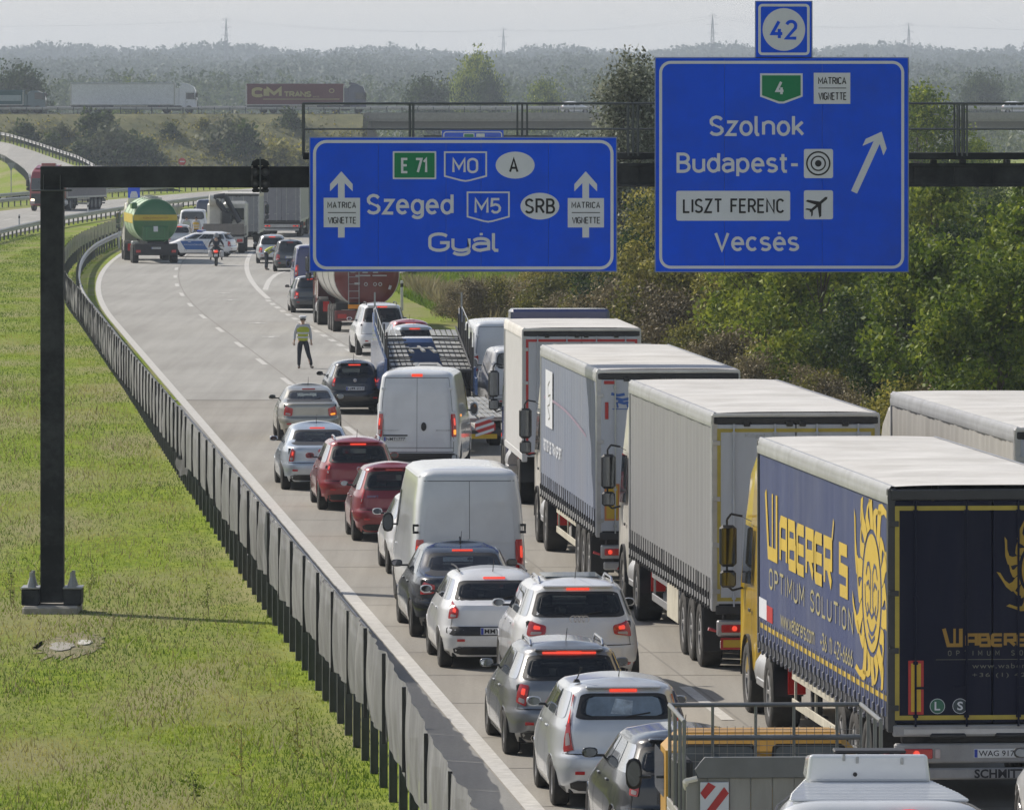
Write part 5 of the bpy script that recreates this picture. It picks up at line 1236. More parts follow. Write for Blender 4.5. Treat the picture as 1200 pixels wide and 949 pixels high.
def tractor(root, y0, paint_, H=3.7, W=1.2, L=2.3, mirror_=True, deflector=True, axles=(-1.6, 1.3), sidefair=True, dark_mirror=True, wheelsonly=False):
    """tractor unit, its cab back at y0 (vehicle coordinates); rear axle behind the cab"""
    def fn(u, v):
        return 0
    m = MB(); n = 14
    prof = [(0, 1.0), (0, H - .35), (.35, H - .02), (1.3, H), (L - .35, H - .28), (L - .12, 2.75), (L, 1.75), (L + .02, .55), (L - .35, .42), (L - .55, .5), (.55, .62), (.35, 1.0)]
    ws = [0 if False else W] * len(prof)
    half = lambda s_: [(s_ * (W - (.12 if p[1] > H - .5 else (.05 if p[1] > 2.6 else 0))), y0 + p[0], p[1]) for p in prof]
    A, B = half(-1), half(1); k = len(prof)
    inner = lambda P_, s_: [(x, y, z) for x, y, z in P_]
    m.add(A + B, [tuple(range(k)), tuple(range(2 * k - 1, k - 1, -1))] + [(i, (i + 1) % k, k + (i + 1) % k, k + i) for i in range(k)])
    me = m.mesh('cab', [paint_]); fixn(me); cab = obj('cab', me, root)
    bv = cab.modifiers.new('bevel', 'BEVEL'); bv.width = .07; bv.segments = 3; bv.limit_method = 'ANGLE'; bv.angle_limit = radians(25)
    for sd in (-1, 1):
        x = sd * (W + .004)
        w_ = MB().add([(x, y0 + .95, 1.85), (x, y0 + L - .22, 1.8), (x - sd * .03, y0 + L - .38, 2.65), (x - sd * .03, y0 + .95, 2.65)], [(0, 1, 2, 3)]).build('door_window', GLASS, root)
        g = MB()
        stroke(g, [(.85, .75), (.85, 2.75), (L - .35, 2.75), (L - .1, 1.7), (L - .12, 1.15)], .014, lambda a, b: (x, y0 + a, b)); g.build('door_gap', SEAM, root)
        MB().box(x, x + sd * .02, y0 + .95, y0 + 1.15, 1.45, 1.5, .006).build('door_handle', BLACK, root)
        st = MB()
        for z in (.55, .85): st.box(sd * (W - .2), sd * (W - .01), y0 + 1.0, y0 + 1.7, z - .02, z + .02, .006)
        st.build('step', BLACK, root)
        if mirror_:
            ym = y0 + L - .12
            a = MB(); a.tube([(sd * (W - .02), ym, 2.75), (sd * (W + .14), ym + .05, 2.78), (sd * (W + .20), ym + .05, 2.7), (sd * (W + .20), ym + .05, 1.75), (sd * (W + .12), ym + .05, 1.68), (sd * (W - .02), ym, 1.72)], .018, 6)
            a.build('mirror_arm', BLACK, root, smooth=50)
            mm = MB().box(sd * (W + .06), sd * (W + .31), ym - .02, ym + .14, 2.02, 2.62, .05).build('mirror_housing', BLACK if dark_mirror else paint_, root)
            MB().box(sd * (W + .085), sd * (W + .285), ym - .027, ym - .021, 2.06, 2.58, .002).build('mirror_glass', MIRRG, mm)
            mm = MB().box(sd * (W + .07), sd * (W + .30), ym - .02, ym + .12, 1.72, 1.97, .04).build('mirror_housing', BLACK if dark_mirror else paint_, root)
            MB().box(sd * (W + .09), sd * (W + .28), ym - .027, ym - .021, 1.75, 1.94, .002).build('mirror_glass', MIRRG, mm)
        if sidefair: MB().box(sd * (W - .03), sd * (W - .01), y0 - .75, y0 - .01, 1.0, H - .45, .01).build('air_fairing', paint_, root)
        tank = MB(); tank.cyl((sd * .92, y0 - .9, .68), (sd * .92, y0 + .25, .68), .32, n=16); tank.build('fuel_tank', ALU if sd < 0 else CHAS, root, smooth=40)
    MB().add([(-W + .12, y0 + L + .006, 1.8), (W - .12, y0 + L + .006, 1.8), (W - .16, y0 + L - .11, 2.72), (-W + .16, y0 + L - .11, 2.72)], [(0, 1, 2, 3)]).build('windscreen', GLASS, root)
    MB().box(-W + .15, W - .15, y0 + L + .005, y0 + L + .03, .6, 1.45, .02).build('grille', BLACK, root)
    for sd in (-1, 1): MB().box(sd * .75, sd * 1.15, y0 + L + .0, y0 + L + .04, .6, .85, .02).build('headlamp', LCLR, root)
    if deflector: MB().prism([(.1, H - .01), (1.5, H + .0), (.5, H + .26), (.1, H + .28)], lambda a, b: (-.95, y0 + a, b), lambda a, b: (.95, y0 + a, b)).build('roof_deflector', paint_, root, recalc=True)
    MB().box(-.45, -.3, y0 - 2.9, y0 + 1.5, .68, .9, .01).box(.3, .45, y0 - 2.9, y0 + 1.5, .68, .9, .01).build('chassis', CHAS, root)
    truck_wheels(root, 1.06, [y0 + axles[0]], .5, .42); truck_wheels(root, 1.08, [y0 + axles[1]], .5, .3)
    for sd in (-1, 1):
        for yy in axles:
            mg = MB(); mg.grid(10, 1, lambda u, v: (sd * (.84 + .40 * v), y0 + yy + .6 * cos(pi * u), .5 + .62 * sin(pi * u))); mg.build('mudguard', BLACK, root, smooth=60)
        MB().box(sd * .85, sd * 1.1, y0 - 2.55, y0 - 2.5, .55, .95, .01).build('tail_lamp', LRED, root)
        MB().box(sd * 1.02, sd * 1.24, y0 - .95, y0 + .0, .5, .62, .02).build('side_step', ALU, root)

# ---- yellow and blue curtain trailer
WY = mat('waberer_yellow_print', (0.52, 0.36, 0.035), .6, var=.08, scale=2, dirt=(.3, .25, .12), dirt_amt=.3); WB = mat('curtain_dark_blue', (0.04, 0.055, 0.135), .6, spec=.3, var=.1, scale=1.5, dirt=(.16, .17, .2), dirt_amt=.35, stretch=(1, 1, .3))
WBR = mat('rear_door_midnight_blue', (0.007, 0.009, 0.026), .6, spec=.15, var=.15, scale=2, dirt=(.05, .05, .06), dirt_amt=.3, stretch=(1, 1, .2)); YFR = mat('frame_tape_olive_yellow', (0.42, 0.33, 0.04), .55, dirt=(.2, .16, .06), dirt_amt=.4)
CABY = paint('cab_yellow', (0.66, 0.43, 0.025), 0, .35)
t = thing('curtain_truck', 'dark blue curtain-sided truck with yellow sun emblem and yellow cab', 'truck', (5.88, 90.9, 0), .085, 'trucks queueing in the right-hand lanes')
trailer_box(t, 13.6, 4.0, WB, WBR, door_frame=YFR, wave=.003, strap_mat=mat('strap_grey', (.16, .165, .19), .6), straps=30, frame=mat('frame_near_black', (.03, .032, .036), .5), edge=ALU, top_black=False)
trailer_chassis(t, 13.6, rearboard=None, plate=('WAG 917', .03, .74), text=('SCHMITZ', (-.22, .42, .435, .545)), bumper=mat('bumper_grey', (.3, .3, .3), .5, dirt=(.1, .09, .08), dirt_amt=.4), lamps='one')
tractor(t, 14.1, CABY, dark_mirror=True)
marker_board(t, -1.04, -.85, 1.22, 1.88, -.02)
for x_, s_, c_ in ((-.68, 'L', mat('badge_green', (.02, .12, .07), .5)), (-.40, 'S', mat('badge_teal_black', (.02, .04, .05), .5))):
    MB().lathe([(0, .095), (-.004, .095), (-.005, .001)], (x_, -.014, 1.32), 'y', 24).build('badge', c_, t)
    m = MB(); stroke(m, [(x_ + .09 * cos(a * pi / 12), 1.32 + .09 * sin(a * pi / 12)) for a in range(24)], .006, lambda a, b: (a, -.021, b), closed=True); letter(m, s_, (x_ - .035, x_ + .035, 1.27, 1.375), lambda a, b: (a, -.021, b), .02); m.build('lettering', SWHITE, t)
def wab(f, x0, x1, zb, zt, out=(0, -1, 0)):
    """squared capitals; f(a,b): a 0..1 along the word, b 0..1 cap height (W taller)"""
    G_ = {'A': [[(0, 0), (0, .85), (.15, 1), (1, 1), (1, 0)], [(0, .42), (1, .42)]], 'B': [[(0, 0), (0, 1), (.85, 1), (.95, .55), (0, .52)], [(.9, .55), (1, .45), (1, 0), (0, 0)]],
          'E': [[(1, 1), (.1, 1), (0, .9), (0, .1), (.1, 0), (1, 0)], [(0, .5), (.95, .5)]], 'R': [[(0, 0), (0, 1), (1, 1), (1, .48), (0, .45)], [(.45, .45), (1, 0)]],
          'S': [[(1, 1), (0, 1), (0, .52), (1, .5), (1, 0), (0, 0)]]}
    m = MB(); word = 'ABERER'; wW = .17; lw = (1 - wW) / 8.1
    def put(strokes, a0, wd):
        for s_ in strokes: stroke(m, [(a0 + p[0] * wd, p[1]) for p in s_], 1, None)
    cnt = [0]
    def em(pts, wd=.26):
        P3 = [Vector((p[0] * (x1 - x0), p[1] * (zt - zb))) for p in pts]; cnt[0] += 1
        lifted_stroke(m, [tuple(p) for p in P3], wd * (zt - zb), lambda a, b: f(x0 + a, zb + b), Vector(out), cnt[0])
    em([(0, 1.45), (.035, .10), (.135, .10), (.135, 1.45)], .30); em([(.085, 1.45), (.085, .1)], .2)
    a = wW
    for ch in word:
        for s_ in G_[ch]: em([(a + .012 + p[0] * lw * .74, .07 + p[1] * .86) for p in s_])
        a += lw
    em([(a + .012, 1.45), (a - .005, 1.05)], .14)
    a += lw * .55
    for s_ in G_['S']: em([(a + .02 + p[0] * lw * .74, .07 + p[1] * .86) for p in s_])
    return m
def sidef(a, b): return (-1.2715, 13.6 - a, b)       # a = metres back from the front end of the curtain
m = wab(sidef, .9, 10.2, 2.40, 3.02, (-1, 0, 0)); m.build('lettering', WY, t)
YL = mat('pale_yellow_print', (.34, .30, .14), .6)
m = MB(); sign_text(m, 'OPTIMUM SOLUTION', 1.3, 10.2, 1.96, .30, sidef, .14, gmax=.9, out=(-1, 0, 0)); m.build('lettering', YL, t)
m = MB(); sign_text(m, 'www.waberers.com', 2.6, 6.3, 1.53, .24, sidef, .14, out=(-1, 0, 0)); m.build('lettering', YL, t); m = MB(); sign_text(m, '+36 (1) 421-6666', 6.9, 10.2, 1.53, .24, sidef, .14, out=(-1, 0, 0)); m.build('lettering', YL, t)
MB().add([sidef(.1, 1.5), sidef(1.0, 1.5), sidef(1.0, 1.78), sidef(.1, 1.78)], [(0, 1, 2, 3)]).build('sticker', SWHITE, t)
MB().add([sidef(1.003, 1.5), sidef(1.7, 1.5), sidef(1.7, 1.72), sidef(1.003, 1.72)], [(0, 1, 2, 3)]).build('sticker', RRED, t)
MB().add([sidef(.15, 1.36), sidef(13.4, 1.36), sidef(13.4, 1.43), sidef(.15, 1.43)], [(0, 1, 2, 3)]).build('stripe', WY, t)
def sun(f, cx_, cz_, rx, rz, R1_, R2_, clip, m, md):
    n = 20
    for i in range(n):
        a = 2 * pi * i / n; r2 = R2_ if i % 2 else R1_; pts = []
        for s_, wgt in ((-1, 1), (1, 1)):
            side_ = []
            for k in range(7):
                q = k / 6; ang = a + s_ * (pi / n) * .93 * (1 - q) ** .62 + .30 * sin(q * pi * 1.6) * q
                rr_ = 1.0 + (r2 - 1.0) * q; side_.append((cx_ + rx * rr_ * cos(ang), cz_ + rz * rr_ * sin(ang)))
            pts.append(side_)
        L_, R_ = pts; vs = []
        for p, q in zip(L_, R_): vs += [p, q]
        vs = [(max(min(p[0], clip[1]), clip[0]), max(min(p[1], clip[3]), clip[2])) for p in vs]
        m.add([f(*p) for p in vs], [(2 * k, 2 * k + 1, 2 * k + 3, 2 * k + 2) for k in range(6)])
    P = [(max(min(cx_ + rx * .86 * cos(2 * pi * i / 40), clip[1]), clip[0]), cz_ + rz * .92 * sin(2 * pi * i / 40)) for i in range(40)]
    m.add([f(*p) for p in P], [tuple(range(40))])
    q = lambda a, b: (cx_ + rx * a, cz_ + rz * b)
    F2 = lambda a, b: (lambda p: (p[0] - .004 if f is sidef else p[0], p[1] - (.004 if f is not sidef else 0), p[2]))(f(a, b))
    for pts in ([(-.55, .25), (-.42, .42), (-.25, .45), (-.1, .3), (-.12, -.2), (-.2, -.3), (0, -.38), (.2, -.3), (.12, -.2), (.1, .3), (.25, .45), (.42, .42), (.55, .25)],
                [(-.5, .1), (-.3, .16), (-.2, .05)], [(.5, .1), (.3, .16), (.2, .05)], [(-.66, .1), (-.62, -.2), (-.45, -.38), (-.3, -.3), (-.4, -.18)], [(.66, .1), (.62, -.2), (.45, -.38), (.3, -.3), (.4, -.18)],
                [(-.45, -.45), (-.2, -.6), (0, -.64), (.2, -.6), (.45, -.45)], [(-.3, -.66), (0, -.76), (.3, -.66)]):
        stroke(md, [q(*p) for p in pts], .05, F2)
m, md = MB(), MB()
sun(sidef, 12.0, 2.60, .95, .80, 1.6, 2.15, (10.15, 13.44, 1.45, 3.76), m, md); m.build('sun_emblem', WY, t); md.build('emblem_lines', WB, t)
rf_ = lambda a, b: (a, -.020, b)
m = wab(rf_, -.60, .95, 2.05, 2.20); m.build('lettering', mat('rear_gold_print', (.30, .17, .02), .6), t)
GREYT = mat('dull_grey_print', (.13, .13, .10), .6)
m = MB(); sign_text(m, 'OPTIMUM SOLUTION', -.55, .95, 1.935, .065, rf_, .14, gmax=1.2); m.add([rf_(-.7, 1.885), rf_(1.0, 1.885), rf_(1.0, 1.892), rf_(-.7, 1.892)], [(0, 1, 2, 3)])
letter(m, 'www.waberers.com', (-.25, .85, 1.78, 1.84), rf_, 0, 1.2); letter(m, '+36 (1) 421-6666', (-.25, .85, 1.66, 1.725), rf_, 0, 1.2); m.build('lettering', GREYT, t)
m, md = MB(), MB(); sun(rf_, .62, 2.98, .30, .38, 1.5, 1.9, (.04, 1.13, 2.3, 3.72), m, md); m.build('sun_emblem', mat('rear_sun_print', (.36, .23, .02), .6), t); md.build('emblem_lines', WBR, t)
MB().box(-1.1, 1.1, -.035, .02, .97, 1.05, .01).build('dock_bumper', ALU, t)
for x in (-.55, .25): MB().box(x - .22, x + .22, -.06, .0, .93, .99, .02).build('rubber_buffer', BLACK, t)

# ---- grey curtain trailer
CG = mat('curtain_grey', (0.205, 0.207, 0.209), .6, var=.05, scale=1.2, dirt=(.2, .2, .19), dirt_amt=.4, stretch=(1, 1, .4))
t = thing('curtain_truck', 'plain grey curtain-sided truck with yellow-framed rear doors and round blue sticker', 'truck', (4.31, 112.7, 0), .077, 'trucks queueing in the right-hand lanes')
trailer_box(t, 13.6, 4.0, CG, DOORW, door_frame=YFR, strap_mat=CHAS, straps=34)
trailer_chassis(t, 13.6, rearboard='lowboard', skirt=CREAM, guard=ALU, lamps='one')
tractor(t, 14.1, CWHITE)
MB().lathe([(0, .13), (-.004, .13), (-.005, .001)], (-.62, -.014, 1.42), 'y', 28).build('round_sticker', mat('sticker_blue', (.05, .1, .26), .5, var=.4, scale=20), t)
m = MB(); letter(m, 'Kögel', (-.78, -.48, 3.62, 3.69), lambda a, b: (a, -.016, b)); m.build('lettering', mat('faint_grey_print', (.3, .31, .32), .6), t)
# ---- pale blue curtain trailer
CB = mat('curtain_pale_blue', (0.155, 0.18, 0.24), .6, var=.06, scale=1.2, dirt=(.22, .22, .24), dirt_amt=.4, stretch=(1, 1, .3))
t = thing('curtain_truck', 'pale blue curtain-sided truck with white script panel and orange-edged marker board', 'truck', (2.78, 132.0, 0), .068, 'trucks queueing in the right-hand lanes')
trailer_box(t, 13.9, 3.97, CB, DOORW, wave=.009, straps=26, strap_mat=BLACK)
trailer_chassis(t, 13.9, rearboard='triangle', plate=None)
tractor(t, 14.4, CWHITE)
sf = lambda a, b: (-1.282, 13.9 - a, b)
MB().add([sf(1.4, 2.45), sf(3.2, 2.45), sf(3.2, 3.55), sf(1.4, 3.55)], [(0, 1, 2, 3)]).build('white_panel', SWHITE, t)
m = MB(); stroke(m, [(2.5, 3.35), (2.1, 3.25), (2.2, 3.05), (2.7, 3.1), (2.5, 2.9), (2.0, 2.85), (2.3, 2.75), (2.6, 2.65), (2.2, 2.6)], .035, lambda a, b: (-1.287, 13.9 - a, b)); m.build('script_mark', GREYT, t)
m = MB(); sign_text(m, 'ROTOR DE TRANSPORT', .9, 5.6, 1.95, .24, sf, .2, out=(-1, 0, 0)); m.build('lettering', SWHITE, t)
m = MB(); m.grid(40, 1, lambda u, v: (-1.281, 13.9 - (1.0 + 10.5 * u), 3.02 - .32 * u - .05 * v + .12 * sin(u * 3))); m.build('wavy_line', mat('faded_red_print', (.24, .18, .24), .7), t)
marker_board(t, -1.14, -.87, 1.3, 1.95, -.02, mat('orange_edge', (.55, .2, .05), .5))
for sd in (-1, 1): MB().box(sd * .95, sd * 1.15, -.03, -.01, 3.72, 3.78, .004).build('reflector', RRED, t)
MB().box(-1.13, -1.07, -.03, -.01, 3.1, 3.4, .004).build('reflector', RRED, t)
m = MB(); letter(m, '60', (-.44, -.34, 1.33, 1.42), lambda a, b: (a, -.018, b), .01); stroke(m, [(-.39 + .1 * cos(a * pi / 10), 1.375 + .1 * sin(a * pi / 10)) for a in range(20)], .008, lambda a, b: (a, -.018, b), closed=True); m.build('lettering', INK, t)
m = MB()
for z, a0, a1 in ((3.52, -1.02, -.78), (3.44, -.95, -.70), (3.38, -.9, -.68)): stroke(m, [(a0, z + .03), ((a0 + a1) / 2, z), (a1, z + .02)], .05, lambda a, b: (a, -.018, b))
m.add([(-1.0, -.018, 3.27), (-.62, -.018, 3.27), (-.62, -.018, 3.285), (-1.0, -.018, 3.285)], [(0, 1, 2, 3)]); stroke(m, [(-.92, 3.40), (-.9, 3.3)], .03, rf_); stroke(m, [(-.74, 3.38), (-.72, 3.3)], .03, rf_)
m.build('animal_logo', mat('logo_blue', (.03, .10, .34), .5), t)
# ---- white box truck with dark red frame, blue spoiler
WSID = mat('box_white', (.47, .47, .465), .6, var=.04, dirt=(.3, .29, .26), dirt_amt=.3)
t = thing('box_truck', 'white box truck with dark red rear frame and dark blue cab roof', 'truck', (1.5, 160, 0), .055, 'trucks queueing in the right-hand lanes')
trailer_box(t, 7.2, 3.87, WSID, DOORW, wave=0, straps=0, door_frame=RRED, frame=WSID, edge=ROOFW)
MB().box(-.45, .45, .2, 8.5, .75, 1.0, .02).build('chassis', CHAS, t); truck_wheels(t, 1.06, [1.9], .5, .4); truck_wheels(t, 1.08, [8.4], .5, .3)
CABB = paint('cab_navy', (.02, .03, .12), 0, .35)
tractor(t, 7.5, CABB, H=3.75, axles=(-5.6, 1.3), sidefair=False)
MB().box(-1.12, 1.12, 7.5, 8.5, 3.74, 4.08, .06).build('roof_spoiler', CABB, t)
# ---- right-hand trailer in the exit lane
CR = mat('curtain_off_white', (0.34, 0.33, 0.31), .65, var=.08, scale=1.5, dirt=(.2, .19, .17), dirt_amt=.5, stretch=(1, 1, .25))
t = thing('curtain_truck', 'off-white curtain trailer at the right edge, only roof and upper side showing', 'truck', (8.56, 107.6, 0), .082, 'trucks queueing in the right-hand lanes')
trailer_box(t, 13.6, 4.0, CR, DOORW, wave=.022, edge=ALU); trailer_chassis(t, 13.6); tractor(t, 14.1, CWHITE)

# ---- distant box trucks in our carriageway
GSID = mat('box_grey_side', (.34, .34, .33), .6); GDOOR = mat('box_grey_doors', (.22, .23, .25), .6, dirt=(.15, .14, .13), dirt_amt=.4)
def simple_truck(label, loc, rz, L, H, side, door, cabp, group=None, axles=None, edge=None, name='box_truck', semi=True, roof=ROOFW, straps=0, wave=0, y0=0, dfl=True, rot=None, cabH=3.7):
    t = thing(name, label, 'truck', loc, rz, group)
    trailer_box(t, L, H, side, door, wave=wave, straps=straps, edge=edge, roof=roof)
    if semi: trailer_chassis(t, L)
    else:
        MB().box(-.45, .45, .2, L + 1, .75, 1.0, .02).build('chassis', CHAS, t); truck_wheels(t, 1.06, [1.9], .5, .4)
    tractor(t, L + .5, cabp, H=cabH, deflector=dfl)
    return t
t = simple_truck('grey box truck with pale cream roof edge in the jam behind the crane truck', at_road(279, 447), .0, 8.0, 3.42, GSID, GDOOR, CWHITE, semi=False, edge=mat('edge_cream', (.5, .44, .32), .6), cabH=3.2)
t = simple_truck('tall grey box trailer with light right side, just left of the wide sign', at_road(330, 492), -.01, 13.6, 4.0, GSID, mat('box_slate_doors', (.2, .2, .225), .6), CWHITE, side_right := None) if False else simple_truck('tall grey box trailer with light right side, just left of the wide sign', at_road(330, 492), -.01, 13.6, 4.0, GSID, mat('box_slate_doors', (.2, .2, .225), .6), CWHITE)
t = simple_truck('dark truck with mirrors half hidden behind the left edge of the wide sign', at_road(366, 545), -.03, 9.0, 3.6, GSID, mat('box_dark_doors', (.08, .08, .085), .6), CWHITE, semi=False)

# ---- crane flatbed
t = thing('crane_truck', 'white flatbed with folded black loader crane, behind the police car', 'truck', at_road(262, 437), .0)
FB = mat('dropside_grey_brown', (.17, .155, .14), .6, dirt=(.1, .09, .08), dirt_amt=.4)
MB().box(-1.2, 1.2, 0, 4.6, 1.0, 1.12, .02).build('bed', CHAS, t)
MB().box(-1.2, 1.2, -.03, .02, 1.13, 1.75, .01).build('tailboard', FB, t)
for sd in (-1, 1): MB().box(sd * 1.2, sd * 1.17, .03, 4.6, 1.13, 1.6, .01).build('sideboard', FB, t)
MB().box(-1.18, 1.18, -.05, .0, .62, .98, .02).build('lamp_carrier', mat('carrier_white', (.4, .39, .37), .6), t)
for sd in (-1, 1): MB().box(sd * .8, sd * 1.12, -.08, -.05, .68, .86, .01).build('tail_lamp', LRED, t)
MB().box(-.45, .45, .2, 6.5, .7, .98, .02).build('chassis', CHAS, t); truck_wheels(t, 1.02, [1.3], .48, .4)
MB().box(-.25, 1.2, 5.6, 7.3, .8, 3.0, .15).build('cab', CWHITE, t, smooth=30); MB().box(-.1, 1.0, 5.56, 5.6, 1.9, 2.6, .03).build('rear_window', GLASS, t); truck_wheels(t, 1.02, [6.4], .48, .3)
MB().box(-1.2, -.27, 5.6, 7.3, .8, 2.95, .15).build('cab_side', CWHITE, t, smooth=30)
CK = mat('crane_black', (.03, .03, .033), .5)
m = MB(); m.box(-.3, .3, 4.7, 5.3, 1.0, 2.4, .05); m.tube([(-.1, 5.0, 2.4), (-.75, 5.0, 3.25), (-.1, 4.95, 3.35)], .17, 8); m.tube([(-.1, 4.95, 3.35), (.75, 4.9, 1.75)], .16, 8); m.tube([(-.6, 4.8, 3.1), (.3, 4.8, 1.8)], .09, 8); m.build('crane', CK, t, smooth=40)
MB().lathe([(-.35, .25), (-.3, .36), (.3, .36), (.35, .25)], (-.72, 5.2, 3.1), 'x', 14).build('winch_drum', CWHITE, t, smooth=40)

# ---- tank trucks
def tank(root, y0, L, r, zc, side, end, flat=1.0):
    prof = [(y0 - .28, .001), (y0 - .26, r * .45), (y0 - .18, r * .78), (y0 - .07, r * .96), (y0, r)]
    MB().lathe(prof, (0, 0, 0), 'y', 36).xf(Matrix.Translation((0, 0, zc)) @ Matrix.Diagonal((1, 1, flat, 1))).build('tank_end', end, root, smooth=60, recalc=True)
    b = MB().lathe([(y0 + .002, r * 1.004), (y0 + L * .33, r), (y0 + L * .66, r), (y0 + L, r), (y0 + L + .15, r * .8), (y0 + L + .22, .001)], (0, 0, 0), 'y', 36)
    b.xf(Matrix.Translation((0, 0, zc)) @ Matrix.Diagonal((1, 1, flat, 1))).build('tank_shell', side, root, smooth=50, recalc=True)
    for y in (y0 + .02, y0 + L * .33, y0 + L * .66, y0 + L):
        MB().lathe([(y - .03, r * 1.0), (y - .03, r * 1.02), (y + .03, r * 1.02), (y + .03, r)], (0, 0, 0), 'y', 36).xf(Matrix.Translation((0, 0, zc)) @ Matrix.Diagonal((1, 1, flat, 1))).build('tank_band', side, root, smooth=30)
def endf(y, zc): return lambda a, b: (a, y, zc + b)
TRED = mat('tank_end_maroon', (.15, .018, .02), .35, coat=.5, dirt=(.08, .04, .04), dirt_amt=.4); TSIL = mat('tank_side_silver', (.5, .5, .47), .3, .6, dirt=(.25, .23, .2), dirt_amt=.3)
t = thing('tank_truck', 'silver tank truck with maroon lettered end, below the wide sign', 'truck', at_road(430.7, 284), .088)
tank(t, .5, 11, 1.24, 2.2, TSIL, TRED, 1.0)
MB().lathe([(.40, 1.12), (.48, 1.235), (.9, 1.252), (.9, 1.24)], (0, 0, 0), 'y', 36).xf(Matrix.Translation((0, 0, 2.2))).build('tank_rim', TRED, t, smooth=50)
MB().box(-.45, .45, .4, 14, .75, 1.15, .02).build('chassis', CHAS, t); truck_wheels(t, 1.08, [1.6, 2.9, 4.2], .5, .33, CWHITE)
MB().box(-1.25, 1.25, .0, .15, .45, .85, .02).build('rear_bumper', TRED, t); MB().box(-1.2, -.1, .22, .3, .88, 1.15, .02).build('valve_box', CHAS, t)
MB().box(-.75, .1, -.02, .0, .92, 1.08, .005).build('hazard_plate', mat('hazard_orange', (.75, .28, .02), .5), t); number_plate(t, -.1, -.02, .62, 'HXK 804')
for sd in (-1, 1): MB().box(sd * .8, sd * 1.15, -.03, .0, .55, .72, .01).build('tail_lamp', LRED, t)
ld = MB(); ld.tube([(-.72, .05, .9), (-.72, .12, 2.6), (-.72, .3, 3.3)], .02, 6); ld.tube([(-.32, .05, .9), (-.32, .12, 2.6), (-.32, .3, 3.3)], .02, 6)
for i in range(9): ld.cyl((-.72, .08, 1.05 + .27 * i), (-.32, .08, 1.05 + .27 * i), .016, n=6)
ld.build('ladder', STEEL, t, smooth=40)
ef = endf(.19, 2.2); m = MB()
stroke(m, [(-.55 + .27 * cos(radians(a)), .42 + .27 * sin(radians(a))) for a in range(60, 331, 18)], .12, ef)
for sx in (-1, 1):
    for sz in (-1, 1): m.add([ef(.12 + sx * .1, .36 + sz * .08), ef(.12 + sx * .3, .36 + sz * .10), ef(.12 + sx * .3, .36 + sz * .28), ef(.12 + sx * .1, .36 + sz * .28)], [(0, 1, 2, 3)])
stroke(m, [(.12 + .09 * cos(radians(a)), .36 + .09 * sin(radians(a))) for a in range(50, 311, 26)], .035, lambda a, b: (a, .18, 2.2 + b))
stroke(m, [(.72, .55), (1.0, .68)], .12, endf(.22, 2.2)); stroke(m, [(.76, .32), (1.05, .4)], .12, endf(.22, 2.2))
for a0, a1 in ((-.45, .12), (.2, .75)): stroke(m, [(a0, -.02), (a1, -.02)], .05, ef)
for a0 in (-.05, .3, .5): stroke(m, [(a0 + .06 * cos(k * pi / 6), -.35 + .06 * sin(k * pi / 6)) for k in range(12)], .03, ef, closed=True)
stroke(m, [(-.5, -.32), (-.3, -.32)], .08, endf(.0, 2.2)); stroke(m, [(.85, -.55), (.9, -.4)], .1, endf(.22, 2.2))
m.build('tank_lettering', mat('print_pale_grey', (.42, .42, .42), .6), t)
tractor(t, 12.2, paint('cab_maroon', (.14, .02, .022)), H=3.3)

TGRN = mat('tank_end_green', (.02, .13, .035), .35, coat=.5, dirt=(.03, .08, .03), dirt_amt=.3); TGS = mat('tank_side_pale_green', (.42, .55, .36), .4, dirt=(.3, .35, .2), dirt_amt=.3); TYEL = mat('tank_stripe_yellow', (.5, .38, .03), .5)
t = thing('tank_truck', 'green tank truck with a yellow stripe across its round end', 'truck', at_road(183, 409), .105)
tank(t, .8, 9.5, 1.22, 2.32, TGS, TGRN, 1.0)
MB().lathe([(.66, 1.0), (.8, 1.235), (1.0, 1.235)], (0, 0, 0), 'y', 36).xf(Matrix.Translation((0, 0, 2.32))).build('tank_rim', TGRN, t, smooth=50)
bandp = [(.8 - .20, .001), (.8 - .185, 1.22 * .45), (.8 - .115, 1.22 * .78), (.8 - .0, 1.22 * .975)]
m = MB(); m.grid(20, 3, lambda u, v: ((u * 2 - 1) * 1.2, interp([(0, .49), (.55, .51), (.95, .60), (1.17, .71), (1.22, .78)], abs(u * 2 - 1) * 1.2) - .02, 2.36 + .32 * v)); m.build('yellow_stripe', TYEL, t, smooth=60)
m = MB(); letter(m, 'KOMLÓ MAGOVIA KFT', (-.7, .7, 2.46, 2.58), lambda a, b: (a, .45, b)); m.build('lettering', mat('print_brown', (.25, .1, .02), .6), t)
m = MB(); m.grid(1, 1, lambda u, v: (-1.245, 1.0 + 9 * u, 2.2 + .5 * v)); m.build('side_stripe', TYEL, t)
MB().box(-.72, .72, .42, .8, 1.25, 2.05, .05).build('outlet_cabinet', TGRN, t); MB().box(-.12, .12, .38, .42, 1.75, 2.05, .01).build('sign_plate', SWHITE, t)
m = MB(); stroke(m, [(-.5, 1.35), (.5, 1.35), (.5, 1.98), (-.5, 1.98)], .03, lambda a, b: (a, .41, b), closed=True); m.build('cabinet_frame', mat('frame_green', (.03, .2, .06), .5), t)
MB().box(-1.2, 1.2, .1, .35, .45, 1.1, .05).build('rear_bumper', CHAS, t); number_plate(t, 0, .09, .85, 'XKG 447')
MB().box(-.45, .45, .4, 12, .75, 1.2, .02).build('chassis', CHAS, t); truck_wheels(t, 1.08, [1.5, 2.8], .5, .35)
for sd in (-1, 1): MB().box(sd * .85, sd * 1.1, .05, .1, .6, .75, .01).build('tail_lamp', LRED, t)
m = MB(); m.tube([(-.35, 1, 3.6), (.35, 1, 3.6), (.35, 9, 3.6), (-.35, 9, 3.6), (-.35, 1, 3.6)], .025, 6)
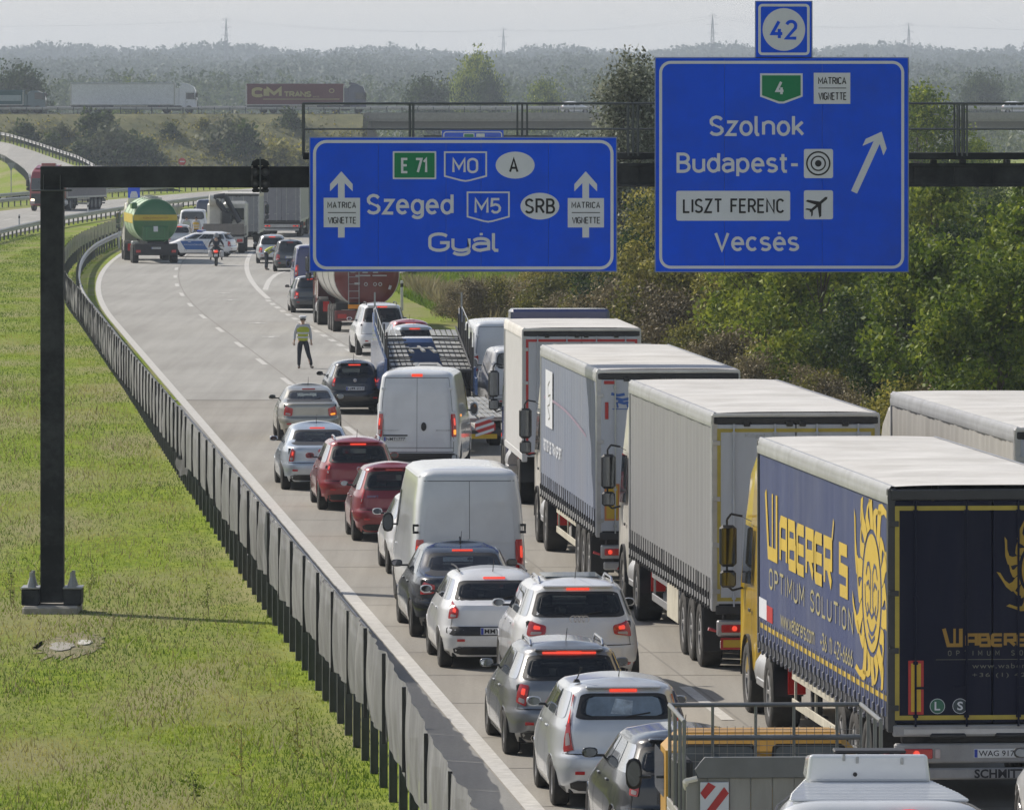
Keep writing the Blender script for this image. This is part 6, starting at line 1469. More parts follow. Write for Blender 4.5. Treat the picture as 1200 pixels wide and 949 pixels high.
for y in (1, 3, 5, 7, 9):
    for x in (-.35, .35): m.cyl((x, y, 3.5), (x, y, 3.6), .02, n=5)
for y in (2.5, 5, 7.5): m.cyl((0, y, 3.45), (0, y, 3.68), .25, n=12)
m.build('walkway_rail', STEEL, t)
MB().box(-1.3, -1.0, .9, 2.6, 3.0, 3.35, .04).build('hose_box', TGRN, t)
MB().box(-1.28, -.86, 1.05, 2.1, 1.02, 1.22, .05).build('mudguard', STEEL, t)
tractor(t, 11.2, CWHITE, H=3.2)

# ---- car transporter with empty decks and a small van on the lower deck
TB = paint('transporter_blue', (.03, .09, .26), 0, .45); TG_ = mat('deck_galvanised', (.36, .355, .33), .5, .3, var=.35, dirt=(.16, .15, .13), dirt_amt=.5)
t = thing('car_transporter', 'blue car transporter with empty grooved upper ramps and a striped marker at its tail', 'truck', (-1.22, 184.5, 0), .053)
X = 1.25
def slab(mb, x0, x1, y0, y1, z0, z1, n=5):          # ribbed runway, z from tail (z0) to head (z1)
    for k in range(n):
        xa = x0 + (x1 - x0) * (k + .12) / n; xb = x0 + (x1 - x0) * (k + .90) / n
        mb.add([(xa, y0, z0), (xb, y0, z0), (xb, y1, z1), (xa, y1, z1), (xa, y0, z0 - .05), (xb, y0, z0 - .05), (xb, y1, z1 - .05), (xa, y1, z1 - .05)], [(0, 1, 2, 3), (7, 6, 5, 4), (0, 4, 5, 1), (1, 5, 6, 2), (2, 6, 7, 3), (3, 7, 4, 0)])
for sd in (-1, 1):
    for k in range(4):
        ya = 20.0 + 2.6 * k; za = 1.42 + .20 * k
        m = MB(); slab(m, sd * .42 if sd > 0 else -1.2, 1.2 if sd > 0 else -.42, ya, ya + 2.45, za, za + .18); m.box(sd * .42, sd * 1.2, ya, ya + .07, za - .07, za + .01); m.build('upper_ramp', TG_, t)
    for k in range(5):
        ya = .2 + 2.6 * k; m = MB(); slab(m, sd * .42 if sd > 0 else -1.2, 1.2 if sd > 0 else -.42, ya, ya + 2.45, .93, .93); m.box(sd * .42, sd * 1.2, ya, ya + .07, .84, .93); m.build('lower_ramp', TG_, t)
m = MB(); m.box(-.38, .38, 20.1, 23.2, 1.45, 1.50, .01); m.box(-.25, .25, 20.6, 20.9, 1.5, 1.53, .01); m.box(-.36, -.28, 23.3, 27.5, 1.75, 1.8); m.box(.28, .36, 23.3, 27.5, 1.75, 1.8); m.box(-.36, .36, 25.2, 25.6, 1.8, 1.84, .01); m.box(-.04, .04, 23.3, 27.5, 1.78, 1.83); m.build('upper_centre_plate', TG_, t)
MB().box(-.38, .38, .3, 12, .82, .9, .01).build('lower_centre_plate', TG_, t)
for sd in (-1, 1):
    m = MB(); m.box(sd * 1.27, sd * 1.20, 18.5, 29.5, .75, 1.25, .03); m.build('side_frame', TB, t)
    MB().box(sd * 1.27, sd * 1.17, 27.2, 27.9, .9, 2.9, .03).build('front_post', TB, t)
    MB().box(sd * 1.27, sd * 1.19, 19.4, 19.7, .9, 1.5, .02).build('rear_post', TB, t)
    cl = MB()
    for k in range(9):
        y = 19.2 + 1.05 * k; zb_ = 1.3 + .085 * k; cl.cyl((sd * 1.16, y, .9), (sd * 1.16, y, zb_ + .75 + .3 * (k % 2)), .028, n=5); cl.cyl((sd * .38, y, zb_ + .12), (sd * 1.16, y, zb_ + .1), .022, n=4)
        if k % 2: cl.cyl((sd * 1.16, y, zb_ + .9), (sd * 1.14, y + 1.05, zb_ + .3), .015, n=4)
    cl.tube([(sd * 1.1, 19, 1.5), (sd * 1.1, 28, 2.35)], .03, 5); cl.build('deck_lattice', CHAS, t)
    MB().cyl((sd * 1.24, 27.5, 2.9), (sd * 1.24, 27.5, 3.35), .03, n=6).build('rail_post', STEEL, t)
    m = MB(); base = 20.2
    for k in range(5):
        y = base + 1.75 * k; z = 1.45 + .135 * k; m.cyl((sd * 1.24, y, z), (sd * 1.24, y, z + .95), .016, n=5)
    m.tube([(sd * 1.24, base, 2.4), (sd * 1.24, base + 7, 2.94)], .014, 5); m.tube([(sd * 1.24, base, 1.95), (sd * 1.24, base + 7, 2.5)], .012, 5)
    m.build('safety_rail', STEEL, t)
    MB().box(sd * 1.25, sd * 1.15, .1, 13.5, .62, .83, .02).build('lower_side_frame', CHAS, t)
MB().prism([(18.6, .75), (28.2, .75), (28.2, 2.75), (26.9, 2.3), (18.6, 1.75)], lambda a, b: (-1.285, a, b), lambda a, b: (-1.21, a, b)).build('side_panel', TB, t, recalc=True)
truck_wheels(t, 1.05, [5.2, 6.3], .38, .3); truck_wheels(t, 1.06, [21.5, 22.8], .45, .3)
MB().box(-.3, .3, 12.5, 19, .6, .8, .02).build('drawbar', CHAS, t)
MB().box(-1.2, 1.2, 24.2, 30.0, .6, .95, .02).build('chassis', CHAS, t)
MB().box(-1.15, 1.15, -.05, .05, .45, .62, .02).build('rear_bumper', CHAS, t)
for sd in (-1, 1):
    pts = [(-.3, -.12), (-.3, .12), (-.12, .3), (.12, .3), (.3, .12), (.3, -.12), (.12, -.3), (-.12, -.3)]
    bd = MB().prism([(sd * .55 + a * .85, .42 + b * .62 + .28) for a, b in pts], lambda a, b: (a, -.09, b), lambda a, b: (a, -.06, b)).build('marker_plate', RRED, t, recalc=True)
    for k in (-1, 0, 1):
        m = MB(); cx_ = sd * .55; m.add([(cx_ - .24, -.095, .70 + k * .16 - .09), (cx_ - .24, -.095, .70 + k * .16 - .02), (cx_ + .22, -.095, .70 + k * .16 + .13), (cx_ + .22, -.095, .70 + k * .16 + .06)], [(0, 1, 2, 3)]); m.build('white_stripe', SWHITE, bd)
MB().box(.1, .85, -.07, -.05, .40, .52, .01).build('warning_plate', RYEL, t)
MB().box(.95, 1.15, -.08, -.05, .45, .55, .01).build('tail_lamp', LLIT, t); MB().box(-.95, -1.15, -.08, -.05, .45, .55, .01).build('tail_lamp', LLIT, t)
MB().box(-1.2, 1.2, 30.2, 32.2, .55, 1.95, .12).build('cab', TB, t, smooth=40); rpatch(lambda u, v: (-1.0 + 2 * u, 32.21, 1.2 + .6 * v), .3, 6, 4).build('windscreen', GLASS, t); truck_wheels(t, 1.06, [31.2], .45, .28)
c, sh = car('small_white_van', 'small white van with a blue bicycle at its tail, right of the transporter', 'van', 'van', (.27, 206.5, 0), .085, WHITEP, 4.8, .93, 1.93, 9, rim=RIMD, wr=.3, antenna=False, hbl=None, extra='rear_window', lampz=(.8, 1.3, .8, 1.3, .9, .99), lit=False, sidewin=False)
van_doors(c, sh, 1.93)
bk = thing('bicycle', 'blue bicycle hung on the tail of the small white van', 'bicycle', (.42, 206.2, .75), .085)
BB = mat('bike_blue', (.03, .08, .3), .4)
for sx in (-1, 1):
    m = MB(); n_ = 20
    m.tube([(sx * .18 + .26 * cos(2 * pi * i / n_) * .7, -.02, .3 + .3 * sin(2 * pi * i / n_)) for i in range(n_ + 1)], .014, 5); m.build('wheel', BLACK, bk)
m = MB(); m.tube([(-.18, 0, .3), (-.06, 0, .62), (.15, 0, .60), (0, 0, .3), (-.06, 0, .62)], .018, 5); m.tube([(.18, 0, .3), (.14, 0, .70), (.22, 0, .72)], .018, 5); m.build('frame', BB, bk)
MB().box(-.1, -.02, -.04, .04, .68, .72, .015).build('saddle', BLACK, bk)

# ---- yellow dropside truck at the bottom edge
YC = mat('cab_ochre_yellow', (.42, .215, .012), .5, coat=.2, dirt=(.25, .15, .04), dirt_amt=.4); PLK = mat('dropside_plank', (.27, .265, .245), .6, var=.15, dirt=(.12, .11, .1), dirt_amt=.4, stretch=(1, 1, .3))
TUBE = mat('rack_tube_grey', (.20, .205, .205), .45, .4, dirt=(.1, .09, .08), dirt_amt=.3)
t = thing('dropside_truck', 'yellow-cab dropside truck with tube rack and red-white striped plate', 'truck', (2.88, 72.6, 0), .05)
cab = MB().box(-1.0, 1.0, 5.2, 6.3, .7, 2.06, .16).build('cab', YC, t, smooth=40)
MB().box(-.8, .8, 5.5, 6.1, 2.045, 2.075, .015).build('cab_roof', YC, t)
for x0, x1 in ((-.86, -.05), (.10, .88)):
    rpatch(lambda u, v: (x0 + (x1 - x0) * u, 5.188, 1.48 + .50 * v), .3, 6, 6).build('window_gasket', BLACK, t); rpatch(lambda u, v: (x0 + .04 + (x1 - x0 - .08) * u, 5.182, 1.51 + .44 * v), .3, 6, 6).build('rear_window', GLASSL, t)
for sd in (-1, 1): rpatch(lambda u, v: (sd * 1.004, 5.6 + 1.4 * u, 1.38 + .46 * v), .3, 6, 6).build('side_window', GLASS, t); mirror(t, sd, sd * 1.22, 7.1, 1.5, BLACK, .09, .17, .06)
MB().box(-1.0, 1.0, 2.63, 5.0, .95, 1.05, .02).build('bed', CHAS, t)
for sd in (-1, 1):
    for k in range(4): MB().box(sd * 1.02, sd * .99, 2.64, 4.95, 1.06 + .10 * k, 1.155 + .10 * k, .006).build('side_plank', PLK, t)
for k in range(9): MB().box(-.99 + .22 * k, -.775 + .22 * k, 2.59, 2.62, 1.0, 1.86, .006).build('tail_plank', PLK, t)
MB().prism([(-.86, 1.865), (.98, 1.865), (.98, 2.07), (-.80, 2.07), (-.90, 1.95)], lambda a, b: (a, 2.55, b), lambda a, b: (a, 2.63, b)).build('tail_header', mat('header_grey', (.15, .155, .155), .5, dirt=(.1, .1, .09), dirt_amt=.3), t, recalc=True)
pl = MB().box(-.85, -.56, 2.545, 2.575, 1.4, 1.82, .004).build('striped_plate', SWHITE, t)
for k, (a0, a1) in enumerate((((-.84, 1.42), (-.57, 1.74)), ((-.84, 1.68), (-.73, 1.81)), ((-.66, 1.41), (-.57, 1.50)))):
    m = MB(); stroke(m, [a0, a1], .10, lambda a, b: (max(min(a, -.56), -.85), 2.541, max(min(b, 1.82), 1.4))); m.build('red_stripe', RRED, pl)
rk = MB()
zt_, zl = 2.36, 2.30
def rail(p0, p1, r=.022): rk.cyl(p0, p1, r, n=8)
xl, xr_ = -1.0, 1.0
MB().tube([(xl, 4.8, 2.42), (xr_, 4.8, 2.42), (xr_, 2.7, 2.42)], .024, 8).tube([(xl, 4.8, 2.42), (xl, 2.7, 2.42)], .024, 8).build('rack_top_rail', TUBE, t, smooth=40)
MB().tube([(xl, 4.8, 2.08), (xr_, 4.8, 2.08)], .03, 8).build('rack_lower_rail', TUBE, t, smooth=40)
for x in (-1, -.55, -.1, .3, .75, 1.0): MB().cyl((x, 4.8, 1.05), (x, 4.8, 2.42), .018, n=6).build('rack_post', TUBE, t)
for sd in (-1, 1):
    for y in (2.7, 3.3, 4.0): MB().cyl((sd * 1.0, y, 1.05), (sd * 1.0, y, 2.42), .022, n=6).build('rack_post', TUBE, t)
m = MB()
for k in range(24): m.cyl((-.98 + .083 * k, 4.78, 1.2), (-.98 + .083 * k, 4.78, 2.2), .003, n=3, caps=False)
for k in range(12): m.cyl((-1, 4.78, 1.25 + .083 * k), (1, 4.78, 1.25 + .083 * k), .003, n=3, caps=False)
stuff(m.build('mesh_guard', TUBE, t))
MB().box(-.35, .35, 2.8, 6.9, .55, .94, .02).build('chassis', CHAS, t); truck_wheels(t, .88, [3.6], .38, .3); truck_wheels(t, .9, [6.2], .38, .22)
MB().box(-.99, -.8, 4.2, 5.1, 1.08, 1.9, .03).build('tool_box', BLACK, t)
tr = MB().tube([(-.98, 2.66, 1.75), (-1.0, 2.56, 1.83), (-.88, 2.54, 1.86)], .03, 6).build('latch', CWHITE, t)

# ---- nearest white van: ribbed roof and an air-conditioning box
c, sh = car('white_van', 'nearest white van at the bottom right, ribbed roof carrying a long white air-conditioning box', 'van', 'van', (3.22, 64.6, 0), .01, VANW, 5.0, 1.02, 2.28, 11, rim=RIMD, wr=.34, antenna=False, hbl=None, bumper_dark=False, lampz=(.9, 1.4, .9, 1.4, .93, .996))
van_doors(c, sh, 2.28)
def rw(y): return interp([(.0, .93), (.25, 1.0), (1.0, .93), (2.7, .64), (3.2, .55)], y)
def rr(u, v):
    y = .02 + 3.1 * v; w_ = rw(y); a = (u * 2 - 1); q = abs(a); e = min(1, min(y / .22, (3.12 - y) / .45)) ** .5
    return (math.copysign(w_ * min(1, q * 1.12 - .12 * q ** 6), a), y, 2.18 + (.40 * (1 - q ** 7)) * e)
MB().grid(40, 44, rr).build('raised_roof', VANW, c, smooth=60, recalc=True)
for k in range(15):
    y = .42 + .14 * k; w_ = rw(y) * .80; MB().box(-w_, w_, y, y + .055, 2.565, 2.594, .012).build('roof_rib', VANW, c)
for sd in (-1, 1): MB().tube([(sd * .93, .25, 2.47), (sd * .86, 1.1, 2.47), (sd * .6, 2.7, 2.46)], .012, 6).build('roof_gutter', BLACK, c)
ac = MB(); ac.prism([(-.56, 2.585), (.56, 2.585), (.53, 2.84), (-.53, 2.84)], lambda a, b: (a, 2.05, b), lambda a, b: (a, 2.7, b - (.06 if b > 2.7 else 0))); o = ac.build('roof_air_conditioner', VANW, c, recalc=True)
bv = o.modifiers.new('bevel', 'BEVEL'); bv.width = .035; bv.segments = 3
for x, z in ((-.22, 2.82), (-.1, 2.80), (.3, 2.79)): MB().box(x - .012, x + .012, 2.035, 2.05, z - .04, z + .02, .003).build('bracket', STEEL, c)
MB().cyl((-.12, 2.05, 2.66), (-.12, 2.04, 2.66), .02, n=10).build('drain_hole', BLACK, c)
MB().box(-.3, .35, 2.2, 2.5, 2.83, 2.86, .01).build('roof_vent', BLACK, c)
MB().lathe([(0, .1), (-.02, .1), (-.05, .06), (-.055, .001)], (0, 0, 0), 'y', 20).xf(Matrix.Translation((.24, .0, 2.50)) @ Matrix.Diagonal((1.4, 1, .42, 1))).build('high_brake_lamp', LLIT, c, smooth=50)
# ============================================================ POLICE CAR, MOTORCYCLE, PEOPLE
PBL = mat('police_blue', (.03, .12, .36), .4)
c, sh = car('police_car', 'white police car with slanting blue door panel parked across the lane', 'police car', 'hatch', (-15.95, 427.5, 0), 1.30, WHITEP, 4.3, .88, 1.42, detail=2, lit=False)
for zz in ((.5, .93),):
    m = MB(); m.grid(12, 6, lambda u, v: sh.side(1, 1.35 + 1.35 * u + .35 * v, .42 + .5 * v, .008)); m.grid(12, 6, lambda u, v: sh.side(-1, 1.35 + 1.35 * u + .35 * v, .42 + .5 * v, .008)); m.build('blue_panel', PBL, c, smooth=60)
m = MB(); letter(m, 'RENDŐRSÉG', (1.6, 2.8, .66, .76), lambda a, b: (lambda p: (p[0] + .0, p[1], p[2]))(sh.side(1, 4.35 - a if False else a, b, .014)))
m2 = MB(); letter(m2, 'RENDŐRSÉG', (-2.8, -1.6, .66, .76), lambda a, b: sh.side(-1, -a, b, .014)); m.build('lettering', SWHITE, c); m2.build('lettering', SWHITE, c)
MB().box(-.5, .5, 1.9, 2.15, 1.44, 1.54, .03).build('roof_light', mat('beacon_blue', (.03, .08, .5), .2, coat=1.0), c)

def limb_mesh(name, chains, mats_, parent, sub=2):
    """one continuous skinned surface from chains of (point, radius); equal points are shared"""
    vs = []; es = []; rs = []; idx = {}
    for ch in chains:
        prev = None
        for p, r in ch:
            k = tuple(round(q, 4) for q in p)
            if k not in idx: idx[k] = len(vs); vs.append(p); rs.append(r)
            i = idx[k]
            if prev is not None and prev != i: es.append((prev, i))
            prev = i
    me = bpy.data.meshes.new(name + '_skeleton'); me.from_pydata(vs, es, []); o = bpy.data.objects.new(name, me); COL.objects.link(o)
    o.modifiers.new('skin', 'SKIN'); sd = me.skin_vertices[0].data
    for i, r in enumerate(rs): sd[i].radius = (r, r) if not isinstance(r, tuple) else r
    sd[0].use_root = True
    s_ = o.modifiers.new('sub', 'SUBSURF'); s_.levels = sub; s_.render_levels = sub
    dg = bpy.context.evaluated_depsgraph_get(); m2 = bpy.data.meshes.new_from_object(o.evaluated_get(dg))
    bpy.data.objects.remove(o); bpy.data.meshes.remove(me)
    m2.name = name; m2.materials.clear(); m2.materials.append(mats_); m2.polygons.foreach_set('use_smooth', [True] * len(m2.polygons))
    return obj(name, m2, parent)
SKIN = mat('skin', (.42, .26, .18), .6); TROU = mat('dark_uniform_cloth', (.02, .024, .035), .85, bump=.3); SHIRT = mat('shirt_white', (.45, .46, .48), .8); VEST = mat('reflective_vest', (.42, .46, .035), .7)
VORG = mat('vest_orange', (.6, .2, .05), .7); BAND = mat('reflective_band', (.55, .57, .58), .4); CAPM = mat('cap_white', (.55, .56, .58), .7); HAIR = mat('hair_dark', (.03, .02, .015), .8)

def person(label, loc, rz, J, top=SHIRT, vest=VEST, legs=TROU, cap=CAPM, helmet=None, group=None, fine=True, H=1.72):
    r = thing('person', label, 'person', loc, rz, group); V = Vector
    pel, ch, nk, hd = [V(J[k]) for k in ('pelvis', 'chest', 'neck', 'head')]
    up = (hd - nk).normalized()
    chains = [[(pel, .13), (pel.lerp(ch, .5), .12), (ch, .145), (nk, .055), (nk.lerp(hd, .5), .05), (hd, .085), (hd + up * .10, .07)]]
    for s_ in ('l', 'r'):
        sh_, el, wr_ = V(J['shoulder_' + s_]), V(J['elbow_' + s_]), V(J['wrist_' + s_]); d = (wr_ - el).normalized()
        chains.append([(ch, .145), (sh_, .06), (sh_.lerp(el, .5), .05), (el, .042), (el.lerp(wr_, .6), .036), (wr_, .027), (wr_ + d * .06, (.038, .018)), (wr_ + d * .095, (.036, .014))])
        hp, kn, an, toe = V(J['hip_' + s_]), V(J['knee_' + s_]), V(J['ankle_' + s_]), V(J['toe_' + s_])
        chains.append([(pel, .13), (hp, .095), (hp.lerp(kn, .5), .082), (kn, .06), (kn.lerp(an, .4), .058), (an, .038), (an + V((0, 0, -.045)), .04), (toe, .032)])
    b = limb_mesh('body', chains, SKIN, r)
    for s_ in ('l', 'r'):
        el, wr_ = V(J['elbow_' + s_]), V(J['wrist_' + s_]); d = (wr_ - el).normalized(); side = d.cross(V((0, 1, 0))).normalized() if abs(d.y) < .9 else V((1, 0, 0)); pn = d.cross(side).normalized()
        base = wr_ + d * .085; hm = MB()
        for k, ln in ((-1.5, .065), (-.5, .078), (.5, .075), (1.5, .058)):
            p0 = base + side * k * .018; p1 = p0 + d * ln * .5 + pn * .004; p2 = p1 + d * ln * .42 + pn * .018; p3 = p2 + d * ln * .15 + pn * .02
            hm.cyl(p0, p1, .0095, .009, 6); hm.cyl(p1, p2, .009, .008, 6); hm.cyl(p2, p3, .008, .006, 6)
        p0 = wr_ + d * .035 - side * .034; hm.cyl(p0, p0 + d * .035 - side * .018, .011, .010, 6); hm.cyl(p0 + d * .035 - side * .018, p0 + d * .065 - side * .02 + pn * .01, .010, .008, 6)
        hm.build('fingers', SKIN, r, smooth=60)
    # clothes follow the body
    limb_mesh('trousers', [[(pel.lerp(ch, .3), .15), (pel, .155)]] + [[(pel, .155), (V(J['hip_' + s_]), .112), (V(J['hip_' + s_]).lerp(V(J['knee_' + s_]), .5), .098), (V(J['knee_' + s_]), .078), (V(J['ankle_' + s_]) + V((0, 0, .10)), .062), (V(J['ankle_' + s_]) + V((0, 0, -.01)), .062)] for s_ in 'lr'], legs, r)
    limb_mesh('shirt', [[(pel + V((0, 0, .03)), .15), (pel.lerp(ch, .5), .145), (ch, .165), (nk.lerp(ch, .2), .07)]] + [[(ch, .165), (V(J['shoulder_' + s_]), .078), (V(J['shoulder_' + s_]).lerp(V(J['elbow_' + s_]), .5), .064), (V(J['elbow_' + s_]), .055), (V(J['elbow_' + s_]).lerp(V(J['wrist_' + s_]), .85), .043)] for s_ in 'lr'], top, r)
    if vest:
        v_ = limb_mesh('vest', [[(pel.lerp(ch, -.1), .175), (pel.lerp(ch, .1), .18), (pel.lerp(ch, .5), .18), (ch, .20), (nk.lerp(ch, .2), .11)], [(ch, .185), (V(J['shoulder_l']), .088)], [(ch, .185), (V(J['shoulder_r']), .088)]], vest, r)
        ax_ = (ch - pel).normalized()
        for t_ in (.22, .62):
            c_ = pel.lerp(ch, t_); e1 = V((1, 0, 0)); e2 = ax_.cross(e1).normalized(); bm2 = MB()
            n_ = 24; vs = []
            for k in (0, 1):
                for i in range(n_):
                    a = 2 * pi * i / n_; vs.append(c_ + ax_ * (.05 * k) + (e1 * cos(a) * 1.02 + e2 * sin(a)) * (.192 + .01 * t_))
            bm2.add(vs, [(i, (i + 1) % n_, n_ + (i + 1) % n_, n_ + i) for i in range(n_)]); bm2.build('vest_band', BAND, v_, smooth=60)
    for s_ in 'lr':
        an, toe = V(J['ankle_' + s_]), V(J['toe_' + s_]); limb_mesh('shoe', [[(an + V((0, 0, .02)), .052), (an + V((0, 0, -.045)), .05), (an.lerp(toe, .6) + V((0, 0, -.02)), .048), (toe + V((0, 0, 0)), .042)]], BLACK, r, 1)
    # head: ears, nose, eyes, mouth
    f_ = V(J.get('face', (0, -1, 0))).normalized(); sidev = up.cross(f_).normalized()
    hm = MB(); hc = hd + up * .04
    hm.cyl(hc + f_ * .075 + up * .02, hc + f_ * .105 - up * .015, .008, .014, 6)
    for s2 in (-1, 1): hm.lathe([(-.01, .02), (0, .026), (.01, .02)], tuple(hc + sidev * s2 * .088), 'x', 8)
    hm.build('face_features', SKIN, r, smooth=60)
    em = MB()
    for s2 in (-1, 1): em.cyl(hc + f_ * .078 + sidev * s2 * .03 + up * .025, hc + f_ * .087 + sidev * s2 * .03 + up * .025, .009, n=6)
    em.cyl(hc + f_ * .078 - up * .045 - sidev * .022, hc + f_ * .078 - up * .045 + sidev * .022, .006, n=5); em.build('eyes_and_mouth', HAIR, r)
    R_ = up.to_track_quat('Z', 'Y').to_matrix().to_4x4()
    if helmet:
        m = MB().lathe([(-.11, .09), (-.05, .13), (.05, .14), (.13, .10), (.165, .001)], (0, 0, 0), 'z', 18); m.xf(Matrix.Translation(hd + up * .03) @ R_); m.build('helmet', helmet, r, smooth=60)
    else:
        m = MB().lathe([(-.03, .092), (.03, .10), (.07, .085), (.095, .001)], (0, 0, 0), 'z', 16); m.xf(Matrix.Translation(hd + up * .055 - f_ * .012) @ R_); m.build('hair', HAIR, r, smooth=60)
        if cap:
            m = MB().lathe([(0, .10), (.035, .105), (.055, .135), (.09, .12), (.10, .001)], (0, 0, 0), 'z', 18); m.xf(Matrix.Translation(hd + up * .085) @ R_); m.build('cap', cap, r, smooth=50)
            m = MB(); q = hd + up * .09; m.add([q + sidev * .07 + f_ * .07, q + sidev * .05 + f_ * .15 - up * .01, q - sidev * .05 + f_ * .15 - up * .01, q - sidev * .07 + f_ * .07], [(0, 1, 2, 3)]); m.build('cap_peak', BLACK, r)
    return r
STAND = dict(pelvis=(0, 0, .93), chest=(0, -.01, 1.28), neck=(0, 0, 1.46), head=(0, -.01, 1.56), shoulder_l=(-.19, 0, 1.40), elbow_l=(-.27, .03, 1.13), wrist_l=(-.29, -.04, .90), shoulder_r=(.19, 0, 1.40), elbow_r=(.25, .05, 1.13), wrist_r=(.27, -.02, .90),
             hip_l=(-.09, 0, .90), knee_l=(-.12, -.02, .50), ankle_l=(-.13, .02, .09), toe_l=(-.15, -.15, .035), hip_r=(.09, 0, .90), knee_r=(.17, -.02, .50), ankle_r=(.27, .02, .09), toe_r=(.33, -.13, .035), face=(0, -1, 0))
person('standing officer in white cap, reflective vest and dark trousers alone on the empty lane', G(355, 431.5), .12, STAND)
BEND = dict(pelvis=(0, 0, .92), chest=(.28, -.05, 1.13), neck=(.42, -.06, 1.20), head=(.51, -.07, 1.24), shoulder_l=(.36, -.22, 1.14), elbow_l=(.46, -.28, .93), wrist_l=(.56, -.2, .95), shoulder_r=(.36, .14, 1.14), elbow_r=(.48, .2, .95), wrist_r=(.6, .15, .97),
            hip_l=(0, -.09, .9), knee_l=(.02, -.1, .5), ankle_l=(0, -.12, .09), toe_l=(.15, -.12, .035), hip_r=(0, .09, .9), knee_r=(.03, .1, .5), ankle_r=(.0, .12, .09), toe_r=(.15, .13, .035), face=(1, -.1, -.4))
person('officer in reflective vest bending down to the window of the dark estate', G(312, 316.5), .3, BEND)
TURN = {k: (v if k != 'face' else (0, 1, 0)) for k, v in STAND.items()}
person('pedestrian in a yellow vest standing left of the other in front of the minibus', (-20.6, 470, 0), .2, TURN, cap=None, vest=mat('vest_pale', (.5, .52, .4), .7))
person('pedestrian in an orange-yellow vest standing right beside the police car roof light', (-19.9, 468, 0), -.3, TURN, cap=None, vest=mat('vest_amber', (.6, .38, .05), .7))
# motorcycle and rider
mo = thing('motorcycle', 'police motorcycle with a red tail light riding toward the jam', 'motorcycle', G(253, 312), .02)
put_wheel(mo, 0, .3, .31, .15, RIM, 'alloy'); put_wheel(mo, 0, 1.75, .31, .13, RIM, 'alloy')
MB().box(-.18, .18, .35, 1.5, .38, .85, .1).build('frame', BLKP, mo, smooth=40); MB().box(-.16, .16, .2, .95, .82, .92, .04).build('saddle', BLACK, mo)
for sd in (-1, 1): MB().box(sd * .2, sd * .42, .15, .65, .48, .85, .06).build('pannier', mat('pannier_white', (.5, .5, .5), .5), mo)
MB().box(-.14, .14, -.02, .2, .70, .88, .05).build('tail_unit', mat('tail_red', (.5, .08, .06), .4), mo); MB().box(-.09, .09, -.04, -.02, .74, .86, .01).build('tail_lamp', LLIT, mo)
MB().box(-.1, .1, -.06, -.04, .52, .66, .005).build('number_plate', PLATE, mo)
MB().box(-.3, .3, 1.35, 1.6, .8, 1.35, .08).build('fairing', WHITEP, mo); MB().tube([(-.42, 1.25, 1.05), (0, 1.4, 1.1), (.42, 1.25, 1.05)], .02, 6).build('handlebar', BLACK, mo)
RIDE = dict(pelvis=(0, .62, .98), chest=(0, .78, 1.32), neck=(0, .86, 1.50), head=(0, .90, 1.60), shoulder_l=(-.2, .82, 1.42), elbow_l=(-.34, 1.0, 1.22), wrist_l=(-.38, 1.22, 1.10), shoulder_r=(.2, .82, 1.42), elbow_r=(.34, 1.0, 1.22), wrist_r=(.38, 1.22, 1.10),
            hip_l=(-.12, .64, .93), knee_l=(-.32, 1.02, .80), ankle_l=(-.3, .82, .42), toe_l=(-.32, .98, .34), hip_r=(.12, .64, .93), knee_r=(.32, 1.02, .80), ankle_r=(.3, .82, .42), toe_r=(.32, .98, .34), face=(0, 1, 0))
person('rider in dark jacket and grey helmet on the police motorcycle', G(253, 312), .02, RIDE, top=TROU, vest=None, helmet=mat('helmet_grey', (.25, .26, .28), .3))
# ---- red truck facing us on the opposite carriageway
CRED = paint('cab_red', (.26, .015, .02), 0, .35)
t = thing('oncoming_truck', 'red-cab truck with lit headlamps on the opposite carriageway, half behind the gantry post', 'truck', (-35.6, 629.5, 0), pi - .20)
trailer_box(t, 13.0, 3.6, mat('grey_brown_tarp', (.17, .155, .165), .7), GDOOR, wave=0, straps=0, roof=mat('tarp_roof', (.3, .29, .28), .7)); trailer_chassis(t, 13.0, lit=False); tractor(t, 13.5, CRED, H=3.55)
MB().box(-.6, .6, 13.9, 14.3, 3.55, 3.95, .03).build('roof_sign', CRED, t)
for sd in (-1, 1): MB().box(sd * .78, sd * 1.08, 15.83, 15.86, .85, 1.0, .01).build('lit_headlamp', mat('headlamp_lit', (.9, .85, .7), .3, emit=(1, .85, .6), est=3.0), t)

# ============================================================ OVERPASS
EMBM = mat('embankment_scrub_ground', (.14, .135, .055), .95, var=.5, scale=.35, dirt=(.06, .08, .025), dirt_amt=.8)
m = MB(); OD = 951.0; ZT = 7.75
def emb(x0, x1, name='embankment'):
    m = MB(); n = 40
    pr = [(-22, -.4), (-16, .8), (-7.5, 5.2), (-3.4, 7.45), (-2.2, ZT - .05), (16, ZT - .05), (22, 6), (34, -.4)]
    vs = []
    for i in range(n + 1):
        x = x0 + (x1 - x0) * i / n
        for j, (a, z) in enumerate(pr):
            k = .6 if 0 < j < 4 else 0
            vs.append((x, OD + a + random.uniform(-k, k), z + random.uniform(-.3, .3) * (k > 0) * (j < 3)))
    K = len(pr); m.add(vs, [(i * K + j, i * K + j + 1, (i + 1) * K + j + 1, (i + 1) * K + j) for i in range(n) for j in range(K - 1)]); struct(m.build(name, EMBM, smooth=50))
emb(-400, -19); emb(95, 420, 'embankment')
struct(MB().box(-400, 420, OD - 1.6, OD + 16, ZT - .02, ZT, 0).build('overpass_road', ASPH))
br = thing('road_bridge', 'grey concrete overpass bridge carrying the cross road over the motorway', 'bridge', (22, OD, 0))
BCON = mat('bridge_concrete', (.23, .22, .2), .85, var=.15, dirt=(.12, .11, .1), dirt_amt=.4)
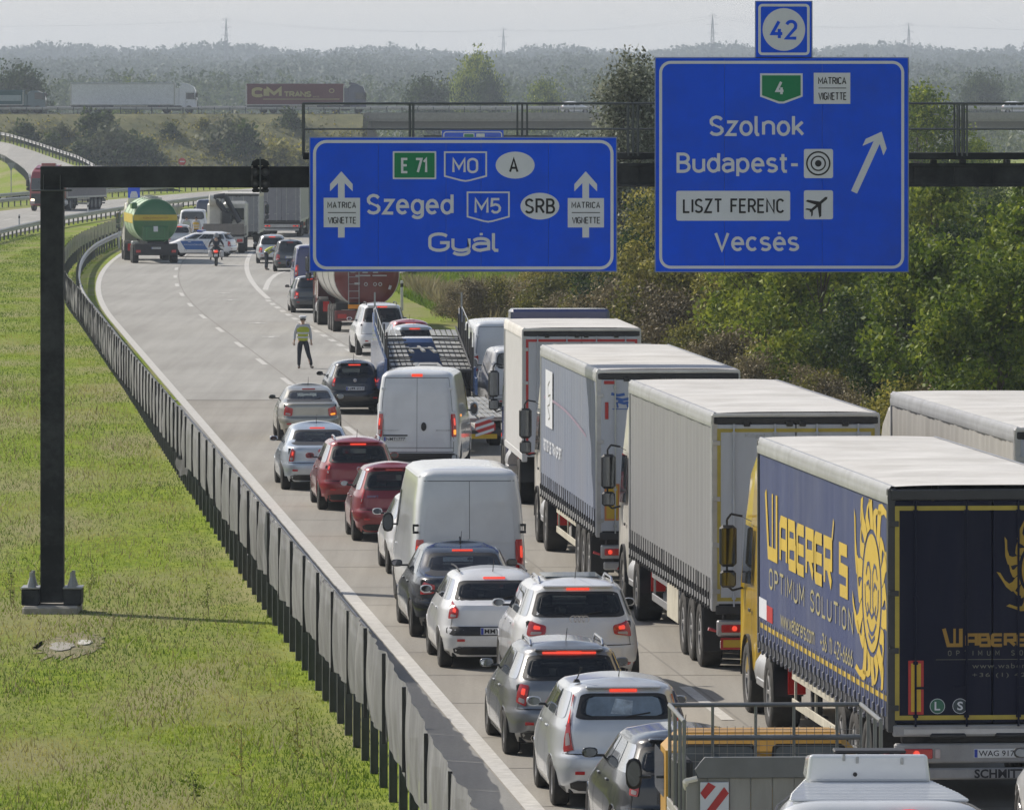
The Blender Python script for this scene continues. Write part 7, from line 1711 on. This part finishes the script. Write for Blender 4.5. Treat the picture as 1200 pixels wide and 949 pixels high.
bx = lambda x0, x1, y0, y1, z0, z1, b=.03: MB().box(x0 - 22, x1 - 22, y0, y1, z0, z1, b)
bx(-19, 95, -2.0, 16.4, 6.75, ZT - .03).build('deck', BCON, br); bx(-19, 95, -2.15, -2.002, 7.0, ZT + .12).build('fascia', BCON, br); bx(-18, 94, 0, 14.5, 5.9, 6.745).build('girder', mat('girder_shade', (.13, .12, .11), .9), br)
for x in (1.5, 52): 
    for y in (2, 7, 12): MB().cyl((x - 22, y, -.3), (x - 22, y, 5.9), .45, n=16).build('pier', BCON, br)
for x in (-18.5, 94.5):
    MB().prism([(-.2, 0), (3.5 if x < 0 else -3.5, 0), (0, 7)], lambda a, b: (x - 22 + a, 0, b), lambda a, b: (x - 22 + a, 14, b)).build('abutment', BCON, br, recalc=True)
guardrail('long guardrail along the near edge of the overpass', [(x, OD - 1.75, ZT) for x in range(-140, 150, 10)], postz=-.05, spacing=2.0, top=.82)
guardrail('second guardrail along the middle of the overpass', [(x, OD + 7, ZT) for x in range(-140, 150, 10)], postz=-.05, spacing=4.0, top=.95)
def ov(u): return (u - 600) * (OD + 1.8) / FPX
t = simple_truck('white-cab articulated truck with a pale grey curtain trailer driving right on the overpass', (ov(83), OD + 1.9, ZT), -pi / 2, 13.4, 3.95, mat('trailer_bluegrey', (.66, .67, .70), .6), DOORW, paint('cab_bright_white', (.6, .62, .66)), name='articulated_truck', straps=0)
t = simple_truck('maroon container truck lettered CIM TRANS with a dark cab on the overpass', (ov(288.5), OD + 1.9, ZT), -pi / 2, 12.6, 3.8, mat('container_maroon', (.13, .035, .045), .6), mat('container_maroon', (.13, .035, .045), .6), paint('cab_midnight', (.02, .035, .09)), name='articulated_truck', roof=mat('container_maroon', (.13, .035, .045), .6), edge=mat('container_maroon', (.13, .035, .045), .6))
CY = mat('print_dull_yellow', (.40, .35, .16), .6)
rs = lambda a, b: (1.30, a, b)
m = MB()
sign_text(m, 'CIM', .7, 4.6, 2.05, 1.3, rs, .30, out=(1, 0, 0), gmax=.4); m.build('lettering', CY, t); m = MB(); sign_text(m, 'TRANS', 4.85, 8.4, 2.1, .75, rs, .24, out=(1, 0, 0)); letter(m, 's.r.l.', (8.6, 9.4, 2.05, 2.3), rs, .02); m.grid(1, 1, lambda u, v: rs(2.2 + 9.8 * u, 1.78 + .1 * v)); stroke(m, [(11 + .3 * cos(k * pi / 5), 2.9 + .25 * sin(k * pi / 5)) for k in range(10)], .1, rs, closed=True); m.build('lettering', CY, t)
# mirror x: the visible flank is the truck's right side, so lettering runs from tail to head
t = simple_truck('teal lorry with a pale side panel at the left end of the overpass', (ov(-75), OD + 1.9, ZT), -pi / 2, 11.3, 3.0, mat('body_teal', (.03, .09, .10), .6), mat('body_teal', (.03, .09, .10), .6), paint('cab_teal', (.03, .09, .11)), name='articulated_truck', cabH=2.9, dfl=False, roof=mat('body_teal', (.03, .09, .10), .6), edge=mat('body_teal', (.03, .09, .10), .6))
MB().box(1.29, 1.31, 4.5, 11, 1.6, 2.35, .01).build('pale_panel', mat('panel_pale', (.3, .36, .38), .6), t)
car('white_hatchback', 'white car crossing the bridge between the two big signs', 'car', 'hatch', (ov(657), OD + 3.0, ZT), -pi / 2, WHITEP, 4.0, .86, 1.5, detail=1)
car('white_estate', 'white estate car on the overpass at the right edge of the frame', 'car', 'wagon', (ov(1174), OD + 3.0, ZT), -pi / 2, WHITEP, 4.5, .88, 1.5, detail=1)
# ============================================================ VEGETATION
def leaf_mat(name, c1, c2, c3, sc=.8, trans=.35, rough=.6):
    if name in MATS: return MATS[name]
    m = bpy.data.materials.new(name); m.use_nodes = True; N = m.node_tree.nodes; Lk = m.node_tree.links
    b = N['Principled BSDF']; b.inputs['Roughness'].default_value = rough; b.inputs['Specular IOR Level'].default_value = .25
    geo = N.new('ShaderNodeNewGeometry'); oi = N.new('ShaderNodeObjectInfo'); tc = N.new('ShaderNodeTexCoord')
    nz = N.new('ShaderNodeTexNoise'); nz.inputs['Scale'].default_value = sc; nz.inputs['Detail'].default_value = 3; Lk.new(tc.outputs['Object'], nz.inputs[0])
    a = N.new('ShaderNodeMath'); a.operation = 'MULTIPLY_ADD'; a.inputs[1].default_value = .38; Lk.new(geo.outputs['Random Per Island'], a.inputs[0]); Lk.new(nz.outputs[0], a.inputs[2])
    a2 = N.new('ShaderNodeMath'); a2.operation = 'MULTIPLY_ADD'; a2.inputs[1].default_value = .22; Lk.new(oi.outputs['Random'], a2.inputs[0]); Lk.new(a.outputs[0], a2.inputs[2])
    r = N.new('ShaderNodeValToRGB'); e = r.color_ramp.elements; e[0].position = .45; e[0].color = (*c1, 1); e[1].position = 1.0; e[1].color = (*c3, 1); q = e.new(.75); q.color = (*c2, 1)
    Lk.new(a2.outputs[0], r.inputs[0]); Lk.new(r.outputs[0], b.inputs['Base Color'])
    tr = N.new('ShaderNodeBsdfTranslucent'); Lk.new(r.outputs[0], tr.inputs[0]); mx = N.new('ShaderNodeMixShader'); mx.inputs[0].default_value = trans
    out = N['Material Output']; Lk.new(b.outputs[0], mx.inputs[1]); Lk.new(tr.outputs[0], mx.inputs[2]); Lk.new(mx.outputs[0], out.inputs[0])
    MATS[name] = m; return m
def leaves(name, C, size, mt, aspect=.55, up=0.0):
    """one mesh of many leaf quads at centres C (n,3)"""
    n = len(C); D = RNG.normal(size=(n, 3)); D[:, 2] += up * 2.5; D /= np.linalg.norm(D, axis=1)[:, None]
    T = RNG.normal(size=(n, 3)); T -= (T * D).sum(1)[:, None] * D; T /= np.linalg.norm(T, axis=1)[:, None]
    s = (size * RNG.uniform(.6, 1.4, n))[:, None]
    V = np.empty((n, 4, 3)); V[:, 0] = C - D * s; V[:, 1] = C + T * s * aspect; V[:, 2] = C + D * s; V[:, 3] = C - T * s * aspect
    me = bpy.data.meshes.new(name); me.vertices.add(4 * n); me.vertices.foreach_set('co', V.reshape(-1)); me.loops.add(4 * n); me.loops.foreach_set('vertex_index', np.arange(4 * n, dtype=np.int32))
    me.polygons.add(n); me.polygons.foreach_set('loop_start', np.arange(0, 4 * n, 4, dtype=np.int32)); me.polygons.foreach_set('loop_total', np.full(n, 4, dtype=np.int32))
    me.materials.append(mt); me.update(calc_edges=True); return me
def crown_pts(h, r, base, nclump, per, sig, shape=1.0, hollow=.45):
    cl = []
    while len(cl) < nclump:
        p = RNG.uniform(-1, 1, 3); q = np.linalg.norm(p)
        if q > 1 or q < hollow: continue
        zz = (p[2] + 1) / 2; taper = (1 - zz ** 2 * .55) if shape == 1.0 else (sin(pi * min(max(zz * .9 + .08, 0), 1)) ** .6)
        ang = atan2(p[1], p[0]); lob = 1 + .22 * sin(3 * ang + 5 * zz) + .12 * sin(7 * ang)
        cl.append((p[0] * r * taper * lob, p[1] * r * taper * lob, base + zz * (h - base)))
    cl = np.array(cl); C = np.repeat(cl, per, 0) + np.clip(RNG.normal(size=(nclump * per, 3)), -1.9, 1.9) * sig * np.repeat(RNG.uniform(.6, 1.35, nclump), per)[:, None] * np.array([1, 1, .8])
    return C[C[:, 2] > .05], cl
BARK = mat('bark_grey_brown', (.09, .07, .055), .9, var=.3, scale=5, stretch=(1, 1, .2), bump=.5)
def trunk_mesh(h, r, base, cl, n=9, lean=.0, tr=.09):
    mb = MB(); z0 = -.3; k = 6; prev = Vector((0, 0, z0)); pts = [prev]
    for i in range(1, k + 1):
        t = i / k; pts.append(Vector((lean * t + .12 * sin(3 * t) * r * .4, .1 * sin(4 * t + 1) * r * .4, z0 + (h * .85 - z0) * t)))
    for i in range(k): mb.cyl(pts[i], pts[i + 1], tr * h / 6 * (1 - i / k * .8), tr * h / 6 * (1 - (i + 1) / k * .8), n=7, caps=False)
    idx = RNG.choice(len(cl), min(n, len(cl)), replace=False)
    for i in idx:
        c = Vector(cl[i]); t = min(max((c.z * .62 - z0) / (h * .85 - z0), .12), .85); a = pts[0].lerp(pts[-1], t); m_ = a.lerp(c, .5) + Vector((0, 0, .1 * h / 6))
        mb.cyl(a, m_, .035 * h / 6, .022 * h / 6, 5, False); mb.cyl(m_, c, .022 * h / 6, .008, 5, False)
    return mb.mesh('trunk', BARK, 50)
LG = leaf_mat('leaf_fresh_green', (.035, .065, .008), (.11, .165, .016), (.32, .36, .04)); LD = leaf_mat('leaf_dark_green', (.012, .028, .008), (.028, .055, .012), (.085, .12, .025))
LW = leaf_mat('leaf_pale_poplar', (.035, .045, .025), (.10, .115, .07), (.34, .36, .28), 1.2); LO = leaf_mat('leaf_olive', (.06, .065, .014), (.17, .17, .03), (.42, .37, .09)); LB = leaf_mat('twig_brown', (.075, .058, .03), (.18, .145, .075), (.36, .30, .16), trans=.1)
LY = leaf_mat('dry_grass_yellow', (.16, .13, .055), (.27, .23, .11), (.40, .35, .19), trans=.25)
def tree_proto(h, r, base, nclump, per, sig, size, mt, shape=1.0, hollow=.4, limbs=12, lean=0, mt2=None):
    C, cl = crown_pts(h, r, base, nclump, per, sig, shape, hollow); return leaves('crown', C, size, mt), trunk_mesh(h, r, base, cl, limbs, lean)
def plant(name, label, cat, proto, x, y, z, s=1.0, group=None, sz=None):
    r = thing(name, label, cat, (x, y, z), random.uniform(0, 6.28), group); r.scale = (s, s, sz or s)
    obj('crown', proto[0], r); obj('trunk', proto[1], r); return r
PG = [tree_proto(5.6, 2.2, .9, 62, 210, .27, .075, LG, limbs=34), tree_proto(5.9, 2.4, .7, 66, 210, .28, .08, LG, limbs=34), tree_proto(6.1, 2.0, 1.0, 55, 200, .27, .07, LO, limbs=40), tree_proto(5.5, 2.2, .5, 66, 200, .30, .075, LD, limbs=30)]
PB = [tree_proto(2.6, 1.25, .05, 60, 110, .26, .055, LB, hollow=.1, limbs=40), tree_proto(2.3, 1.3, .05, 55, 110, .28, .06, LO, hollow=.1, limbs=24)]
def gz_at(x, d): return ground_z(x - E(d), d)
line = [(1.2, 304), (3.6, 278), (6.2, 250), (9.2, 216), (11.6, 188), (13.2, 168)]
def on_line(t):
    d = 300 - 132 * t; return interp([(b, a) for a, b in reversed(line)], d), d
kinds = ['fresh green tree', 'broad bright green tree', 'olive green thin tree', 'dense dark green tree']
spots = ['behind the white box truck', 'right of the wide sign', 'between the two big signs', 'left below the exit sign', 'below the middle of the exit sign', 'right below the exit sign', 'right of the tall exit sign', 'at the right edge']
used_l = {}
def uniq(base):
    used_l[base] = used_l.get(base, 0) + 1
    return base
n = 0
for row, (off, zs_) in enumerate(((0, 1.0), (3.2, 1.06), (7.0, 1.12))):
    for i in range(11):
        t = (i + .5 * (row % 2) + random.uniform(-.2, .2)) / 11; x, d = on_line(min(max(t, 0), 1)); x += off + random.uniform(-.6, .6); d += off * 1.2
        u = 600 + FPX * x / d
        if u > 1290: continue
        sp = spots[0] if u < 690 else spots[2] if u < 770 else spots[3] if u < 870 else spots[4] if u < 960 else spots[5] if u < 1060 else spots[6] if u < 1140 else spots[7]
        k = [0, 1, 3, 1, 0, 2][(i + row) % 6] if u > 800 else [2, 3][(i + row) % 2]
        rw = ['front row', 'second row', 'rear row'][row]
        if u < 740: s_ = .62 + .2 * row
        else: s_ = random.uniform(.88, 1.08)
        plant('roadside_tree', f'{kinds[k]} {sp}, {rw}', 'tree', PG[k], x, d, gz_at(x, d), s_ * zs_, 'trees along the right verge')
for i in range(26):
    t = i / 25; x, d = on_line(t); x += -1.7 + random.uniform(-.5, .5); u = 600 + FPX * x / d
    if u > 1250: continue
    where = 'on the grassy verge below the wide sign' if u < 690 else 'behind the trailer roofs below the exit sign' if u < 1000 else 'at the foot of the trees at right'
    plant('dry_shrub', ('brown leafless shrub ' if i % 3 else 'yellow-green low shrub ') + where, 'shrub', PB[0 if i % 3 else 1], x, d, gz_at(x, d), random.uniform(.8, 1.25) * (1 if u < 800 else .72), 'dry shrubs along the right verge')
for (x, d, s_) in ((-2.4, 300, .55), (-1.6, 297, .75)):
    plant('dry_shrub', 'dark bare shrub standing alone on the green verge right of the transporter' if x < -2 else 'dark brown shrub at the left end of the shrub row', 'shrub', PB[0], x, d, gz_at(x, d), s_, 'dry shrubs along the right verge')
pop = tree_proto(11.3, 2.2, .6, 210, 150, .36, .085, LW, shape=2.0, hollow=.1, limbs=40)
plant('poplar_tree', 'tall pale-leaved poplar rising between the two big signs', 'tree', pop, 4.9, 305, -.3)
pop2 = tree_proto(7.4, 2.6, .3, 130, 150, .42, .08, LW, hollow=.2, limbs=20)
plant('poplar_tree', 'lower pale grey-green poplar beside the tall poplar', 'tree', pop2, 3.0, 312, -.3)
plant('poplar_tree', 'pale grey-green bushy poplar right behind the gap between the signs', 'tree', pop2, 6.6, 292, -.3, .9)
willow = tree_proto(11, 3.6, .6, 130, 120, .6, .13, LG, shape=2.0, hollow=.2, limbs=20)
plant('slender_tree', 'rounded green tree just right of the tall exit sign with the bridge behind', 'tree', willow, 25.0, 455, -.3, .93)
plant('slender_tree', 'shorter green tree in front of the bridge at right', 'tree', willow, 29.5, 470, -.3, .62)
ORD = ['first', 'second', 'third', 'fourth', 'fifth', 'sixth', 'seventh', 'eighth', 'ninth', 'tenth', 'eleventh']
def number_labels(group):
    by = {}
    for o in COL.objects:
        if o.parent is None and o.get('group') == group: by.setdefault(o['label'], []).append(o)
    for lb, os_ in by.items():
        if len(os_) < 2: continue
        for k, o in enumerate(sorted(os_, key=lambda q: q.location.x / q.location.y)): o['label'] = f'{lb}, {ORD[min(k, 10)]} from left'
number_labels('trees along the right verge'); number_labels('dry shrubs along the right verge')
# far-off individual trees
PF = [tree_proto(12, 6, 1, 90, 110, 1.1, .26, LD, limbs=6), tree_proto(12, 4.5, 1, 80, 110, 1.0, .26, LG, limbs=6)]
for u, v0, d, w_, k, lb in ((22, 74, 1250, 1.05, 0, 'large dark rounded tree beyond the teal lorry'), (560, 60, 1400, 1.0, 1, 'tall pale green tree beyond the bridge above the wide sign'), (572, 84, 1380, .6, 0, 'lower tree in front of the tall pale one'), (548, 82, 1390, .6, 1, 'light green tree left of the tall pale one'),
                            (150, 96, 1300, .5, 1, 'small tree in the haze behind the white overpass truck'), (880, 96, 1350, .7, 0, 'tree hidden behind the exit sign'), (1150, 84, 1500, .9, 0, 'dark tree in the haze at the right edge'), (640, 92, 1300, .8, 1, 'hazy green tree above the bridge between the signs'), (500, 88, 1350, .9, 0, 'hazy dark tree above the left end of the walkway')):
    x = (u - 600) * d / FPX; h = ZD(v0, d) + .5; r = plant('distant_tree', lb, 'tree', PF[k], x, d, -.5, w_, 'distant trees beyond the overpass', sz=h / 12)
# scrub on the embankment
PS = [tree_proto(3.2, 2.0, .1, 26, 45, .5, .26, LD, limbs=6), tree_proto(2.8, 2.2, .1, 24, 42, .55, .26, leaf_mat('leaf_grey_green', (.05, .065, .035), (.10, .115, .06), (.17, .18, .10)), limbs=6), tree_proto(2.2, 2.0, .05, 22, 40, .5, .26, LO, limbs=6)]
for (u, v, k, s_, lb) in ((30, 168, 0, .9, 'dark scrub at the far left of the embankment'), (70, 160, 1, .7, 'grey-green scrub high on the embankment left of the big bush'), (110, 162, 0, 1.1, 'dark bush on the embankment left of the pale one'), (132, 185, 1, 1.5, 'tall pale grey-green bush in the middle of the embankment'), (150, 192, 0, 1.2, 'dark green bush at the foot of the embankment'),
                         (172, 193, 0, 1.1, 'dark bush right of the pale bush at the embankment foot'), (96, 192, 0, 1.0, 'dark bush beside the end of the slip road'), (125, 150, 0, .7, 'small dark bush near the top of the embankment'), (265, 172, 1, 1.4, 'round pale bush on the embankment above the lane signal'), (285, 180, 0, 1.2, 'dark bush beside the round pale bush'),
                         (240, 150, 2, .6, 'olive scrub near the guardrail of the overpass'), (325, 192, 2, 1.3, 'yellow-green bush behind the lane signal'), (350, 196, 2, 1.0, 'low yellow-green bush left of the wide sign'), (200, 160, 0, .6, 'low dark scrub in the middle of the embankment'), (60, 178, 0, .8, 'dark scrub above the slip road guardrail'), (340, 150, 0, .8, 'dark scrub high on the embankment right of the lane signal')):
    f_ = (v - 133) / 68.0; y = OD - 2 - 15 * f_; z = 7.6 - 7.4 * f_; x = (u - 600) * y / FPX
    plant('embankment_bush', lb, 'bush', PS[k], x, y, z - .25, s_, 'bushes on the overpass embankment')
C = []
for i in range(900):
    f_ = random.random(); x = random.uniform(-75, -19); c = (x, OD - 2 - 15.5 * f_, 7.6 - 7.2 * f_)
    C.append(np.array(c) + RNG.normal(size=(12, 3)) * np.array([.55, .5, .22]))
me = leaves('scrub', np.concatenate(C), .2, LO, up=.4); o = stuff(obj('embankment_scrub', me)); tag(o, 'dry grass and low scrub covering the overpass embankment', 'scrub')
# hills and far woods
m = MB()
def hill_z(x, d):
    t = min(max((d - 1200) / 4400, 0), 1); return -.6 + 32.5 * t * t * (3 - 2 * t) + 1.5 * sin(x * .012 + d * .002) * t
hx = [-1050 + 70 * i for i in range(31)]; hd = [1180 + 250 * j for j in range(20)]
m.grid(30, 19, lambda u, v: (hx[int(u * 30 + .5)], hd[int(v * 19 + .5)], hill_z(hx[int(u * 30 + .5)], hd[int(v * 19 + .5)])))
struct(m.build('hills', mat('far_fields', (.05, .065, .03), .95, var=.4, scale=.004, dirt=(.12, .11, .06), dirt_amt=.5), smooth=180))
def wood(name, label, x0, x1, d0, d1, n, h, hv, size, per, mt, r):
    C = []
    for i in range(n):
        x = random.uniform(x0, x1); d = random.uniform(d0, d1); z = hill_z(x, d) - .5; hh = h * (1 + hv * random.uniform(-1, 1)) * (1 + .12 * sin(x * .05)); cc = RNG.normal(size=(per, 3)); cc /= np.linalg.norm(cc, axis=1)[:, None]; cc *= RNG.uniform(.3, 1, per)[:, None] ** .5
        C.append(np.array([x, d, z + hh * .55]) + cc * np.array([r, r, hh * .48]))
    o = stuff(obj(name, leaves(name, np.concatenate(C), size, mt))); tag(o, label, 'woodland'); return o
wood('far_wood', 'hazy wooded ridge along the whole horizon', -560, 560, 5500, 5850, 2600, 20, .18, 1.5, 70, leaf_mat('leaf_far', (.022, .042, .016), (.03, .055, .018), (.045, .075, .024), .02, .1), 6.0)
wood('middle_wood', 'hazy belt of mixed trees between the overpass and the wooded ridge', -280, 280, 1900, 2500, 1900, 12, .35, .7, 80, LD, 4.2)
LF = leaf_mat('leaf_far', (.022, .042, .016), (.03, .055, .018), (.045, .075, .024), .02, .1)
wood('back_wood', 'pale hazy wood filling the slope below the ridge', -420, 420, 3000, 4900, 2800, 12, .25, 1.0, 75, LF, 6.0)
wood('near_wood', 'loose line of paler trees and bushes right behind the overpass', -190, 190, 1230, 1480, 620, 7.0, .45, .42, 90, leaf_mat('leaf_hazy_olive', (.04, .06, .02), (.08, .11, .035), (.15, .17, .06)), 3.6)
# pylons and lines
PYL = mat('pylon_steel', (.20, .21, .22), .6)
pm_ = MB()
H0 = 62.0
for a, b in ((-1, -1), (-1, 1), (1, -1), (1, 1)): pm_.cyl((a * 2.4, b * 2.4, 0), (a * .5, b * .5, H0 - 8), .2, .15, 4); pm_.cyl((a * .5, b * .5, H0 - 8), (0, 0, H0), .16, .12, 4)
for k in range(11):
    z = 2 + k * (H0 - 11) / 10; w0 = 2.4 - 1.9 * z / (H0 - 8); z1 = z + (H0 - 11) / 10; w1 = 2.4 - 1.9 * min(z1 / (H0 - 8), 1)
    for s_ in (-1, 1):
        pm_.cyl((-w0, s_ * w0, z), (w1, s_ * w1, z1), .06, n=3); pm_.cyl((w0, s_ * w0, z), (-w1, s_ * w1, z1), .06, n=3)
for z, a in ((H0 - 1, 2.6), (H0 - 6, 3.6), (H0 - 11, 2.8)): pm_.cyl((-a, 0, z), (a, 0, z), .10, n=4); pm_.cyl((-a, 0, z), (0, 0, z + 1.3), .07, n=3); pm_.cyl((a, 0, z), (0, 0, z + 1.3), .07, n=3)
pmesh = pm_.mesh('lattice', PYL); tops = []
for u, v, d, lb in ((265, 21, 4600, 'power pylon at the left above the white overpass truck'), (590, 33, 5000, 'small power pylon above the wooded ridge over the wide sign'), (835, 17, 4300, 'power pylon left of the small square sign'), (1065, 27, 4800, 'thin power pylon just right of the tall exit sign')):
    x = (u - 600) * d / FPX; zt = ZD(v, d); r = thing('power_pylon', lb, 'pylon', (x, d, zt - H0), .3, 'power pylons on the horizon'); obj('lattice', pmesh, r); tops.append(Vector((x, d, zt)))
cb = MB()
for a, b in ((tops[0] + Vector((-260, 60, 0)), tops[0]), (tops[0], tops[1]), (tops[1], tops[2]), (tops[2], tops[3]), (tops[3], tops[3] + Vector((260, 50, 0)))):
    for off in (-5, 5):
        pts = [a.lerp(b, k / 10) + Vector((off, 0, -1.5 - 14 * (k / 10) * (1 - k / 10))) for k in range(11)]; cb.tube(pts, .045, 3)
tag(cb.build('power_lines', PYL), 'thin power lines sagging between the pylons on the horizon', 'cable')

# ============================================================ GRASS BLADES, WEEDS, BARE PATCH
GB = leaf_mat('grass_blade', (.095, .16, .012), (.20, .27, .022), (.40, .37, .12), .35, .5)
_n = GB.node_tree.nodes; _nz = [q for q in _n if q.type == 'TEX_NOISE'][0]; _ma = [q for q in _n if q.type == 'MATH' and abs(q.inputs[1].default_value - .38) < .01][0]
_mr = _n.new('ShaderNodeMapRange'); _mr.inputs[1].default_value = .36; _mr.inputs[2].default_value = .66; _mr.inputs[3].default_value = .20; _mr.inputs[4].default_value = .86
GB.node_tree.links.new(_nz.outputs[0], _mr.inputs[0]); GB.node_tree.links.new(_mr.outputs[0], _ma.inputs[2]); _nz.inputs['Detail'].default_value = 5
_mp = _n.new('ShaderNodeMapping'); _mp.inputs['Scale'].default_value = (1, .3, 1); _tc = [q for q in _n if q.type == 'TEX_COORD'][0]; GB.node_tree.links.new(_tc.outputs['Object'], _mp.inputs[0]); GB.node_tree.links.new(_mp.outputs[0], _nz.inputs[0])
for _q in _n:
    if _q.type == 'MATH' and _q is not _ma: _q.inputs[1].default_value = 0.1
def blades(name, label, n, dfun, sfun, hmin, hmax, wd, mt, clump=None):
    D = dfun(n); Sx = sfun(n, D)
    x = np.array([E(d) for d in D]) + Sx; keep = (x > -.08 * D) & (x < .076 * D); D, x, Sx = D[keep], x[keep], Sx[keep]; n = len(D)
    z = np.array([ground_z(s_, d) for s_, d in zip(Sx, D)]); patch = .55 + .45 * np.sin(x * 1.3 + np.sin(D * .35) * 2) * np.sin(D * .21 + x * .5)
    h = RNG.uniform(hmin, hmax, n) * (.55 + .7 * patch) * (1 + D / 400); a = RNG.uniform(0, 2 * pi, n); w_ = wd * RNG.uniform(.6, 1.4, n) * (1 + D / 350)
    ln = RNG.normal(size=(n, 2)) * h[:, None] * .45
    V = np.empty((n, 3, 3)); V[:, 0] = np.stack([x - np.cos(a) * w_, D - np.sin(a) * w_, z - .02], 1); V[:, 1] = np.stack([x + np.cos(a) * w_, D + np.sin(a) * w_, z - .02], 1); V[:, 2] = np.stack([x + ln[:, 0], D + ln[:, 1], z + h], 1)
    me = bpy.data.meshes.new(name); me.vertices.add(3 * n); me.vertices.foreach_set('co', V.reshape(-1)); me.loops.add(3 * n); me.loops.foreach_set('vertex_index', np.arange(3 * n, dtype=np.int32)); me.polygons.add(n)
    me.polygons.foreach_set('loop_start', np.arange(0, 3 * n, 3, dtype=np.int32)); me.polygons.foreach_set('loop_total', np.full(n, 3, dtype=np.int32)); me.materials.append(mt); me.update(calc_edges=True)
    o = stuff(obj(name, me)); tag(o, label, 'grass'); return o
blades('verge_grass', 'short green grass over the wide verge left of the barrier', 400000, lambda n: 84 + 420 * RNG.random(n) ** 2.0, lambda n, D: -1.15 - RNG.random(n) * np.minimum(D * .16, 26), .02, .06, .010, GB)
blades('dry_grass', 'straw-coloured grass tufts scattered in the verge', 24000, lambda n: 86 + 150 * RNG.random(n) ** 1.4, lambda n, D: -1.8 - RNG.random(n) * 12, .05, .13, .008, LY)
blades('tall_dry_grass', 'tall dry yellow grass on the verge right of the exit lane', 40000, lambda n: 190 + 170 * RNG.random(n), lambda n, D: 14.6 + RNG.random(n) * 8, .2, .55, .03, LY)
blades('right_verge_grass', 'green grass slope beside the exit lane behind the transporter', 40000, lambda n: 190 + 220 * RNG.random(n), lambda n, D: 13.8 + RNG.random(n) * 10, .08, .22, .025, GB)
def weed(label, p, h, flower=False):
    r = thing('weed', label, 'plant', p, random.uniform(0, 6), 'weeds standing in the grass'); m = MB(); a = Vector((0, 0, 0)); pts = [a]
    for i in range(4): a = a + Vector((random.uniform(-.03, .03), random.uniform(-.03, .03), h / 4)); pts.append(a)
    m.tube(pts, .006, 5); br_ = []
    for i in range(6):
        b = pts[1 + i % 4]; c_ = b + Vector((random.uniform(-.12, .12), random.uniform(-.1, .1), random.uniform(.05, .15))); m.cyl(b, c_, .004, .002, 4); br_.append(c_)
    m.build('stem', LB, r)
    C = np.concatenate([np.array(c_) + RNG.normal(size=(10, 3)) * .035 for c_ in br_ + pts[2:]]); obj('leaves', leaves('leaves', C, .022, LG if not flower else LO), r)
for u, v, h, lb in ((14, 712, .62, 'tall bushy weed left of the gantry footing'), (44, 700, .5, 'thin weed in front of the left footing bracket'), (104, 700, .55, 'weed right of the gantry footing'), (244, 722, .5, 'single dry stem in the middle of the verge'), (284, 930, .85, 'tall dry stem with a dark seed head in the lower verge'), (347, 905, .75, 'slender dry stem near the lower barrier posts'), (225, 944, .35, 'short dry stub at the bottom of the verge')):
    weed(lb, G(u, v, -.6), h, h > .7)
m = MB(); cs = G(82, 756, -.6)
for (dx, dy, rx_, ry_, zz) in ((0, 0, .55, 3.0, .014), ):
    m.add([(cs.x + dx + rx_ * cos(2 * pi * i / 60) * (1 + .25 * sin(3.7 * i) + .15 * sin(9.1 * i)), cs.y + dy + ry_ * sin(2 * pi * i / 60) * (1 + .25 * cos(2.3 * i) + .15 * sin(7.7 * i)), cs.z + zz) for i in range(60)], [tuple(range(60))])
struct(m.build('bare_earth', mat('bare_earth', (.20, .175, .085), .95, var=.5, scale=4, bump=.6, dirt=(.08, .1, .03), dirt_amt=.6)))
sl_ = thing('buried_slab', 'pale broken concrete slab half buried in the grass below the gantry post', 'slab', (cs.x, cs.y, cs.z + .02))
for dx, dy, rx_, ry_, zz, mt_ in ((-.1, -.5, .22, .9, .012, CONP), (.24, .4, .13, .5, .016, mat('slab_bright', (.5, .48, .43), .8))):
    pts = [(dx + rx_ * cos(2 * pi * i / 14) * (1 + .28 * sin(4.3 * i)), dy + ry_ * sin(2 * pi * i / 14) * (1 + .28 * cos(5.1 * i))) for i in range(14)]
    MB().prism(pts, lambda a, b: (a, b, 0), lambda a, b, zz=zz: (a, b, zz)).build('slab_piece', mt_, sl_, recalc=True)

# ============================================================ HAZE
hz = MB().box(-1150, 1250, -90, 6050, -3.0, 70.0); o = stuff(hz.build('haze', []))
hm = bpy.data.materials.new('haze_air'); hm.use_nodes = True; N = hm.node_tree.nodes; N.remove(N['Principled BSDF'])
pv = N.new('ShaderNodeVolumePrincipled'); pv.inputs['Color'].default_value = (.80, .90, 1.0, 1); pv.inputs['Density'].default_value = 0.00016; pv.inputs['Anisotropy'].default_value = 0.1
hm.node_tree.links.new(pv.outputs[0], N['Material Output'].inputs['Volume']); o.data.materials.append(hm)
try: o.data.materials[0].volume_intersection_method = 'FAST'
except Exception: pass
